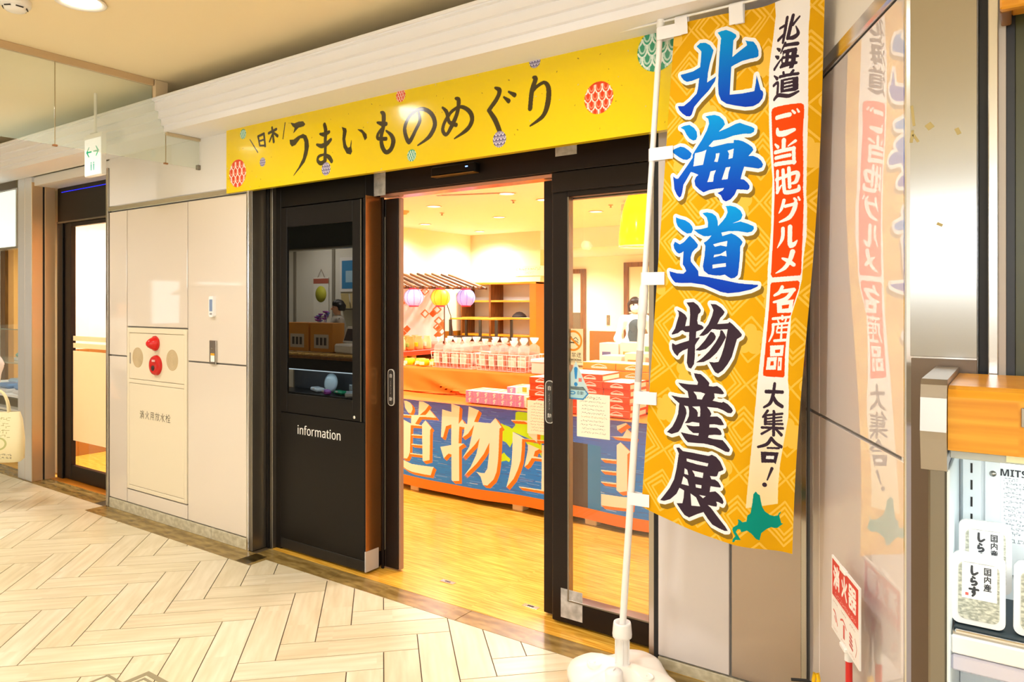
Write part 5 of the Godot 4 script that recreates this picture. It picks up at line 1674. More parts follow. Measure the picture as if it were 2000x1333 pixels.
func extinguisher():
	var n := Vector3(-0.901, 0, 0.434)
	var u := Vector3(0.434, 0, 0.901)
	var bs := Basis(u, Vector3.UP, n)
	var t := thing("extinguisher_sign_stand", "red and white fire extinguisher sign board on a red post before the side wall", "sign", Vector3(-0.411, 0, 0.4425))
	var p := Pic.new(512, 420, Color("f5f2ef"))
	p.rect(14, 14, 498, 220, Color("d92a1c"))
	p.write("消火器", KANJI, Vector2(36, 36), 128, Color("fdf6f2"), Color("d92a1c"), false, 1.05, 4.0)
	p.scribble(60, 186, 460, 22, Color("f5c9c0"), 600)
	p.rect(14, 226, 498, 229, Color("d8b8b0"))
	for k in 3:
		p.scribble(28 + k * 160, 240, 130 + k * 160, 13, Color("b0766a"), 610 + k)
		p.scribble(28 + k * 160, 392, 130 + k * 160, 11, Color("cf9a90"), 620 + k)
	p.stroke([Vector3(40, 300, 5), Vector3(80, 310, 6), Vector3(120, 360, 5)], Color("d23a2c"))
	p.stroke([Vector3(60, 330, 5), Vector3(90, 350, 5)], Color("d23a2c"))
	p.stroke([Vector3(180, 300, 5), Vector3(230, 285, 5), Vector3(290, 310, 4)], Color("d23a2c"))
	p.rect(230, 305, 258, 380, Color("d23a2c"))
	for k in 4:
		p.line(Vector2(350, 300 + k * 20), Vector2(384 + k * 6, 306 + k * 20), 7, Color("c23a3c"))
	p.stroke([Vector3(440, 290, 3), Vector3(470, 330, 4), Vector3(450, 380, 3)], Color("c86a5c"))
	obj("board", plate(Vector3(0, 0.622, 0), 0.27, 0.222, 0.005, bs), pic_mat(p, 0.4), t)
	var post := MB.new()
	post.tube([Vector3(0, 0.02, 0) - n * 0.012, Vector3(0, 0.495, 0) - n * 0.012], 0.0095, 14)
	obj("post", post, M.red_paint, t)
	var cl := MB.new()
	cl.tube([Vector3(0, 0.475, 0) - n * 0.012, Vector3(0, 0.53, 0) - n * 0.012], 0.012, 14)
	obj("collar", cl, M.white_plastic, t)
	for y in [0.732, 0.512]:
		var k := MB.new()
		k.box(Vector3(0, y, 0) + n * 0.002, Vector3(0.05, 0.014, 0.012), 0.003, bs)
		obj("clip", k, M.white_plastic, t)
	var st := MB.new()
	st.lathe([Vector2(0, 0.012), Vector2(0.10, 0.012), Vector2(0.11, 0.006), Vector2(0.11, 0.0)], Vector3(0.0, 0.0, 0.0), 28)
	obj("stand", st, M.red_paint, t)
	var e := thing("fire_extinguisher", "fire extinguisher with yellow safety pin peeking over the bottom edge", "extinguisher", Vector3(-0.53, 0, 0.29))
	e.scale = Vector3.ONE * 0.83
	var b := MB.new()
	b.lathe([Vector2(0.0, 0.0), Vector2(0.062, 0.0), Vector2(0.066, 0.01), Vector2(0.066, 0.24), Vector2(0.055, 0.28), Vector2(0.03, 0.305), Vector2(0.02, 0.315), Vector2(0.02, 0.335), Vector2(0.0, 0.335)], Vector3.ZERO, 28)
	obj("cylinder", b, M.red, e)
	var hd := MB.new()
	hd.box(Vector3(0, 0.345, 0), Vector3(0.04, 0.03, 0.03), 0.004)
	hd.tube([Vector3(0.01, 0.36, 0), Vector3(-0.02, 0.375, 0.0), Vector3(-0.075, 0.372, 0.02)], 0.006, 10)
	hd.tube([Vector3(0.01, 0.35, 0), Vector3(-0.03, 0.352, 0.0), Vector3(-0.075, 0.335, 0.02)], 0.006, 10)
	obj("lever", hd, M.rubber, e)
	var pin := MB.new()
	pin.tube([Vector3(0.005, 0.365, 0.0), Vector3(0.002, 0.385, 0.0), Vector3(0.006, 0.41, 0.0), Vector3(0.016, 0.412, 0.0), Vector3(0.02, 0.39, 0.0), Vector3(0.015, 0.368, 0.0)], 0.0075, 10)
	obj("safety_pin", pin, M.yellow, e)
	var hs := MB.new()
	hs.tube([Vector3(0.02, 0.345, 0), Vector3(0.06, 0.34, 0.01), Vector3(0.085, 0.28, 0.02), Vector3(0.078, 0.14, 0.02)], 0.008, 10)
	obj("hose", hs, M.rubber, e)

# ==================================================================== inside the shop
func shop_tables():
	var t := thing("display_table", "long display table with a raised back tier under the orange cloth", "table", Vector3.ZERO)
	obj("table_top", bxm(Vector3(-4.80, 0.69, -2.0), Vector3(-1.0, 0.728, -1.62), 0.004), M.wood_light, t)
	obj("tier", bxm(Vector3(-4.36, 0.70, -2.75), Vector3(-1.0, 0.938, -1.99), 0.004), M.wood_light, t)
	obj("carcass", bxm(Vector3(-4.45, 0.12, -2.7), Vector3(-1.05, 0.69, -1.75), 0.004), hx("5b3b22", 0.7), t)
	for x in [-4.55, -4.02, -3.02, -2.42, -1.9, -1.2]:
		obj("leg", bxm(Vector3(x, 0, -1.72), Vector3(x + 0.09, 0.69, -1.63), 0.006), hx("e2c08a", 0.5), t)
	for x in [-4.4, -3.0, -1.2]:
		obj("leg", bxm(Vector3(x, 0, -2.65), Vector3(x + 0.09, 0.69, -2.56), 0.006), hx("e2c08a", 0.5), t)
	# orange cloth: over the table top, up the riser with folds, over the tier
	var c := MB.new()
	c.smooth(true)
	var nx := 120
	var rows := []
	var put := func(x: float, k: float) -> Vector3:
		# k: 0 front edge of the table .. 1 foot of the riser .. 2 top of the riser .. 3 back of the tier
		if k <= 1.0:
			var sag := 0.008 * sin(x * 9.0 + k * 4.0) * k * k
			return Vector3(x, 0.734 + maxf(0.0, sag), lerpf(-1.585, -1.955, k))
		if k <= 2.0:
			var v := k - 1.0
			var s := x + 4.4
			var d := 0.5 + 0.5 * sin(s * 7.5 - pow(1.0 - v, 1.4) * 5.5 + 0.6)
			var f := pow(d, 4.0) * 0.045 * (1.0 - v) * (1.0 if s < 1.4 else 0.45) + 0.010 * sin(s * 21.0 - (1.0 - v) * 3.0) * (1.0 - v * 0.7)
			return Vector3(x, lerpf(0.734, 0.949, v), -1.972 + 0.022 * (1.0 - v) + f)
		var w := k - 2.0
		return Vector3(x, 0.949 + 0.004 * sin(x * 14.0 + w * 9.0) * w * (1.0 - w) * 4.0, lerpf(-1.972, -2.76, w))
	var ks := [0.0, 0.3, 0.6, 0.9, 1.0]
	for i in range(1, 15): ks.append(1.0 + i / 14.0)
	for i in range(1, 6): ks.append(2.0 + i / 5.0)
	for k in ks:
		var r := []
		for i in nx + 1:
			var x := lerpf(-4.42, -0.95, float(i) / nx)
			if k <= 1.0: x = lerpf(-4.82, -0.95, float(i) / nx)
			r.append(put.call(x, k))
		rows.append(r)
	for j in rows.size() - 1:
		for i in nx:
			c.quad(rows[j][i], rows[j][i + 1], rows[j + 1][i + 1], rows[j + 1][i], Vector3(0, 1, 0.6))
	c.smooth(false)
	c.quad(Vector3(-4.42, 0.734, -1.96), Vector3(-4.42, 0.949, -1.972), Vector3(-4.42, 0.949, -2.76), Vector3(-4.42, 0.734, -2.76), Vector3.LEFT)
	tag(obj("orange_cloth", c, M.orange_cloth), "bright orange cloth with slanting folds draped over the table and its tier", "cloth")
	# printed banner across the front
	var W := 2048
	var H := 476
	var p := Pic.new(W, H, Color("3f5796"))
	rng.seed = 13
	for y in H - 50:
		var k := float(y) / H
		p.rect(0, y, W, y + 1, Color("5c62c8").lerp(Color("2080de"), clampf(k * 1.8, 0, 1)))
	for i in 1500:
		var x := rng.randf() * W
		var y := rng.randf() * (H - 60)
		var l := rng.randf_range(14, 90)
		var cc: Color = [Color("2a58a8"), Color("7aa2e4"), Color("3a88d6"), Color("5056a8")][i % 4]
		if y > H * 0.55 and i % 9 == 0: cc = Color("c3dcea")
		p.rect(x, y, x + l, y + 1 + i % 2, cc)
	var or2 := Color("ff7800")
	var cream := Color("fbeed6")
	p.print_items(TBROWN, Color("4a3a30"), cream)
	p.print_items(TSTREAK, Color("2a80c4"), cream)
	p.print_items(TGREEN, Color("c0ee00"), cream)
	for s in 7:
		p.print_items(TABLE, or2, or2, Vector2(3.2 * s, 2.0 * s))
	p.print_items(TABLE, cream, cream)
	p.rect(0, 424, W, 424 + 60, or2)
	var b := MB.new()
	b.smooth(true)
	for i in 90:
		var q := []
		for a in [i, i + 1]:
			var x := lerpf(-4.75, -1.78, a / 90.0)
			for y in [0.735, 0.045]:
				q.append(Vector3(x, y + 0.008 * sin(x * 4.0) * (1.0 if y < 0.4 else 0.0), -1.6 + 0.006 * sin(x * 11.0) * (1.0 if y < 0.4 else 0.3)))
		var u0 := i / 90.0
		var u1 := (i + 1) / 90.0
		b.quad(q[0], q[2], q[3], q[1], Vector3.BACK, [Vector2(u0, 0), Vector2(u1, 0), Vector2(u1, 1), Vector2(u0, 1)])
	var bm := pic_mat(p, 0.65)
	bm.cull_mode = BaseMaterial3D.CULL_DISABLED
	tag(obj("table_banner", b, bm), "blue banner with big cream and orange characters hung across the table front", "banner")
	# side table with a red shelf under the bamboo roof
	var s := thing("side_table", "side table with a red shelf edge left of the raised orange tier", "table", Vector3.ZERO)
	obj("body", bxm(Vector3(-5.95, 0.0, -3.95), Vector3(-4.60, 0.93, -2.05), 0.004), hx("f08a3a", 0.7), s)
	obj("top", bxm(Vector3(-5.97, 0.93, -3.97), Vector3(-4.52, 0.95, -2.02), 0.004), hx("f4d9a8", 0.6), s)
	obj("shelf", bxm(Vector3(-5.95, 1.015, -3.95), Vector3(-4.62, 1.06, -2.06), 0.004), hx("f03a08", 0.5), s)
	for q in [[-5.9, -3.9], [-4.72, -3.9], [-5.9, -2.14], [-4.72, -2.14]]:
		obj("shelf_post", bxm(Vector3(q[0], 0.95, q[1]), Vector3(q[0] + 0.05, 1.015, q[1] + 0.05), 0.003), hx("f03a08", 0.5), s)

func logo_pic(bg: Color) -> Pic:
	var p := Pic.new(200, 56, bg)
	var w := Color("fff6ec")
	p.stroke([Vector3(60, 26, 2), Vector3(100, 10, 3), Vector3(146, 24, 2)], w)
	var x := 58.0
	for k in 9:
		p.dot(x, 34 + (k % 3), 6.2, w, 7.0)
		p.dot(x, 34 + (k % 3), 2.2, bg, 2.6)
		x += 11.0
	p.rect(56, 40, 152, 43, w)
	p.rect(0, 53, 200, 56, Color("b93206"))
	return p

func shop_goods():
	# pink boxes: two rows of seven with white tops
	var cream := hx("fff3dc", 0.5)
	var pp := Pic.new(96, 64, Color("f27fa6"))
	pp.stroke([Vector3(56, 12, 5), Vector3(42, 26, 9), Vector3(54, 38, 7), Vector3(44, 54, 6)], Color("f6d6c6"))
	pp.stroke([Vector3(66, 14, 3), Vector3(60, 22, 3)], Color("f8e6d8"))
	pp.rect(0, 0, 2, 64, Color("f4a2bd"))
	pp.rect(94, 0, 96, 64, Color("c9386c"))
	var pm := pic_mat(pp, 0.4)
	var first: Node3D = null
	var w := 0.0769
	var names := ["first", "second", "third", "fourth", "fifth", "sixth", "seventh"]
	for row in 2:
		for i in 7:
			var at := Vector3(-3.4345 + i * w, 0.744 + row * 0.0465, -1.66)
			var lb := "pink-fronted small box, %s from the left in the %s row of the pink stack" % [names[i], ["bottom", "top"][row]]
			if first == null:
				first = thing("pink_box", lb, "box", at, 0.0, "pink boxes stacked on the table")
				obj("carton", bxm(Vector3(-w / 2 + 0.0008, 0, -0.22), Vector3(w / 2 - 0.0008, 0.0455, 0), 0.0015), cream, first)
				obj("printed_end", plate(Vector3(0, 0.02275, 0.001), w - 0.003, 0.043, 0.001), pm, first)
				obj("top_print", bxm(Vector3(-0.02, 0.0455, -0.19), Vector3(0.022, 0.0461, -0.06)), hx("f2d36a", 0.5), first)
			else:
				dup(first, at, 0.0, lb)
	dup(first, Vector3(-3.075, 0.8365, -1.70), 0.05, "single pink-fronted box lying on top of the pink stack")
	var wb := thing("white_box", "white box with a yellow print standing on the pink stack", "box", Vector3(-2.965, 0.8365, -1.74), -0.05)
	obj("carton", bxm(Vector3(-0.075, 0, -0.14), Vector3(0.085, 0.05, 0), 0.002), cream, wb)
	obj("print", bxm(Vector3(-0.04, 0.01, 0), Vector3(0.0, 0.045, 0.0008)), hx("e0a70c", 0.5), wb)
	var sb := thing("yellow_print_box", "cream box with an amber side print at the right end of the pink stack", "box", Vector3(-2.905, 0.744, -1.66), 0.0)
	obj("carton", bxm(Vector3(-0.022, 0, -0.2), Vector3(0.012, 0.085, 0), 0.002), cream, sb)
	obj("print", bxm(Vector3(-0.008, 0.008, 0), Vector3(0.012, 0.075, 0.0008)), hx("e09a0a", 0.5), sb)
	# red-orange boxes in four stacks
	var rm := pic_mat(logo_pic(Color("ff4a0a")), 0.4)
	var side := hx("ffe9cc", 0.5)
	var rb: Node3D = null
	var stacks := [[-2.785, 5, "first"], [-2.588, 6, "second"], [-2.391, 6, "third"], [-2.190, 5, "fourth"]]
	for s in stacks:
		for k in s[1]:
			var at := Vector3(s[0] + 0.003 * sin(k * 2.3), 0.742 + k * 0.0465, -1.65 + 0.002 * cos(k * 3.1))
			var lb := "flat red box with white lettering, %s from the bottom in the %s stack" % [["first", "second", "third", "fourth", "fifth", "sixth"][k], s[2]]
			if rb == null:
				rb = thing("red_box", lb, "box", at, 0.0, "red-orange boxes stacked on the table")
				obj("carton", bxm(Vector3(-0.0965, 0, -0.26), Vector3(0.0965, 0.0455, 0), 0.0015), hx("ff5a1c", 0.45), rb)
				obj("printed_front", plate(Vector3(0, 0.02275, 0.001), 0.191, 0.044, 0.001), rm, rb)
				obj("side_label", bxm(Vector3(0.0965, 0.006, -0.25), Vector3(0.0973, 0.034, -0.01)), side, rb)
				obj("lid", bxm(Vector3(-0.094, 0.0455, -0.257), Vector3(0.094, 0.0463, -0.003)), side, rb)
			else:
				dup(rb, at, 0.0, lb)
	# orange gift boxes on the tier
	var om := pic_mat(logo_pic(Color("ffa01c")), 0.45)
	var ob: Node3D = null
	for row in 2:
		for i in 3:
			var at := Vector3(-2.52 + i * 0.275, 0.956 + row * 0.056, -2.02)
			var lb := "orange gift box behind the red stacks, %s in the %s row" % [["left one", "middle one", "right one"][i], ["lower", "upper"][row]]
			if ob == null:
				ob = thing("orange_gift_box", lb, "box", at, 0.0, "orange gift boxes on the tier")
				obj("carton", bxm(Vector3(-0.135, 0, -0.2), Vector3(0.135, 0.055, 0), 0.002), hx("ffb03c", 0.5), ob)
				obj("printed_front", plate(Vector3(0, 0.0275, 0.001), 0.264, 0.05, 0.001), om, ob)
				obj("lid", bxm(Vector3(-0.133, 0.055, -0.198), Vector3(0.133, 0.0558, -0.002)), side, ob)
			else:
				dup(ob, at, 0.0, lb)
	# white boxes and wrapped packs behind them
	rng.seed = 31
	var tints := [Color("fff6e2"), Color("fdeccb"), Color("fffaf0"), Color("f6d9b0")]
	var prints := [Color("5a6c9c"), Color("d9a441"), Color("7fae6a"), Color("e07a3c")]
	var spots := [[-2.62, 0.956, -2.42, 0.17, 0.135], [-2.42, 0.956, -2.42, 0.17, 0.16], [-2.22, 0.956, -2.42, 0.18, 0.17], [-2.01, 0.956, -2.42, 0.17, 0.20], [-2.74, 0.956, -2.605, 0.17, 0.22], [-2.55, 0.956, -2.605, 0.18, 0.23], [-2.36, 0.956, -2.605, 0.18, 0.30], [-2.17, 0.956, -2.605, 0.18, 0.31], [-1.98, 0.956, -2.605, 0.18, 0.30], [-1.79, 0.956, -2.605, 0.18, 0.28]]
	for i in spots.size():
		var q = spots[i]
		var t := thing("white_gift_box", "white printed gift box standing on the tier, %s from the left in the %s row" % [["first", "second", "third", "fourth", "fifth", "sixth"][i if i < 4 else (i - 4)], "front" if i < 4 else "back"], "box", Vector3(q[0], q[1], q[2]), rng.randf_range(-0.06, 0.06))
		obj("carton", bxm(Vector3(-q[3] / 2, 0, -0.16), Vector3(q[3] / 2, q[4], 0), 0.003), mat(tints[i % 4], 0.5), t)
		obj("print_band", bxm(Vector3(-q[3] * 0.35, q[4] * 0.55, 0), Vector3(q[3] * 0.1, q[4] * 0.68, 0.0008)), mat(prints[i % 4], 0.5), t)
		obj("print_patch", bxm(Vector3(q[3] * 0.12, q[4] * 0.2, 0), Vector3(q[3] * 0.4, q[4] * 0.45, 0.0008)), mat(prints[(i + 1) % 4].lerp(Color.WHITE, 0.3), 0.5), t)
	var pt := thing("price_tag", "small white price tag on a stick before the red boxes", "price tag", Vector3(-2.455, 0.742, -1.63))
	obj("card", bxm(Vector3(-0.035, 0.115, 0), Vector3(0.035, 0.155, 0.0015), 0.0005), M.white, pt)
	obj("stick", bxm(Vector3(-0.012, 0, 0), Vector3(-0.006, 0.116, 0.002)), M.white, pt)
	obj("foot", bxm(Vector3(-0.02, 0, -0.01), Vector3(0.004, 0.004, 0.012), 0.001), M.white, pt)
	# wire baskets of bagged bread
	for bi in 2:
		var x0: float = [-4.14, -3.66][bi]
		var x1: float = [-3.69, -3.16][bi]
		var t := thing("wire_basket", "white wire basket of bagged snacks on the orange tier, the %s one" % ["left", "right"][bi], "basket", Vector3((x0 + x1) / 2, 0.953, -2.16))
		var hw := (x1 - x0) / 2
		var wire := MB.new()
		var r := 0.0016
		for y in [0.003, 0.045, 0.09, 0.135]:
			var g: float = 0.012 * y / 0.135
			var c := [Vector3(-hw - g + 0.012, y, 0.13 + g), Vector3(hw + g - 0.012, y, 0.13 + g), Vector3(hw + g - 0.012, y, -0.13 - g), Vector3(-hw - g + 0.012, y, -0.13 - g)]
			for i in 4: wire.tube([c[i], c[(i + 1) % 4]], r if y < 0.13 else r * 1.7, 6)
		for i in 12:
			var x := lerpf(-hw + 0.012, hw - 0.012, i / 11.0)
			wire.tube([Vector3(x, 0.003, 0.13), Vector3(x * 1.03, 0.135, 0.142)], r, 6)
			wire.tube([Vector3(x, 0.003, -0.13), Vector3(x * 1.03, 0.135, -0.142)], r, 6)
			wire.tube([Vector3(x, 0.003, 0.13), Vector3(x, 0.003, -0.13)], r, 6)
		for i in 7:
			var z := lerpf(-0.13, 0.13, i / 6.0)
			for sg in [-1.0, 1.0]:
				wire.tube([Vector3((hw - 0.012) * sg, 0.003, z), Vector3(hw * sg, 0.135, z * 1.08)], r, 6)
		obj("wires", wire, hx("fff8ee", 0.3), t)
	var bag: Node3D = null
	rng.seed = 17
	for bi in 2:
		var x0: float = [-4.09, -3.60][bi]
		for row in 2:
			for i in [4, 5][bi]:
				var at := Vector3(x0 + i * 0.0955 + (0.02 if row else 0.0), 0.962, -2.075 - row * 0.12)
				var lb := "clear snack bag with white tied top, %s in %s row of the %s basket" % [["first", "second", "third", "fourth", "fifth"][i], ["front", "back"][row], ["left", "right"][bi]]
				var tw := rng.randf_range(-0.3, 0.3)
				if bag == null:
					bag = thing("snack_bag", lb, "bag", at, tw, "snack bags in the wire baskets")
					make_bag(bag)
				else:
					var d := dup(bag, at, tw, lb)
					d.scale = Vector3.ONE * rng.randf_range(0.93, 1.06)
	var tb := thing("pink_crate", "pale pink and white crate beside the right basket at the door stile", "crate", Vector3(-3.02, 0.953, -2.02))
	obj("body", bxm(Vector3(-0.09, 0, -0.2), Vector3(0.19, 0.09, 0), 0.004), hx("f7c9b4", 0.5), tb)
	obj("rim", bxm(Vector3(-0.095, 0.09, -0.205), Vector3(0.195, 0.115, 0.005), 0.004), M.white, tb)
	var cs := thing("white_tag_holder", "small white card leaning on the pink crate", "card", Vector3(-2.90, 1.068, -2.10))
	obj("card", bxm(Vector3(-0.03, 0, -0.002), Vector3(0.05, 0.07, 0), 0.001), M.white, cs)
	obj("mark", bxm(Vector3(-0.005, 0.02, 0), Vector3(0.02, 0.05, 0.0006)), M.bamboo_dark, cs)
	# yellow packs and tan jars on the side table
	rng.seed = 23
	for i in 8:
		var at := Vector3(-4.60 - (i / 4) * 0.20, 0.951, -2.10 - (i % 4) * 0.13)
		var t := thing("yellow_pack", "yellow printed snack pack under the red shelf, %s from the front in the %s row" % [["first", "second", "third", "fourth"][i % 4], ["right", "left"][i / 4]], "snack pack", at, 1.1 + rng.randf_range(-0.15, 0.15))
		if i < 4: t.position = Vector3(-4.44 + i * 0.085, 0.953, -2.08 - (i % 2) * 0.05); t.rotation.y = rng.randf_range(-0.2, 0.3)
		var m := MB.new()
		m.lathe([Vector2(0.0, 0.0), Vector2(0.042, 0.002), Vector2(0.05, 0.03), Vector2(0.044, 0.056), Vector2(0.04, 0.06), Vector2(0, 0.06)], Vector3.ZERO, 8)
		obj("pouch", m, hx("f4e000", 0.35), t)
		obj("label", bxm(Vector3(-0.024, 0.012, 0.044), Vector3(0.024, 0.04, 0.05), 0.002), hx("fff6c8", 0.5), t)
	for i in 10:
		var at := Vector3(-4.68 - (i / 5) * 0.16, 1.061, -2.10 - (i % 5) * 0.12)
		var t := thing("snack_jar", "tan snack pouch on the red shelf, %s from the front in the %s row" % [["first", "second", "third", "fourth", "fifth"][i % 5], ["right", "left"][i / 5]], "snack pack", at)
		var m := MB.new()
		m.lathe([Vector2(0.0, 0.0), Vector2(0.036, 0.0), Vector2(0.042, 0.02), Vector2(0.04, 0.09), Vector2(0.028, 0.115), Vector2(0.034, 0.13), Vector2(0.0, 0.128)], Vector3.ZERO, 12)
		obj("pouch", m, hx(["e0b070", "f0cf9a", "d89a4a"][i % 3], 0.35), t)
		obj("label", bxm(Vector3(-0.026, 0.03, 0.036), Vector3(0.026, 0.07, 0.042), 0.002), hx(["e8d400", "fff4e0", "8fb04a"][i % 3], 0.5), t)
	stall_roof(Vector3(-4.58, 1.66, -3.37), Vector3(-0.5, 0, 0.866), 1.62, 1.02, [[0.20, 0], [0.48, 1], [0.762, 2], [1.065, 1], [1.36, 0]], "inside the shop", 0.35)

func make_bag(t: Node3D):
	var c := MB.new()
	c.box(Vector3(0, 0.072, 0), Vector3(0.072, 0.136, 0.062), 0.012)
	obj("contents", c, hx("c45c10", 0.5), t)
	obj("label", bxm(Vector3(-0.034, 0.03, 0.034), Vector3(0.034, 0.11, 0.0395), 0.001), hx("f7d9c2", 0.5), t)
	var m := MB.new()
	m.smooth(true)
	var prof := [[0.045, 0.0, 1.0], [0.047, 0.03, 1.0], [0.047, 0.155, 0.95], [0.043, 0.182, 0.85], [0.022, 0.198, 0.9], [0.010, 0.204, 1.0]]
	var flare := [[0.010, 0.204, 1.0], [0.020, 0.215, 0.6], [0.034, 0.236, 0.4], [0.036, 0.25, 0.35]]
	for pr in [prof, flare]:
		var mm := MB.new()
		mm.smooth(true)
		for i in pr.size() - 1:
			for k in 16:
				var q := []
				for e in [[i, k], [i, k + 1], [i + 1, k + 1], [i + 1, k]]:
					var a: float = TAU * e[1] / 16.0
					var rr: float = pr[e[0]][0] * (1.0 + (0.12 * cos(a * 5.0) if pr[e[0]][1] > 0.16 else 0.03 * cos(a * 3.0)))
					q.append(Vector3(cos(a) * rr, pr[e[0]][1], sin(a) * rr * pr[e[0]][2]))
				mm.quad(q[0], q[1], q[2], q[3], Vector3(q[0].x + q[1].x, 0.01, q[0].z + q[1].z))
		if pr == prof:
			var f := mat(Color(1.0, 0.96, 0.92, 0.20), 0.3)
			f.transparency = BaseMaterial3D.TRANSPARENCY_ALPHA
			obj("film", mm, f, t)
		else:
			obj("tied_top", mm, hx("fffdf8", 0.35), t)

func stall_roof(D: Vector3, e: Vector3, along: float, down: float, lamps: Array, where: String, power: float):
	var s := Vector3(e.z, 0, -e.x)       # down the slope, horizontally
	var t := thing("bamboo_roof", "festival stall roof of slanting bamboo sticks %s" % where, "stall roof", D)
	var lo := Vector3(0, 0, 0)
	var slope := s * -down + Vector3(0, 0.17, 0)
	rng.seed = 41
	var n := int(along / 0.046)
	for i in n:
		var o := e * (i * 0.046)
		var j := Vector3(0, 0.012 * (i % 2), 0)
		var m := MB.new()
		var a := lo + o + j - slope * rng.randf_range(0.0, 0.05)
		var b := slope * rng.randf_range(0.93, 1.02) + o + j
		m.tube([a, a.lerp(b, 0.33), a.lerp(b, 0.34), a.lerp(b, 0.66), a.lerp(b, 0.67), b], [0.013, 0.014, 0.0155, 0.0145, 0.0155, 0.014], 7)
		obj("stick", m, M.bamboo if i % 3 else M.bamboo_dark, t)
	for k in [0.08, 0.5, 0.92]:
		var m := MB.new()
		m.tube([slope * k - e * 0.05 + Vector3(0, -0.016, 0), slope * k + e * along + Vector3(0, -0.016, 0)], 0.010, 7)
		obj("batten", m, M.bamboo_dark, t)
	for q in [[0.5, 0.27], [0.5, along - 0.1], [0.95, 0.27], [0.95, along - 0.1]]:
		var top: Vector3 = slope * q[0] + e * q[1]
		var m := MB.new()
		m.tube([Vector3(top.x, 1.06 - D.y, top.z), top - Vector3(0, 0.01, 0)], 0.012, 8)
		obj("post", m, M.bamboo_dark, t)
	# lanterns under the eave
	for q in lamps:
		var at: Vector3 = D + e * q[0] + Vector3(0, -0.10, 0) - s * 0.03
		var names := ["pale blue", "yellow", "light blue"]
		var col: Color = [Color("8f9cff"), Color("ffc800"), Color("a4bcff")][q[1]]
		if power < 0.2: names = ["blue", "orange", "red"]
		if power < 0.2: col = [Color("6a78d8"), Color("ffb400"), Color("ff5a3a")][q[1]]
		var lt := thing("paper_lantern", "%s paper lantern with red rims %s, %s" % [names[q[1]], where, {0.20: "rightmost of five", 0.48: "second from the right", 0.762: "third from the right", 1.065: "fourth from the right", 1.36: "leftmost of five", 0.3: "first", 0.7: "second", 1.1: "third", 1.5: "last"}[q[0]]], "lantern", at)
		var m := MB.new()
		var prof := []
		for i in 17:
			var a := PI * (0.16 + 0.68 * i / 16.0)
			var rib := 1.0 - 0.015 * (i % 2)
			prof.append(Vector2(sin(a) * 0.096 * rib, -cos(a) * 0.094))
		m.lathe(prof, Vector3.ZERO, 24)
		var g := glow(col, 0.42, col.lerp(Color.WHITE, 0.3))
		obj("paper_globe", m, g, lt)
		for k in 8:
			var st := MB.new()
			var path := []
			for i in 9:
				var a := PI * (0.16 + 0.68 * i / 8.0)
				path.append(Vector3(cos(TAU * k / 8) * sin(a) * 0.0975, -cos(a) * 0.0945, sin(TAU * k / 8) * sin(a) * 0.0975))
			st.tube(path, 0.0016, 5)
			obj("rib", st, hx("4a58b8" if q[1] != 1 else "c99a00", 0.5), lt)
		for y in [-0.094, 0.078]:
			var rm := MB.new()
			rm.lathe([Vector2(0.046, y), Vector2(0.05, y + 0.002), Vector2(0.05, y + 0.015), Vector2(0.046, y + 0.017), Vector2(0.044, y + 0.008)], Vector3.ZERO, 20)
			obj("rim", rm, hx("e83a5a", 0.4), lt)
		var hk := MB.new()
		hk.tube([Vector3(0, 0.085, 0), Vector3(0.004, 0.12, 0)], 0.003, 6)
		obj("hook", hk, M.black_matt, lt)
		var l := OmniLight3D.new()
		l.name = numbered("lantern_light")
		add_child(l)
		l.position = at
		l.light_energy = 0.02
		l.light_color = col
		l.light_size = 0.05
		l.omni_range = 15.0
		l.omni_attenuation = 2.0
		l.shadow_enabled = true
	# printed cloth behind
	var p := Pic.new(768, 400, Color("fdeee4"))
	rng.seed = 51
	var or2 := Color("ee6a24")
	for k in 18:
		var c := Vector2(rng.randf_range(20, 740), rng.randf_range(30, 370))
		var r := 27.0
		for d in [[0, 0], [1, -1], [2, 0], [1, 1], [3, -1]]:
			if rng.randf() < 0.35: continue
			var cc := c + Vector2(d[0] * r * 1.05, d[1] * r * 1.05)
			var q := PackedVector2Array([cc + Vector2(0, -r), cc + Vector2(r, 0), cc + Vector2(0, r), cc + Vector2(-r, 0)])
			if rng.randf() < 0.42:
				p.poly(q, or2)
			else:
				for i in 4: p.line(q[i], q[(i + 1) % 4], 4.5, or2.lerp(Color("f3b28a"), 0.4))
	var bc := MB.new()
	bc.smooth(true)
	var Q := D - s * (down * 0.49) + e * 0.27
	for i in 24:
		var q := []
		for a in [i, i + 1]:
			for y in [1.70, 1.09]:
				q.append(Vector3(Q.x, y, Q.z) + e * ((along - 0.38) * a / 24.0) + s * 0.008 * sin(a * 1.7))
		bc.quad(q[0], q[2], q[3], q[1], s, [Vector2(1.0 - i / 24.0, 0), Vector2(1.0 - (i + 1) / 24.0, 0), Vector2(1.0 - (i + 1) / 24.0, 1), Vector2(1.0 - i / 24.0, 1)])
	var bm := pic_mat(p, 0.8)
	bm.cull_mode = BaseMaterial3D.CULL_DISABLED
	tag(obj("backdrop_cloth", bc, bm), "white cloth with orange diamond print behind the lanterns %s" % where, "cloth")

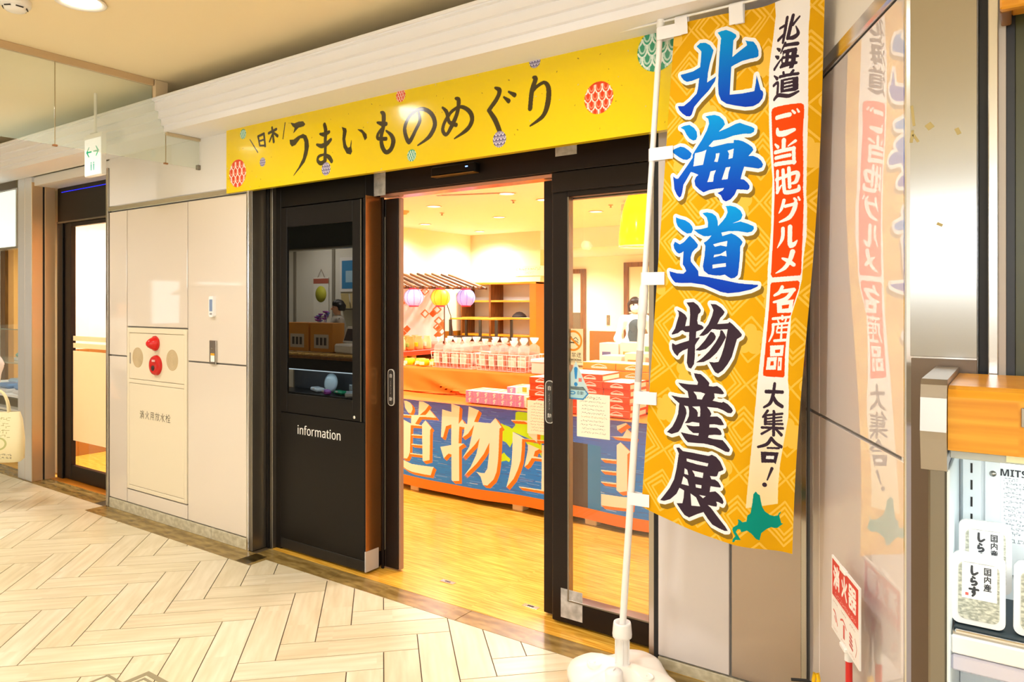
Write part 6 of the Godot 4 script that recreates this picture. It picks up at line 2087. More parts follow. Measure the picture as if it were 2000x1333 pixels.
func shop_back():
	var t := thing("wooden_shelf", "open wooden shelf unit with two bays against the shop's back wall", "shelf", Vector3(-6.80, 0, -6.60))
	var wd: Material = M.wood_light
	obj("side_board", bxm(Vector3(-0.72, 0, -0.36), Vector3(-0.69, 1.83, 0), 0.003), M.wood_dark, t)
	obj("side_board", bxm(Vector3(0.64, 0, -0.36), Vector3(0.76, 1.83, 0), 0.003), hx("b87414", 0.4), t)
	obj("divider", bxm(Vector3(-0.14, 0, -0.36), Vector3(-0.10, 1.80, -0.002), 0.003), M.wood_dark, t)
	obj("top_board", bxm(Vector3(-0.72, 1.80, -0.36), Vector3(0.76, 1.835, 0.01), 0.003), wd, t)
	obj("back_board", bxm(Vector3(-0.69, 0.0, -0.36), Vector3(0.64, 1.80, -0.345)), hx("cfdce0", 0.5), t)
	for y in [1.52, 1.25, 0.98, 0.68, 0.38]:
		obj("shelf_board", bxm(Vector3(-0.69, y, -0.345), Vector3(0.64, y + 0.03, -0.004), 0.002), wd, t)
	var rk := thing("metal_rack", "dark metal framed rack with a wooden top before the shelf unit", "rack", Vector3(-6.55, 0, -5.9))
	obj("top", bxm(Vector3(-0.45, 1.26, -0.2), Vector3(0.42, 1.285, 0.2), 0.003), wd, rk)
	for q in [[-0.44, 0.19], [0.12, 0.19], [0.41, 0.19], [-0.44, -0.19], [0.41, -0.19]]:
		obj("leg", bxm(Vector3(q[0] - 0.02, 0, q[1] - 0.015), Vector3(q[0] + 0.02, 1.26, q[1] + 0.015), 0.002), hx("2d2a22", 0.4), rk)
	obj("cross_bar", bxm(Vector3(-0.44, 1.0, 0.18), Vector3(0.41, 1.02, 0.2), 0.002), hx("2d2a22", 0.4), rk)
	var bk := thing("dark_bag", "small dark bag lying on the right bay of the shelf unit", "bag", Vector3(-6.45, 1.28, -6.75))
	var bm := MB.new()
	bm.lathe([Vector2(0, 0.09), Vector2(0.05, 0.08), Vector2(0.1, 0.04), Vector2(0.12, 0.01), Vector2(0.11, 0), Vector2(0, 0)], Vector3.ZERO, 14)
	obj("body", bm, hx("33383c", 0.6), bk)
	var st := thing("clip_lamp", "thin black goose-neck lamp stem rising before the back wall", "lamp", Vector3(-5.35, 1.06, -3.8))
	var sm := MB.new()
	sm.tube([Vector3(0, 0, 0), Vector3(-0.02, 0.10, 0.0), Vector3(-0.05, 0.3, 0.0), Vector3(-0.13, 0.52, 0.02), Vector3(-0.10, 0.66, 0.05), Vector3(0.0, 0.72, 0.08)], 0.005, 8)
	obj("stem", sm, M.black_matt, st)
	obj("clamp", bxm(Vector3(-0.03, 0.0, -0.02), Vector3(0.03, 0.06, 0.02), 0.004), M.black_matt, st)
	var hm := MB.new()
	hm.lathe([Vector2(0.0, 0.03), Vector2(0.012, 0.028), Vector2(0.018, 0.0), Vector2(0.0, 0.0)], Vector3(0.0, 0.71, 0.08), 12)
	obj("head", hm, M.black_matt, st)
	var wp := Pic.new(320, 96, Color("fdeec4"))
	wp.scribble(10, 14, 310, 24, Color("c99f5a"), 700)
	wp.scribble(110, 58, 220, 16, Color("d9b87a"), 701)
	tag(obj("wall_notice", plate(Vector3(-6.42, 2.02, -6.988), 0.56, 0.16, 0.006), pic_mat(wp, 0.7)), "pale notice strip with faint lettering on the shop's back wall", "notice")
	# glass doors far back
	for q in [[-7.35, -6.50, 2.13, "left"], [-5.72, -4.45, 2.22, "right"]]:
		var d := thing("glass_door", "brown framed door with pale glass at the far back, the %s one" % q[3], "door", Vector3(q[0], 0, -8.995))
		var w: float = q[1] - q[0]
		obj("frame", bxm(Vector3(0, 0, 0), Vector3(0.09, q[2], 0.06), 0.003), M.wood_dark, d)
		obj("frame", bxm(Vector3(w - 0.09, 0, 0), Vector3(w, q[2], 0.06), 0.003), M.wood_dark, d)
		obj("frame", bxm(Vector3(0.09, q[2] - 0.08, 0), Vector3(w - 0.09, q[2], 0.06), 0.003), M.wood_dark, d)
		obj("glass_pane", bxm(Vector3(0.09, 1.33, 0.02), Vector3(w - 0.09, q[2] - 0.08, 0.03)), hx("cdd8bc", 0.15), d)
		obj("lower_pane", bxm(Vector3(0.09, 0.0, 0.02), Vector3(w - 0.09, 1.33, 0.03)), hx("6b5f48", 0.2), d)
	var sw := thing("wall_switch", "narrow dark switch plate on the yellow wall between the far doors", "switch", Vector3(-6.05, 1.20, -8.998))
	obj("plate", bxm(Vector3(-0.03, -0.09, 0), Vector3(0.03, 0.09, 0.012), 0.003), hx("6f6240", 0.4), sw)
	obj("rocker", bxm(Vector3(-0.012, -0.04, 0.012), Vector3(0.012, 0.04, 0.016), 0.002), hx("8a7c58", 0.4), sw)
	pendant(Vector3(-2.52, 1.965, -2.72), 1.0, "large glossy yellow pendant lamp with a white rim behind the door glass")
	# shop assistant
	var p := thing("person", "shop assistant with dark bobbed hair, white mask, white blouse and dark apron", "person", Vector3(-4.18, 0, -6.15), 0.58)
	figure(p, 1.56, [[Vector3(-0.235, 1.03, 0.0), Vector3(-0.16, 0.88, 0.19)], [Vector3(0.235, 1.03, 0.0), Vector3(0.16, 0.88, 0.19)]], hx("f7efe2", 0.8), hx("2b2a30", 0.8))
	var k := 1.56 / 1.6
	hair(p, k, 0.085)
	var mk := Field.new()
	mk.cell = 0.008
	mk.soft = 0.02
	mk.cap(Vector3(-0.03, 1.465, 0.058) * k, Vector3(0.03, 1.465, 0.058) * k, 0.042 * k, 0.042 * k)
	mk.cap(Vector3(0, 1.48, 0.075) * k, Vector3(0, 1.445, 0.065) * k, 0.034 * k, 0.03 * k)
	var mm := MB.new()
	mk.mesh_into(mm)
	obj("mask", mm, hx("f6f4f2", 0.7), p)
	var ap := Field.new()
	ap.cell = 0.016
	ap.soft = 0.04
	ap.cap(Vector3(0, 1.24, 0.035) * k, Vector3(0, 0.98, 0.04) * k, 0.105 * k, 0.115 * k)
	ap.cap(Vector3(-0.06, 0.9, 0.03) * k, Vector3(0.06, 0.9, 0.03) * k, 0.12 * k, 0.12 * k)
	mm = MB.new()
	ap.mesh_into(mm)
	obj("apron", mm, hx("34464a", 0.8), p)

# ==================================================================== across the walkway: what the glass and the glossy panels mirror
func opposite_side():
	var t := thing("service_counter", "dark service counter with a lit goods niche across the walkway, mirrored in the information case", "counter", Vector3(-7.1, 0, 3.1))
	obj("upper_front", bxm(Vector3(-1.0, 0.66, 0.0), Vector3(0.9, 0.80, 0.5), 0.005), hx("241f1c", 0.4), t)
	obj("plinth", bxm(Vector3(-1.0, 0.0, 0.0), Vector3(0.9, 0.36, 0.5), 0.005), hx("241f1c", 0.4), t)
	obj("niche_back", bxm(Vector3(-1.0, 0.36, 0.35), Vector3(0.9, 0.66, 0.5), 0.002), hx("56575a", 0.5), t)
	obj("worktop", bxm(Vector3(-1.02, 0.80, -0.02), Vector3(0.92, 0.835, 0.55), 0.005), M.wood_dark, t)
	obj("lamp_strip", bxm(Vector3(-0.95, 0.645, 0.02), Vector3(0.85, 0.655, 0.05), 0.002), glow(Color(0.85, 0.95, 1.0), 3.0), t)
	area(Vector3(-7.15, 0.642, 3.14), Vector3(0, -1, 0.4), 1.7, 0.03, 0.5, Color(0.85, 0.95, 1.0))
	var mt := obj("bamboo_mat", bxm(Vector3(-0.98, 0.835, 0.0), Vector3(0.88, 0.85, 0.24), 0.003), hx("a88238", 0.6), t)
	for k in 26:
		var m := MB.new()
		m.tube([Vector3(-0.97 + k * 0.07, 0.855, 0.0), Vector3(-0.93 + k * 0.07, 0.857, 0.23)], 0.009, 6)
		obj("cane", m, hx("e0b860" if k % 2 else "c49a48", 0.5), mt)
	var goods := [["white_disc", "round white plate standing in the lit niche under the counter", "plate"], ["green_pack", "green pack lying in the lit niche under the counter", "pack"], ["white_tray", "long white tray lying in the lit niche under the counter", "tray"], ["pink_pack", "purple pack lying in the lit niche under the counter", "pack"], ["grey_tin", "upright grey tin in the lit niche under the counter", "tin"], ["silver_packs", "crumpled silver pack at the right of the lit niche", "pack"]]
	for i in goods.size():
		var g := thing(goods[i][0], goods[i][1], goods[i][2], Vector3([-7.19, -6.92, -7.42, -7.1, -6.80, -6.68][i], 0.362, [3.29, 3.22, 3.28, 3.16, 3.29, 3.18][i]))
		var m := MB.new()
		if i == 0:
			m.lathe([Vector2(0, 0.01), Vector2(0.09, 0.006), Vector2(0.125, -0.008), Vector2(0.12, -0.016), Vector2(0, -0.004)], Vector3(0, 0.125, 0), 26, Basis(Vector3.RIGHT, -PI / 2 + 0.15))
		elif i == 4:
			m.lathe([Vector2(0, 0.13), Vector2(0.028, 0.13), Vector2(0.03, 0.12), Vector2(0.03, 0.0), Vector2(0, 0)], Vector3.ZERO, 16)
		else:
			m.box(Vector3(0, 0.03, 0), [Vector3.ONE, Vector3(0.2, 0.04, 0.1), Vector3(0.26, 0.05, 0.12), Vector3(0.16, 0.05, 0.09), Vector3.ONE, Vector3(0.2, 0.06, 0.12)][i], 0.015, Basis(Vector3.UP, 0.2 * i))
		obj("body", m, [hx("dff2f8", 0.3), hx("1f9a68", 0.4), hx("e6eef2", 0.4), hx("a040b0", 0.4), hx("aeb4b4", 0.3, 0.5), hx("c4d0d6", 0.3, 0.4)][i], g)
		obj("label", bxm(Vector3(-0.02, 0.035, -0.07), Vector3(0.02, 0.055, -0.062), 0.002), M.white, g)
	var f := thing("dark_fascia", "dark shop fascia hanging above the service counter", "fascia", Vector3(-7.1, 2.20, 3.1))
	obj("board", bxm(Vector3(-1.1, 0, 0), Vector3(0.9, 0.66, 0.12), 0.005), hx("23261f", 0.5), f)
	obj("trim", bxm(Vector3(-1.1, -0.02, -0.01), Vector3(0.9, 0.0, 0.13), 0.002), M.steel_dark, f)
	var w := thing("partition_wall", "white partition wall behind the service counter", "partition", Vector3(-8.4, 0, 4.9))
	obj("panel", bxm(Vector3(-2.0, 0, 0), Vector3(2.4, 2.86, 0.1), 0.004), hx("e4dfd2", 0.7), w)
	obj("skirting", bxm(Vector3(-2.0, 0, -0.012), Vector3(2.4, 0.1, 0), 0.002), M.wood_dark, w)
	for x in [-9.9, -8.95]:
		obj("batten", bxm(Vector3(x + 8.4 - 0.03, 0.1, -0.02), Vector3(x + 8.4 + 0.03, 2.86, 0), 0.002), hx("8f8878", 0.6), w)
	for x in [-8.9, -7.6]:
		spot(Vector3(x, 2.85, 4.1), 3.0, Color(1, 0.97, 0.92), 75.0, Vector3(0, -1, 0.25))
	var po := thing("blue_poster", "framed blue poster on the partition wall behind the counter", "poster", Vector3(-8.55, 1.95, 4.89))
	obj("frame", bxm(Vector3(-0.24, -0.27, -0.015), Vector3(0.22, 0.27, 0), 0.003), M.white, po)
	obj("print", bxm(Vector3(-0.19, -0.22, -0.017), Vector3(0.17, 0.22, -0.015)), hx("3f86b8", 0.5), po)
	obj("pale_patch", bxm(Vector3(-0.10, -0.12, -0.018), Vector3(0.05, 0.06, -0.017)), hx("a8cbe0", 0.5), po)
	var cal := thing("wall_scroll", "paper scroll with a yellow round print on the partition wall", "scroll", Vector3(-9.24, 1.65, 4.89))
	obj("sheet", bxm(Vector3(-0.18, -0.36, -0.008), Vector3(0.18, 0.27, 0), 0.002), hx("f0ece0", 0.7), cal)
	var cd := MB.new()
	cd.lathe([Vector2(0, 0.004), Vector2(0.13, 0.004), Vector2(0.13, 0)], Vector3(0, 0.0, -0.008), 30, Basis(Vector3.RIGHT, -PI / 2))
	obj("round_print", cd, hx("c9c83c", 0.6), cal)
	obj("header", bxm(Vector3(-0.18, 0.17, -0.01), Vector3(0.18, 0.25, -0.008)), hx("b0604a", 0.6), cal)
	var cord := MB.new()
	cord.tube([Vector3(-0.08, 0.27, -0.006), Vector3(0, 0.40, -0.004), Vector3(0.08, 0.27, -0.006)], 0.004, 6)
	obj("hanging_cord", cord, M.wood_dark, cal)
	for q in [[-7.90, "left"], [-7.42, "right"]]:
		var b := thing("wooden_box", "orange wooden box with a paper label on the service counter, the %s one" % q[1], "box", Vector3(q[0], 0.866, 3.42))
		obj("box", bxm(Vector3(-0.22, 0, -0.08), Vector3(0.22, 0.38, 0.12), 0.006), hx("d08a2c", 0.5), b)
		var lb := obj("label", bxm(Vector3(-0.14, 0.05, -0.082), Vector3(0.14, 0.23, -0.08)), hx("cbbfae", 0.6), b)
		for k in 3:
			obj("mark", bxm(Vector3(-0.10 + k * 0.075, 0.09, -0.0835), Vector3(-0.05 + k * 0.075, 0.19, -0.082), 0.0005), hx("4a4038", 0.6), lb)
	var r := thing("cash_register", "white cash register with a dark screen on the service counter", "register", Vector3(-6.93, 0.866, 3.46), 0.2)
	obj("base", bxm(Vector3(-0.2, 0, -0.18), Vector3(0.22, 0.12, 0.2), 0.02), hx("e8e4da", 0.4), r)
	var scn := MB.new()
	scn.box(Vector3(-0.08, 0.23, 0.0), Vector3(0.26, 0.22, 0.03), 0.008, Basis(Vector3.RIGHT, 0.35))
	obj("screen_case", scn, hx("e8e4da", 0.4), r)
	var scf := MB.new()
	scf.box(Vector3(-0.08, 0.23, -0.016), Vector3(0.2, 0.16, 0.012), 0.002, Basis(Vector3.RIGHT, 0.35))
	obj("screen", scf, hx("3a4048", 0.2), r)
	var ft := thing("flower_pot", "pot of purple flowers behind the wooden boxes", "flowers", Vector3(-7.85, 0.866, 3.72))
	var pm := MB.new()
	pm.lathe([Vector2(0, 0), Vector2(0.06, 0.0), Vector2(0.08, 0.14), Vector2(0.075, 0.15), Vector2(0, 0.14)], Vector3.ZERO, 16)
	obj("pot", pm, hx("8a5a3a", 0.6), ft)
	rng.seed = 61
	for k in 14:
		var bl := MB.new()
		var c := Vector3(rng.randf_range(-0.13, 0.13), rng.randf_range(0.36, 0.52), rng.randf_range(-0.08, 0.08))
		bl.lathe([Vector2(0, -0.012), Vector2(0.03, 0.0), Vector2(0.036, 0.018), Vector2(0.012, 0.012), Vector2(0, 0.014)], c, 8)
		bl.tube([Vector3(c.x * 0.3, 0.14, c.z * 0.3), c], 0.003, 5)
		obj("flower", bl, hx("a84fc0" if k % 3 else "7f8fd0", 0.6), ft)
	var ms := thing("magazine_shelf", "wall shelf of pale magazines beside the poster", "shelf", Vector3(-8.35, 1.40, 4.86))
	obj("board", bxm(Vector3(-0.4, 0, -0.12), Vector3(0.5, 0.02, 0.04), 0.002), M.steel_dark, ms)
	for k in 4:
		var bb := MB.new()
		bb.box(Vector3(-0.26 + k * 0.2, 0.14, -0.03), Vector3(0.17, 0.23, 0.008), 0.002, Basis(Vector3.RIGHT, -0.15))
		obj("magazine", bb, hx(["e0c98a", "e6d2a0", "d99a90", "c8d4d8"][k], 0.5), ms)
	var p := thing("person", "cashier in a pale top standing behind the service counter across the walkway", "person", Vector3(-8.02, 0, 4.15), PI + 0.5)
	figure(p, 1.53, [[Vector3(-0.25, 1.0, 0.0), Vector3(-0.17, 0.9, 0.2)], [Vector3(0.25, 1.0, 0.0), Vector3(0.17, 0.9, 0.2)]], hx("b9b2a6", 0.8), hx("3a3a40", 0.8), 0.024)
	hair(p, 1.53 / 1.6, 0.05)
	for i in 4:
		var x: float = [-6.2, -5.9, -5.2, -4.9][i]
		var g := thing("globe_lamp", "small white globe lamp over the walkway, %s of four" % ["first", "second", "third", "fourth"][i], "lamp", Vector3(x, 2.3, 5.6))
		var m := MB.new()
		m.lathe([Vector2(0, -0.06), Vector2(0.035, -0.05), Vector2(0.06, 0.0), Vector2(0.035, 0.05), Vector2(0.012, 0.06)], Vector3.ZERO, 18)
		obj("globe", m, glow(Color(1, 0.96, 0.88), 5.0), g)
		var c := MB.new()
		c.tube([Vector3(0, 0.055, 0), Vector3(0, 0.57, 0)], 0.004, 6)
		obj("cord", c, M.white, g)
		var l := OmniLight3D.new()
		l.name = numbered("globe_light")
		add_child(l)
		l.position = Vector3(x, 2.3, 5.6)
		l.light_energy = 0.08
		l.light_color = Color(1, 0.96, 0.88)
		l.light_size = 0.05
		l.omni_range = 20.0
		l.omni_attenuation = 2.0
		l.shadow_enabled = true
	stall_roof(Vector3(-13.3, 1.68, 7.0 - 0.15), Vector3(0, 0, -1), 1.9, 0.5, [[0.3, 2], [0.7, 1], [1.1, 0], [1.5, 2]], "at the far end of the walkway", 0.1)

# ==================================================================== print on the banner, the sign and the table banner: P outline, S brush stroke (x, y, half width), H opening
const BIG0 := "P 124,108 141,97 166,99 189,111 208,134 206,143 195,182 188,221 187,257 227,237 223,255 197,289 159,322 132,350 122,380 114,386 97,385 75,373 57,358 47,341 79,342 109,324 140,297 145,277 148,236 111,244 86,245 68,236 56,224 50,213 75,211 116,206 149,193 150,156 150,132 139,121|P 222,68 240,64 261,63 284,73 306,87 308,96 296,107 296,136 296,170 328,150 356,133 352,121 347,114 360,118 383,123 399,141 409,161 410,180 403,184 377,185 339,190 305,202 294,207 294,253 294,313 348,313 402,309 406,278 407,251 419,279 430,307 442,315 445,326 442,341 426,356 401,365 367,365 321,356 281,346 256,331 243,306 238,266 237,213 237,154 239,102 240,92 233,81"
const BIG1 := "P 69,430 87,423 114,420 138,433 152,449 156,468 151,481 138,484 118,475 102,458 89,439|P 29,526 49,515 75,507 95,510 118,522 135,536 129,553 114,561 95,560 71,550 46,536|P 47,629 63,638 74,638 95,612 119,581 143,548 185,552 158,598 135,610 117,640 103,662 100,690 95,709 86,715 72,703 58,681 53,655|P 187,390 208,387 230,386 252,392 272,408 280,425 269,438 253,452 292,440 329,426 347,423 371,432 399,441 413,449 412,461 398,467 364,466 322,470 281,481 231,486 224,493 210,507 225,511 261,504 296,498 324,498 324,487 344,488 366,494 390,506 408,518 414,529 406,539 393,551 414,551 435,559 452,571 462,586 457,597 441,600 417,596 378,590 371,612 365,637 380,639 397,651 407,663 407,673 399,679 379,677 351,676 342,695 323,714 302,722 288,716 277,698 261,690 285,679 290,670 256,673 224,679 199,689 180,679 160,663 155,644 161,629 172,620 144,611 135,610 131,581 140,551 139,540 152,520 179,481 198,446 207,419 202,400|H 202,521 197,540 190,580 146,587 150,535 183,528|H 245,536 262,535 259,552 255,569 239,568 245,552|H 298,527 326,520 323,555 304,559 306,539|H 225,606 249,601 241,621 239,646 213,648 220,627|H 294,591 315,589 308,611 305,636 278,638 287,610"
const BIG2 := "P 75,796 95,801 123,805 144,815 157,827 161,840 155,854 135,858 111,848 87,832 78,816|P 148,865 168,879 187,897 186,908 173,919 163,932 158,952 160,969 176,984 195,1002 198,1022 241,1022 316,1027 389,1034 472,1036 471,1042 444,1055 392,1068 338,1076 301,1074 263,1064 224,1054 166,1054 120,1061 92,1063 79,1054 65,1038 60,1021 97,1024 128,1022 141,1009 134,996 123,984 123,957 123,931 114,938 102,943 90,939 77,926 72,910 78,896 103,905 122,894 137,877|P 199,771 218,767 241,769 260,780 269,799 271,818 288,802 305,782 313,763 306,744 299,740 324,738 350,743 373,756 384,773 379,789 365,797 337,806 376,798 409,806 436,816 438,826 430,836 411,840 368,835 324,836 288,843 294,856 318,849 336,844 358,851 381,864 392,876 389,885 383,893 384,931 383,972 380,1003 366,1014 348,1018 333,1013 316,1005 293,1011 267,1012 240,1011 220,999 214,982 219,939 220,900 212,888 226,879 237,867 244,857 229,861 210,862 186,853 165,840 196,835 226,826 226,806 219,787 207,778|H 254,891 287,881 319,874 318,893 316,896 288,893 262,900|H 315,912 320,934 291,932 259,942 261,932 290,926|H 256,971 282,966 318,960 319,974 287,979 257,986"
const BIG3 := "P 109,1173 128,1177 149,1186 158,1198 154,1218 152,1232 171,1227 171,1183 167,1154 151,1136 183,1129 203,1139 217,1156 216,1166 207,1174 204,1201 209,1215 224,1216 234,1222 232,1230 217,1238 203,1245 203,1272 219,1265 219,1270 208,1288 202,1300 204,1343 203,1376 191,1398 179,1396 170,1378 170,1353 170,1320 147,1334 132,1347 125,1361 110,1353 98,1338 95,1322 97,1313 113,1317 142,1302 173,1287 172,1253 154,1256 141,1251 131,1256 122,1266 94,1279 90,1276 105,1251 112,1222 119,1197 118,1183|P 258,1126 283,1125 308,1135 327,1150 322,1160 308,1174 295,1201 325,1196 350,1191 354,1185 373,1194 404,1214 420,1228 417,1236 398,1248 388,1286 379,1319 360,1350 338,1377 315,1394 300,1391 289,1379 269,1355 291,1354 313,1348 325,1321 335,1288 344,1244 348,1215 321,1219 309,1222 290,1223 272,1224 255,1244 237,1256 217,1260 235,1236 255,1207 268,1173 273,1149 265,1136|P 267,1235 282,1238 292,1251 290,1262 273,1285 250,1307 223,1319 204,1320 222,1302 244,1273|P 312,1223 321,1223 334,1235 342,1247 325,1278 303,1311 274,1341 245,1360 211,1369 237,1346 266,1313 294,1272 310,1243"
const BIG4 := "P 205,1413 236,1411 255,1421 278,1438 276,1450 295,1449 315,1443 334,1449 350,1461 353,1466 345,1470 327,1472 304,1474 308,1491 299,1504 323,1504 344,1503 353,1498 377,1503 398,1515 405,1524 397,1535 379,1537 355,1531 325,1528 275,1534 289,1545 298,1557 293,1569 327,1561 346,1567 362,1583 365,1587 347,1592 317,1594 293,1600 293,1612 330,1605 349,1612 357,1625 350,1630 320,1635 293,1643 291,1653 315,1653 363,1647 382,1658 404,1675 400,1686 381,1688 354,1683 320,1679 274,1681 200,1696 187,1688 163,1665 198,1662 246,1657 247,1646 222,1652 203,1644 186,1629 220,1625 247,1618 246,1605 213,1609 198,1618 179,1623 188,1611 196,1590 196,1568 190,1552 171,1553 181,1565 185,1581 178,1610 165,1646 153,1667 122,1685 99,1684 123,1654 137,1623 146,1594 147,1566 148,1550 128,1541 107,1528 149,1525 190,1517 186,1504 182,1492 169,1487 152,1479 136,1468 183,1463 225,1456 226,1445 212,1428|H 209,1487 241,1482 262,1484 252,1503 250,1510 228,1513 224,1500|H 208,1548 242,1539 246,1550 247,1579 236,1582 236,1566 228,1556"
const BIG5 := "P 148,1734 162,1729 180,1738 227,1731 301,1724 315,1716 336,1719 358,1732 378,1758 375,1763 354,1774 348,1793 338,1797 314,1801 322,1812 339,1809 356,1814 370,1828 368,1833 344,1837 320,1840 318,1864 345,1854 363,1861 381,1872 389,1885 384,1895 362,1892 352,1893 357,1902 356,1912 339,1915 313,1917 330,1925 355,1944 380,1962 402,1977 417,1992 403,1996 376,1994 341,1988 319,1972 296,1951 269,1967 231,1994 209,1992 190,1978 167,1958 195,1948 199,1924 199,1894 176,1891 164,1920 136,1953 108,1971 89,1975 106,1948 129,1910 148,1866 156,1819 160,1776 162,1753|H 200,1762 247,1758 302,1754 299,1767 248,1772 201,1773|H 194,1804 207,1807 214,1826 194,1827|H 191,1838 210,1845 220,1868 184,1872|H 230,1802 282,1797 281,1818 244,1822 242,1815|H 250,1852 278,1848 278,1861 253,1864|H 230,1896 257,1903 279,1933 238,1943|H 270,1889 302,1885 289,1897"
const ISLE := "P 523,1819 530,1828 538,1832 543,1855 549,1877 558,1892 578,1905 594,1907 608,1903 612,1893 621,1886 620,1891 614,1901 617,1912 624,1931 633,1930 625,1937 616,1944 610,1951 597,1953 584,1951 566,1962 551,1977 546,2007 533,2002 516,1983 499,1974 478,1984 472,1973 462,1975 455,1987 468,2002 477,2015 455,2018 449,2029 441,2030 442,2019 454,2003 444,1994 438,1980 442,1971 461,1958 464,1945 460,1936 470,1937 480,1944 496,1939 498,1915 509,1906 514,1862 515,1831"
const STRIPE := "P 475,-22 489,50 482,127 473,191 468,240 473,320 482,440 489,508 511,644 511,696 514,831 508,970 511,1043 509,1145 503,1292 499,1407 498,1584 493,1783 490,1888 606,1858 604,1789 608,1706 617,1640 634,1524 631,1430 623,1387 619,1263 620,1149 628,1119 643,1061 650,1014 650,935 655,855 651,750 646,707 642,567 639,396 629,129 630,52 627,-17"
const REDBOX := "P 492,397 496,387 507,383 616,379 625,385 627,405 626,462 626,488 632,593 634,646 635,675 634,676 639,723 642,829 644,935 646,988 643,999 531,1007 523,996 524,983 525,832 524,723 524,696 517,617 500,481|P 524,1034 529,1026 637,1018 643,1025 642,1047 627,1105 619,1140 610,1178 605,1236 604,1294 607,1371 602,1378 532,1379 519,1376 518,1365 520,1276 522,1188 524,1115"
const SIDEDARK := "S 548,70,6.3 542,115,6.9 535,156,5.7|S 516,102,4.6 544,96,5.7|S 511,143,6.4 540,127,5.7|S 572,66,6.2 565,100,7.4 556,143,8.0|S 596,73,3.4 573,100,5.1|S 557,145,5.1 580,144,8.5 594,131,6.2 585,106,1.7|S 546,160,5.2 527,192,3.5|S 546,168,6.3 594,168,6.7|S 507,172,3.5 520,180,6.9|S 500,198,2.9 514,206,7.5|S 498,244,6.4 528,216,3.5|S 498,268,2.9 515,281,6.9|S 544,264,5.2 548,276,5.1|S 584,262,5.1 575,274,5.7|S 528,277,5.8 601,274,5.6|S 498,303,5.8 519,297,5.8 519,337,6.4|S 504,354,5.8 525,342,7.5 571,350,7.4 605,337,3.9|P 535,185 592,181 595,190 593,206 601,209 602,216 591,217 591,229 598,232 597,240 587,241 583,253 567,253 568,244 528,248 524,242 534,230 528,213 537,204|P 533,288 557,287 602,284 604,292 605,329 594,335 535,335 533,320|H 541,197 550,197 549,207 540,205|H 566,197 574,196 573,206 565,205|H 539,216 550,216 548,228 539,227|H 565,218 574,219 573,228 564,228|H 549,295 583,294 584,297 549,300|H 550,308 584,306 584,310 550,313|H 549,321 585,319 585,322 550,325|S 567,1404,6.0 563,1448,7.4 553,1479,6.7 531,1496,4.1|S 536,1436,7.4 602,1433,6.6|S 563,1451,6.0 579,1474,8.0 604,1487,7.3|S 546,1508,5.4 530,1533,4.1|S 570,1508,5.4 574,1517,4.7|S 540,1535,6.1 540,1559,5.4|S 540,1526,4.4 607,1514,4.6|S 541,1539,3.4 605,1527,3.7|S 540,1551,3.4 606,1540,3.7|S 539,1559,4.1 610,1553,4.6|S 571,1517,6.0 575,1598,6.1|S 529,1573,4.8 613,1569,5.3|S 564,1574,4.0 530,1597,4.8|S 582,1574,4.7 607,1594,6.7|S 567,1611,6.7 551,1635,6.8 521,1648,4.8|S 569,1613,6.1 585,1628,6.7 609,1639,6.7|S 555,1649,3.7 600,1646,4.3|S 576,1726,6.1 561,1771,2.7|S 552,1790,8.2 553,1791,8.2|P 531,1665 600,1662 590,1708 583,1703 536,1707|H 552,1679 582,1677 581,1690 551,1691"
const SIDEWHITE := "S 521,422,8.1 578,417,8.5|S 588,404,3.9 596,412,5.1|S 604,399,2.8 610,409,3.9|S 526,464,6.3 532,480,10.3 562,482,11.4 597,472,6.2|S 518,518,4.0 532,529,6.9|S 558,508,9.7 558,535,9.1|S 603,512,5.6 577,529,2.3|S 520,547,7.5 599,539,7.3|S 598,537,6.7 601,590,6.7|S 523,568,6.9 585,562,6.8|S 523,591,8.1 602,587,7.9|S 534,617,6.9 536,682,6.9|S 531,647,7.5 552,642,5.7|S 536,693,7.5 554,669,2.9|S 559,615,7.4 567,682,8.0 577,696,7.9 618,689,7.8 621,672,3.4|S 583,609,7.3 589,677,6.8|S 567,638,7.4 613,626,7.3 612,656,7.3 598,664,4.5|S 568,725,7.4 559,753,6.8 547,770,1.7|S 574,746,6.2 615,738,6.2|S 613,735,7.3 609,758,8.4 592,787,8.5 551,803,2.9|S 608,719,4.5 614,726,5.0|S 621,714,3.4 626,724,3.9|S 568,828,8.5 567,863,8.0 547,897,1.7|S 597,822,9.0 600,884,9.6 613,886,9.0 626,870,1.1|S 611,913,10.1 602,943,9.0 583,971,8.0 545,991,1.7|S 570,936,3.4 596,946,8.5 618,960,7.3|S 576,1043,7.8 565,1062,7.8 543,1074,4.3|S 571,1059,7.2 624,1052,7.7|S 621,1053,7.7 595,1085,8.4 542,1099,4.3|S 543,1161,5.5 615,1152,4.8|S 583,1150,5.4 584,1161,5.4|S 565,1166,3.6 571,1177,3.6|S 600,1161,3.6 596,1174,3.6|S 544,1183,4.9 613,1174,4.2|S 546,1183,6.1 545,1215,5.5 532,1247,2.4|S 567,1189,4.2 562,1207,3.0|S 564,1195,3.6 608,1190,3.6|S 564,1212,3.6 608,1209,3.6|S 583,1184,4.2 583,1239,4.8|S 555,1243,5.5 602,1238,5.4|P 555,1098 626,1087 622,1136 560,1139|P 538,1262 597,1257 595,1298 541,1303|P 530,1307 570,1303 568,1351 528,1354|P 575,1304 592,1304 592,1352 575,1353|H 579,1110 609,1106 608,1120 580,1123|H 560,1277 582,1274 581,1287 561,1288|H 545,1321 557,1320 558,1335 544,1337|H 579,1319 584,1319 584,1337 579,1337"
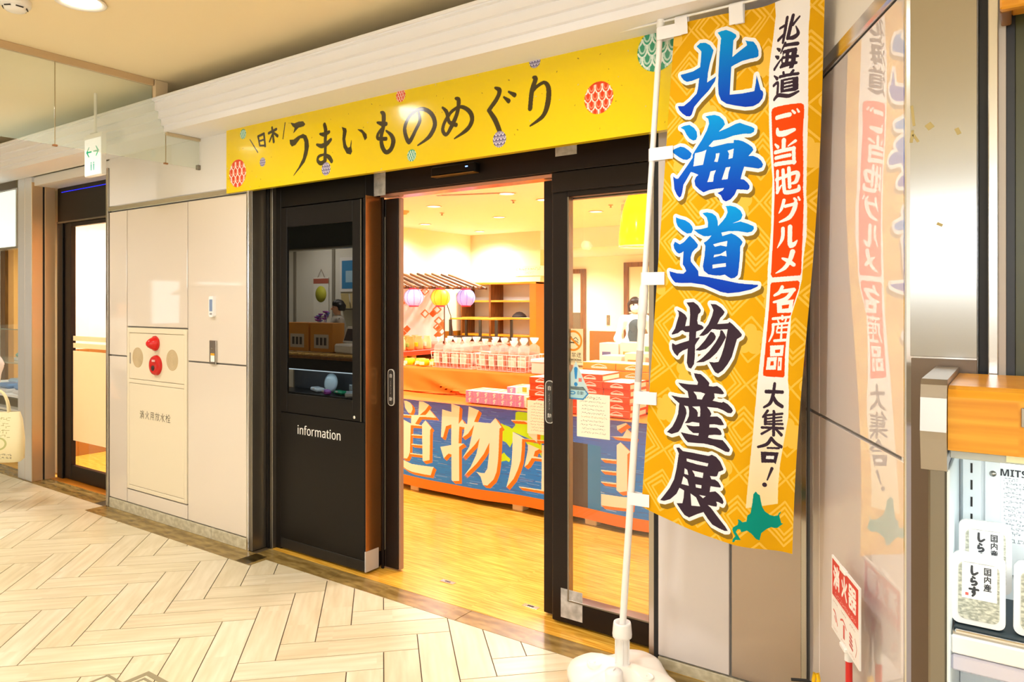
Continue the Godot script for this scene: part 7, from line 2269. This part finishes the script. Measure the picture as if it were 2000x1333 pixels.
const SIGN := "S 204,55,3.6 215,92,3.2|S 207,55,3.6 240,50,4.2|S 240,50,4.2 248,98,4.2|S 212,74,2.9 243,73,2.9|S 215,92,2.6 248,96,2.6|S 269,52,4.2 314,43,4.5|S 289,34,4.2 299,88,4.9|S 294,54,3.2 274,84,2.9|S 297,53,2.9 321,69,5.2|S 153,61,1.0 202,116,1.6|S 366,26,1.3 353,84,1.3|S 583,64,6.8 589,85,8.1 587,123,6.8 587,159,6.2 585,183,7.4|S 558,93,2.3 581,98,7.1 607,93,4.9|S 542,129,2.9 567,137,7.4 594,133,8.1 616,121,5.2|S 587,174,6.5 585,192,7.4 563,198,6.8 547,187,5.5 553,173,4.9 581,170,3.2 607,182,7.8 620,197,6.5|P 399,32 419,37 443,34 467,36 478,47 471,53 443,54 414,70 421,52 410,45|P 393,94 414,96 438,87 467,82 485,90 496,109 499,130 490,159 476,183 448,204 414,227 443,200 467,169 476,140 476,112 469,96 452,94 424,115 405,118 395,108|P 674,86 693,93 696,102 689,128 693,148 702,161 714,160 720,137 719,160 723,175 716,184 697,178 681,155 676,126 679,100|P 752,104 772,108 793,126 795,138 786,144 780,133 772,118|S 861,61,2.3 874,73,8.4 872,111,7.8 863,142,7.1 867,175,7.8 885,197,6.2 907,190,7.8 918,166,9.1 909,145,6.2 885,126,1.6|S 844,93,2.3 867,101,7.1 885,104,6.2|S 863,117,3.2 847,134,5.5 849,147,5.5 885,153,5.5|S 1029,87,2.9 1034,115,5.8 1015,144,5.8 994,172,7.1 983,173,6.8 970,144,6.8 972,119,6.2 994,91,4.5 1031,78,5.2 1064,86,5.5 1089,108,6.8 1097,137,7.8 1080,165,7.1 1056,180,4.2 1025,192,1.3|S 1128,87,2.3 1145,104,5.8 1156,136,5.2 1183,149,5.5|S 1181,67,2.9 1193,76,6.8 1187,113,6.5 1168,146,7.1 1145,173,4.5 1130,159,5.8 1136,136,5.2 1160,109,4.9 1191,96,3.9 1217,102,5.2 1240,122,6.8 1244,146,7.1 1225,169,6.2 1176,190,1.0|S 1331,60,1.9 1347,71,6.8 1338,93,6.5 1308,123,5.8|S 1308,123,5.2 1331,155,7.4 1347,189,6.8|S 1380,80,1.9 1401,93,5.8|S 1363,93,1.9 1380,107,5.8|S 1465,53,2.3 1473,60,6.8 1461,91,6.8 1455,140,6.5|S 1465,91,4.2 1481,80,4.2 1504,75,3.9 1517,95,6.8 1514,135,7.8 1498,168,5.8 1455,190,1.3"
const TABLE := "P 476,12 496,12 523,20 539,35 542,54 529,78 507,76 485,52|P 590,7 620,7 662,21 636,51 590,85 585,83|P 385,92 532,87 638,77 667,46 714,86 636,88 593,92 561,133 614,136 612,140 529,144 532,92 385,97|P 462,116 529,135 521,294 512,315 499,333 468,335 463,301|P 612,130 636,106 680,143 670,155 667,316 625,329 617,326|P 534,192 614,188 614,193 534,199|P 534,245 617,241 617,246 534,251|P 523,297 620,293 620,298 523,304|P 453,342 507,352 534,357 695,350 687,365 674,398 539,400 496,394 453,379 334,382 317,359 396,337|P 325,32 350,34 368,86 337,55|P 305,206 408,201 379,352 351,347 345,212 305,213|P 753,37 786,42 816,46 816,111 779,124 758,185 744,184|P 816,2 873,12 865,104 890,77 905,97 924,99 934,7 1001,22 970,83 1075,81 1105,52 1143,95 1130,103 1125,212 1121,268 1112,324 1094,364 1056,399 1029,399 1014,359 986,337 1014,339 1038,338 1056,313 1066,237 1068,180 1033,241 986,296 900,370 948,316 986,247 1007,162 976,199 890,279 938,215 970,99 929,148 890,172 902,143 905,118 870,117 865,204 902,202 868,223 868,399 823,407 815,402 815,268 796,266 783,275 763,295 740,237 814,219|P 1210,113 1241,123 1281,139 1509,130 1509,135 1267,142 1265,196 1258,251 1241,297 1215,347 1170,397 1184,351 1202,276 1208,203|P 1302,163 1372,180 1345,194 1336,220 1370,221 1469,221 1469,226 1325,230 1302,264 1281,279 1289,247 1302,192|P 1385,159 1436,159 1436,377 1383,379|P 1245,381 1509,375 1509,382 1250,386|P 1202,52 1357,47 1357,150 1306,120 1298,60 1281,54 1202,58|P 1785,26 1831,8 1836,14 1788,46|P 1836,34 1873,63 1870,76 1785,77 1753,76 1815,70|P 1785,112 1804,97 1852,135 1838,147 1838,310 1799,321 1784,314|P 1705,181 1783,177 1783,184 1705,187|P 1705,234 1783,230 1783,236 1705,240|P 1705,287 1783,282 1783,289 1705,292|P 1705,344 1857,337 1852,386 1705,397"
const TGREEN := "P 1228,14 1241,8 1355,8 1428,107 1383,155 1215,113 1208,166 1193,193 1170,170 1148,163 1148,118 1139,75 1157,82 1188,88 1206,97 1224,81|P 1287,152 1383,155 1383,218 1370,198 1345,187 1302,170|P 1143,232 1157,221 1173,236 1197,251 1188,267 1170,261 1141,269"
const TBROWN := "P 1536,124 1634,126 1634,430 1536,434"
const TSTREAK := "P 1634,126 1703,128 1703,429 1634,431"
const BALLS := "0,74,184,54.4 1,110,34,19.4 2,232,157,17.5 2,591,221,23.3 0,951,21,20.7 1,999,221,19.4 2,1347,214,24.0 2,1471,9,18.8 0,1675,145,43.4 1,1843,50,55.0"
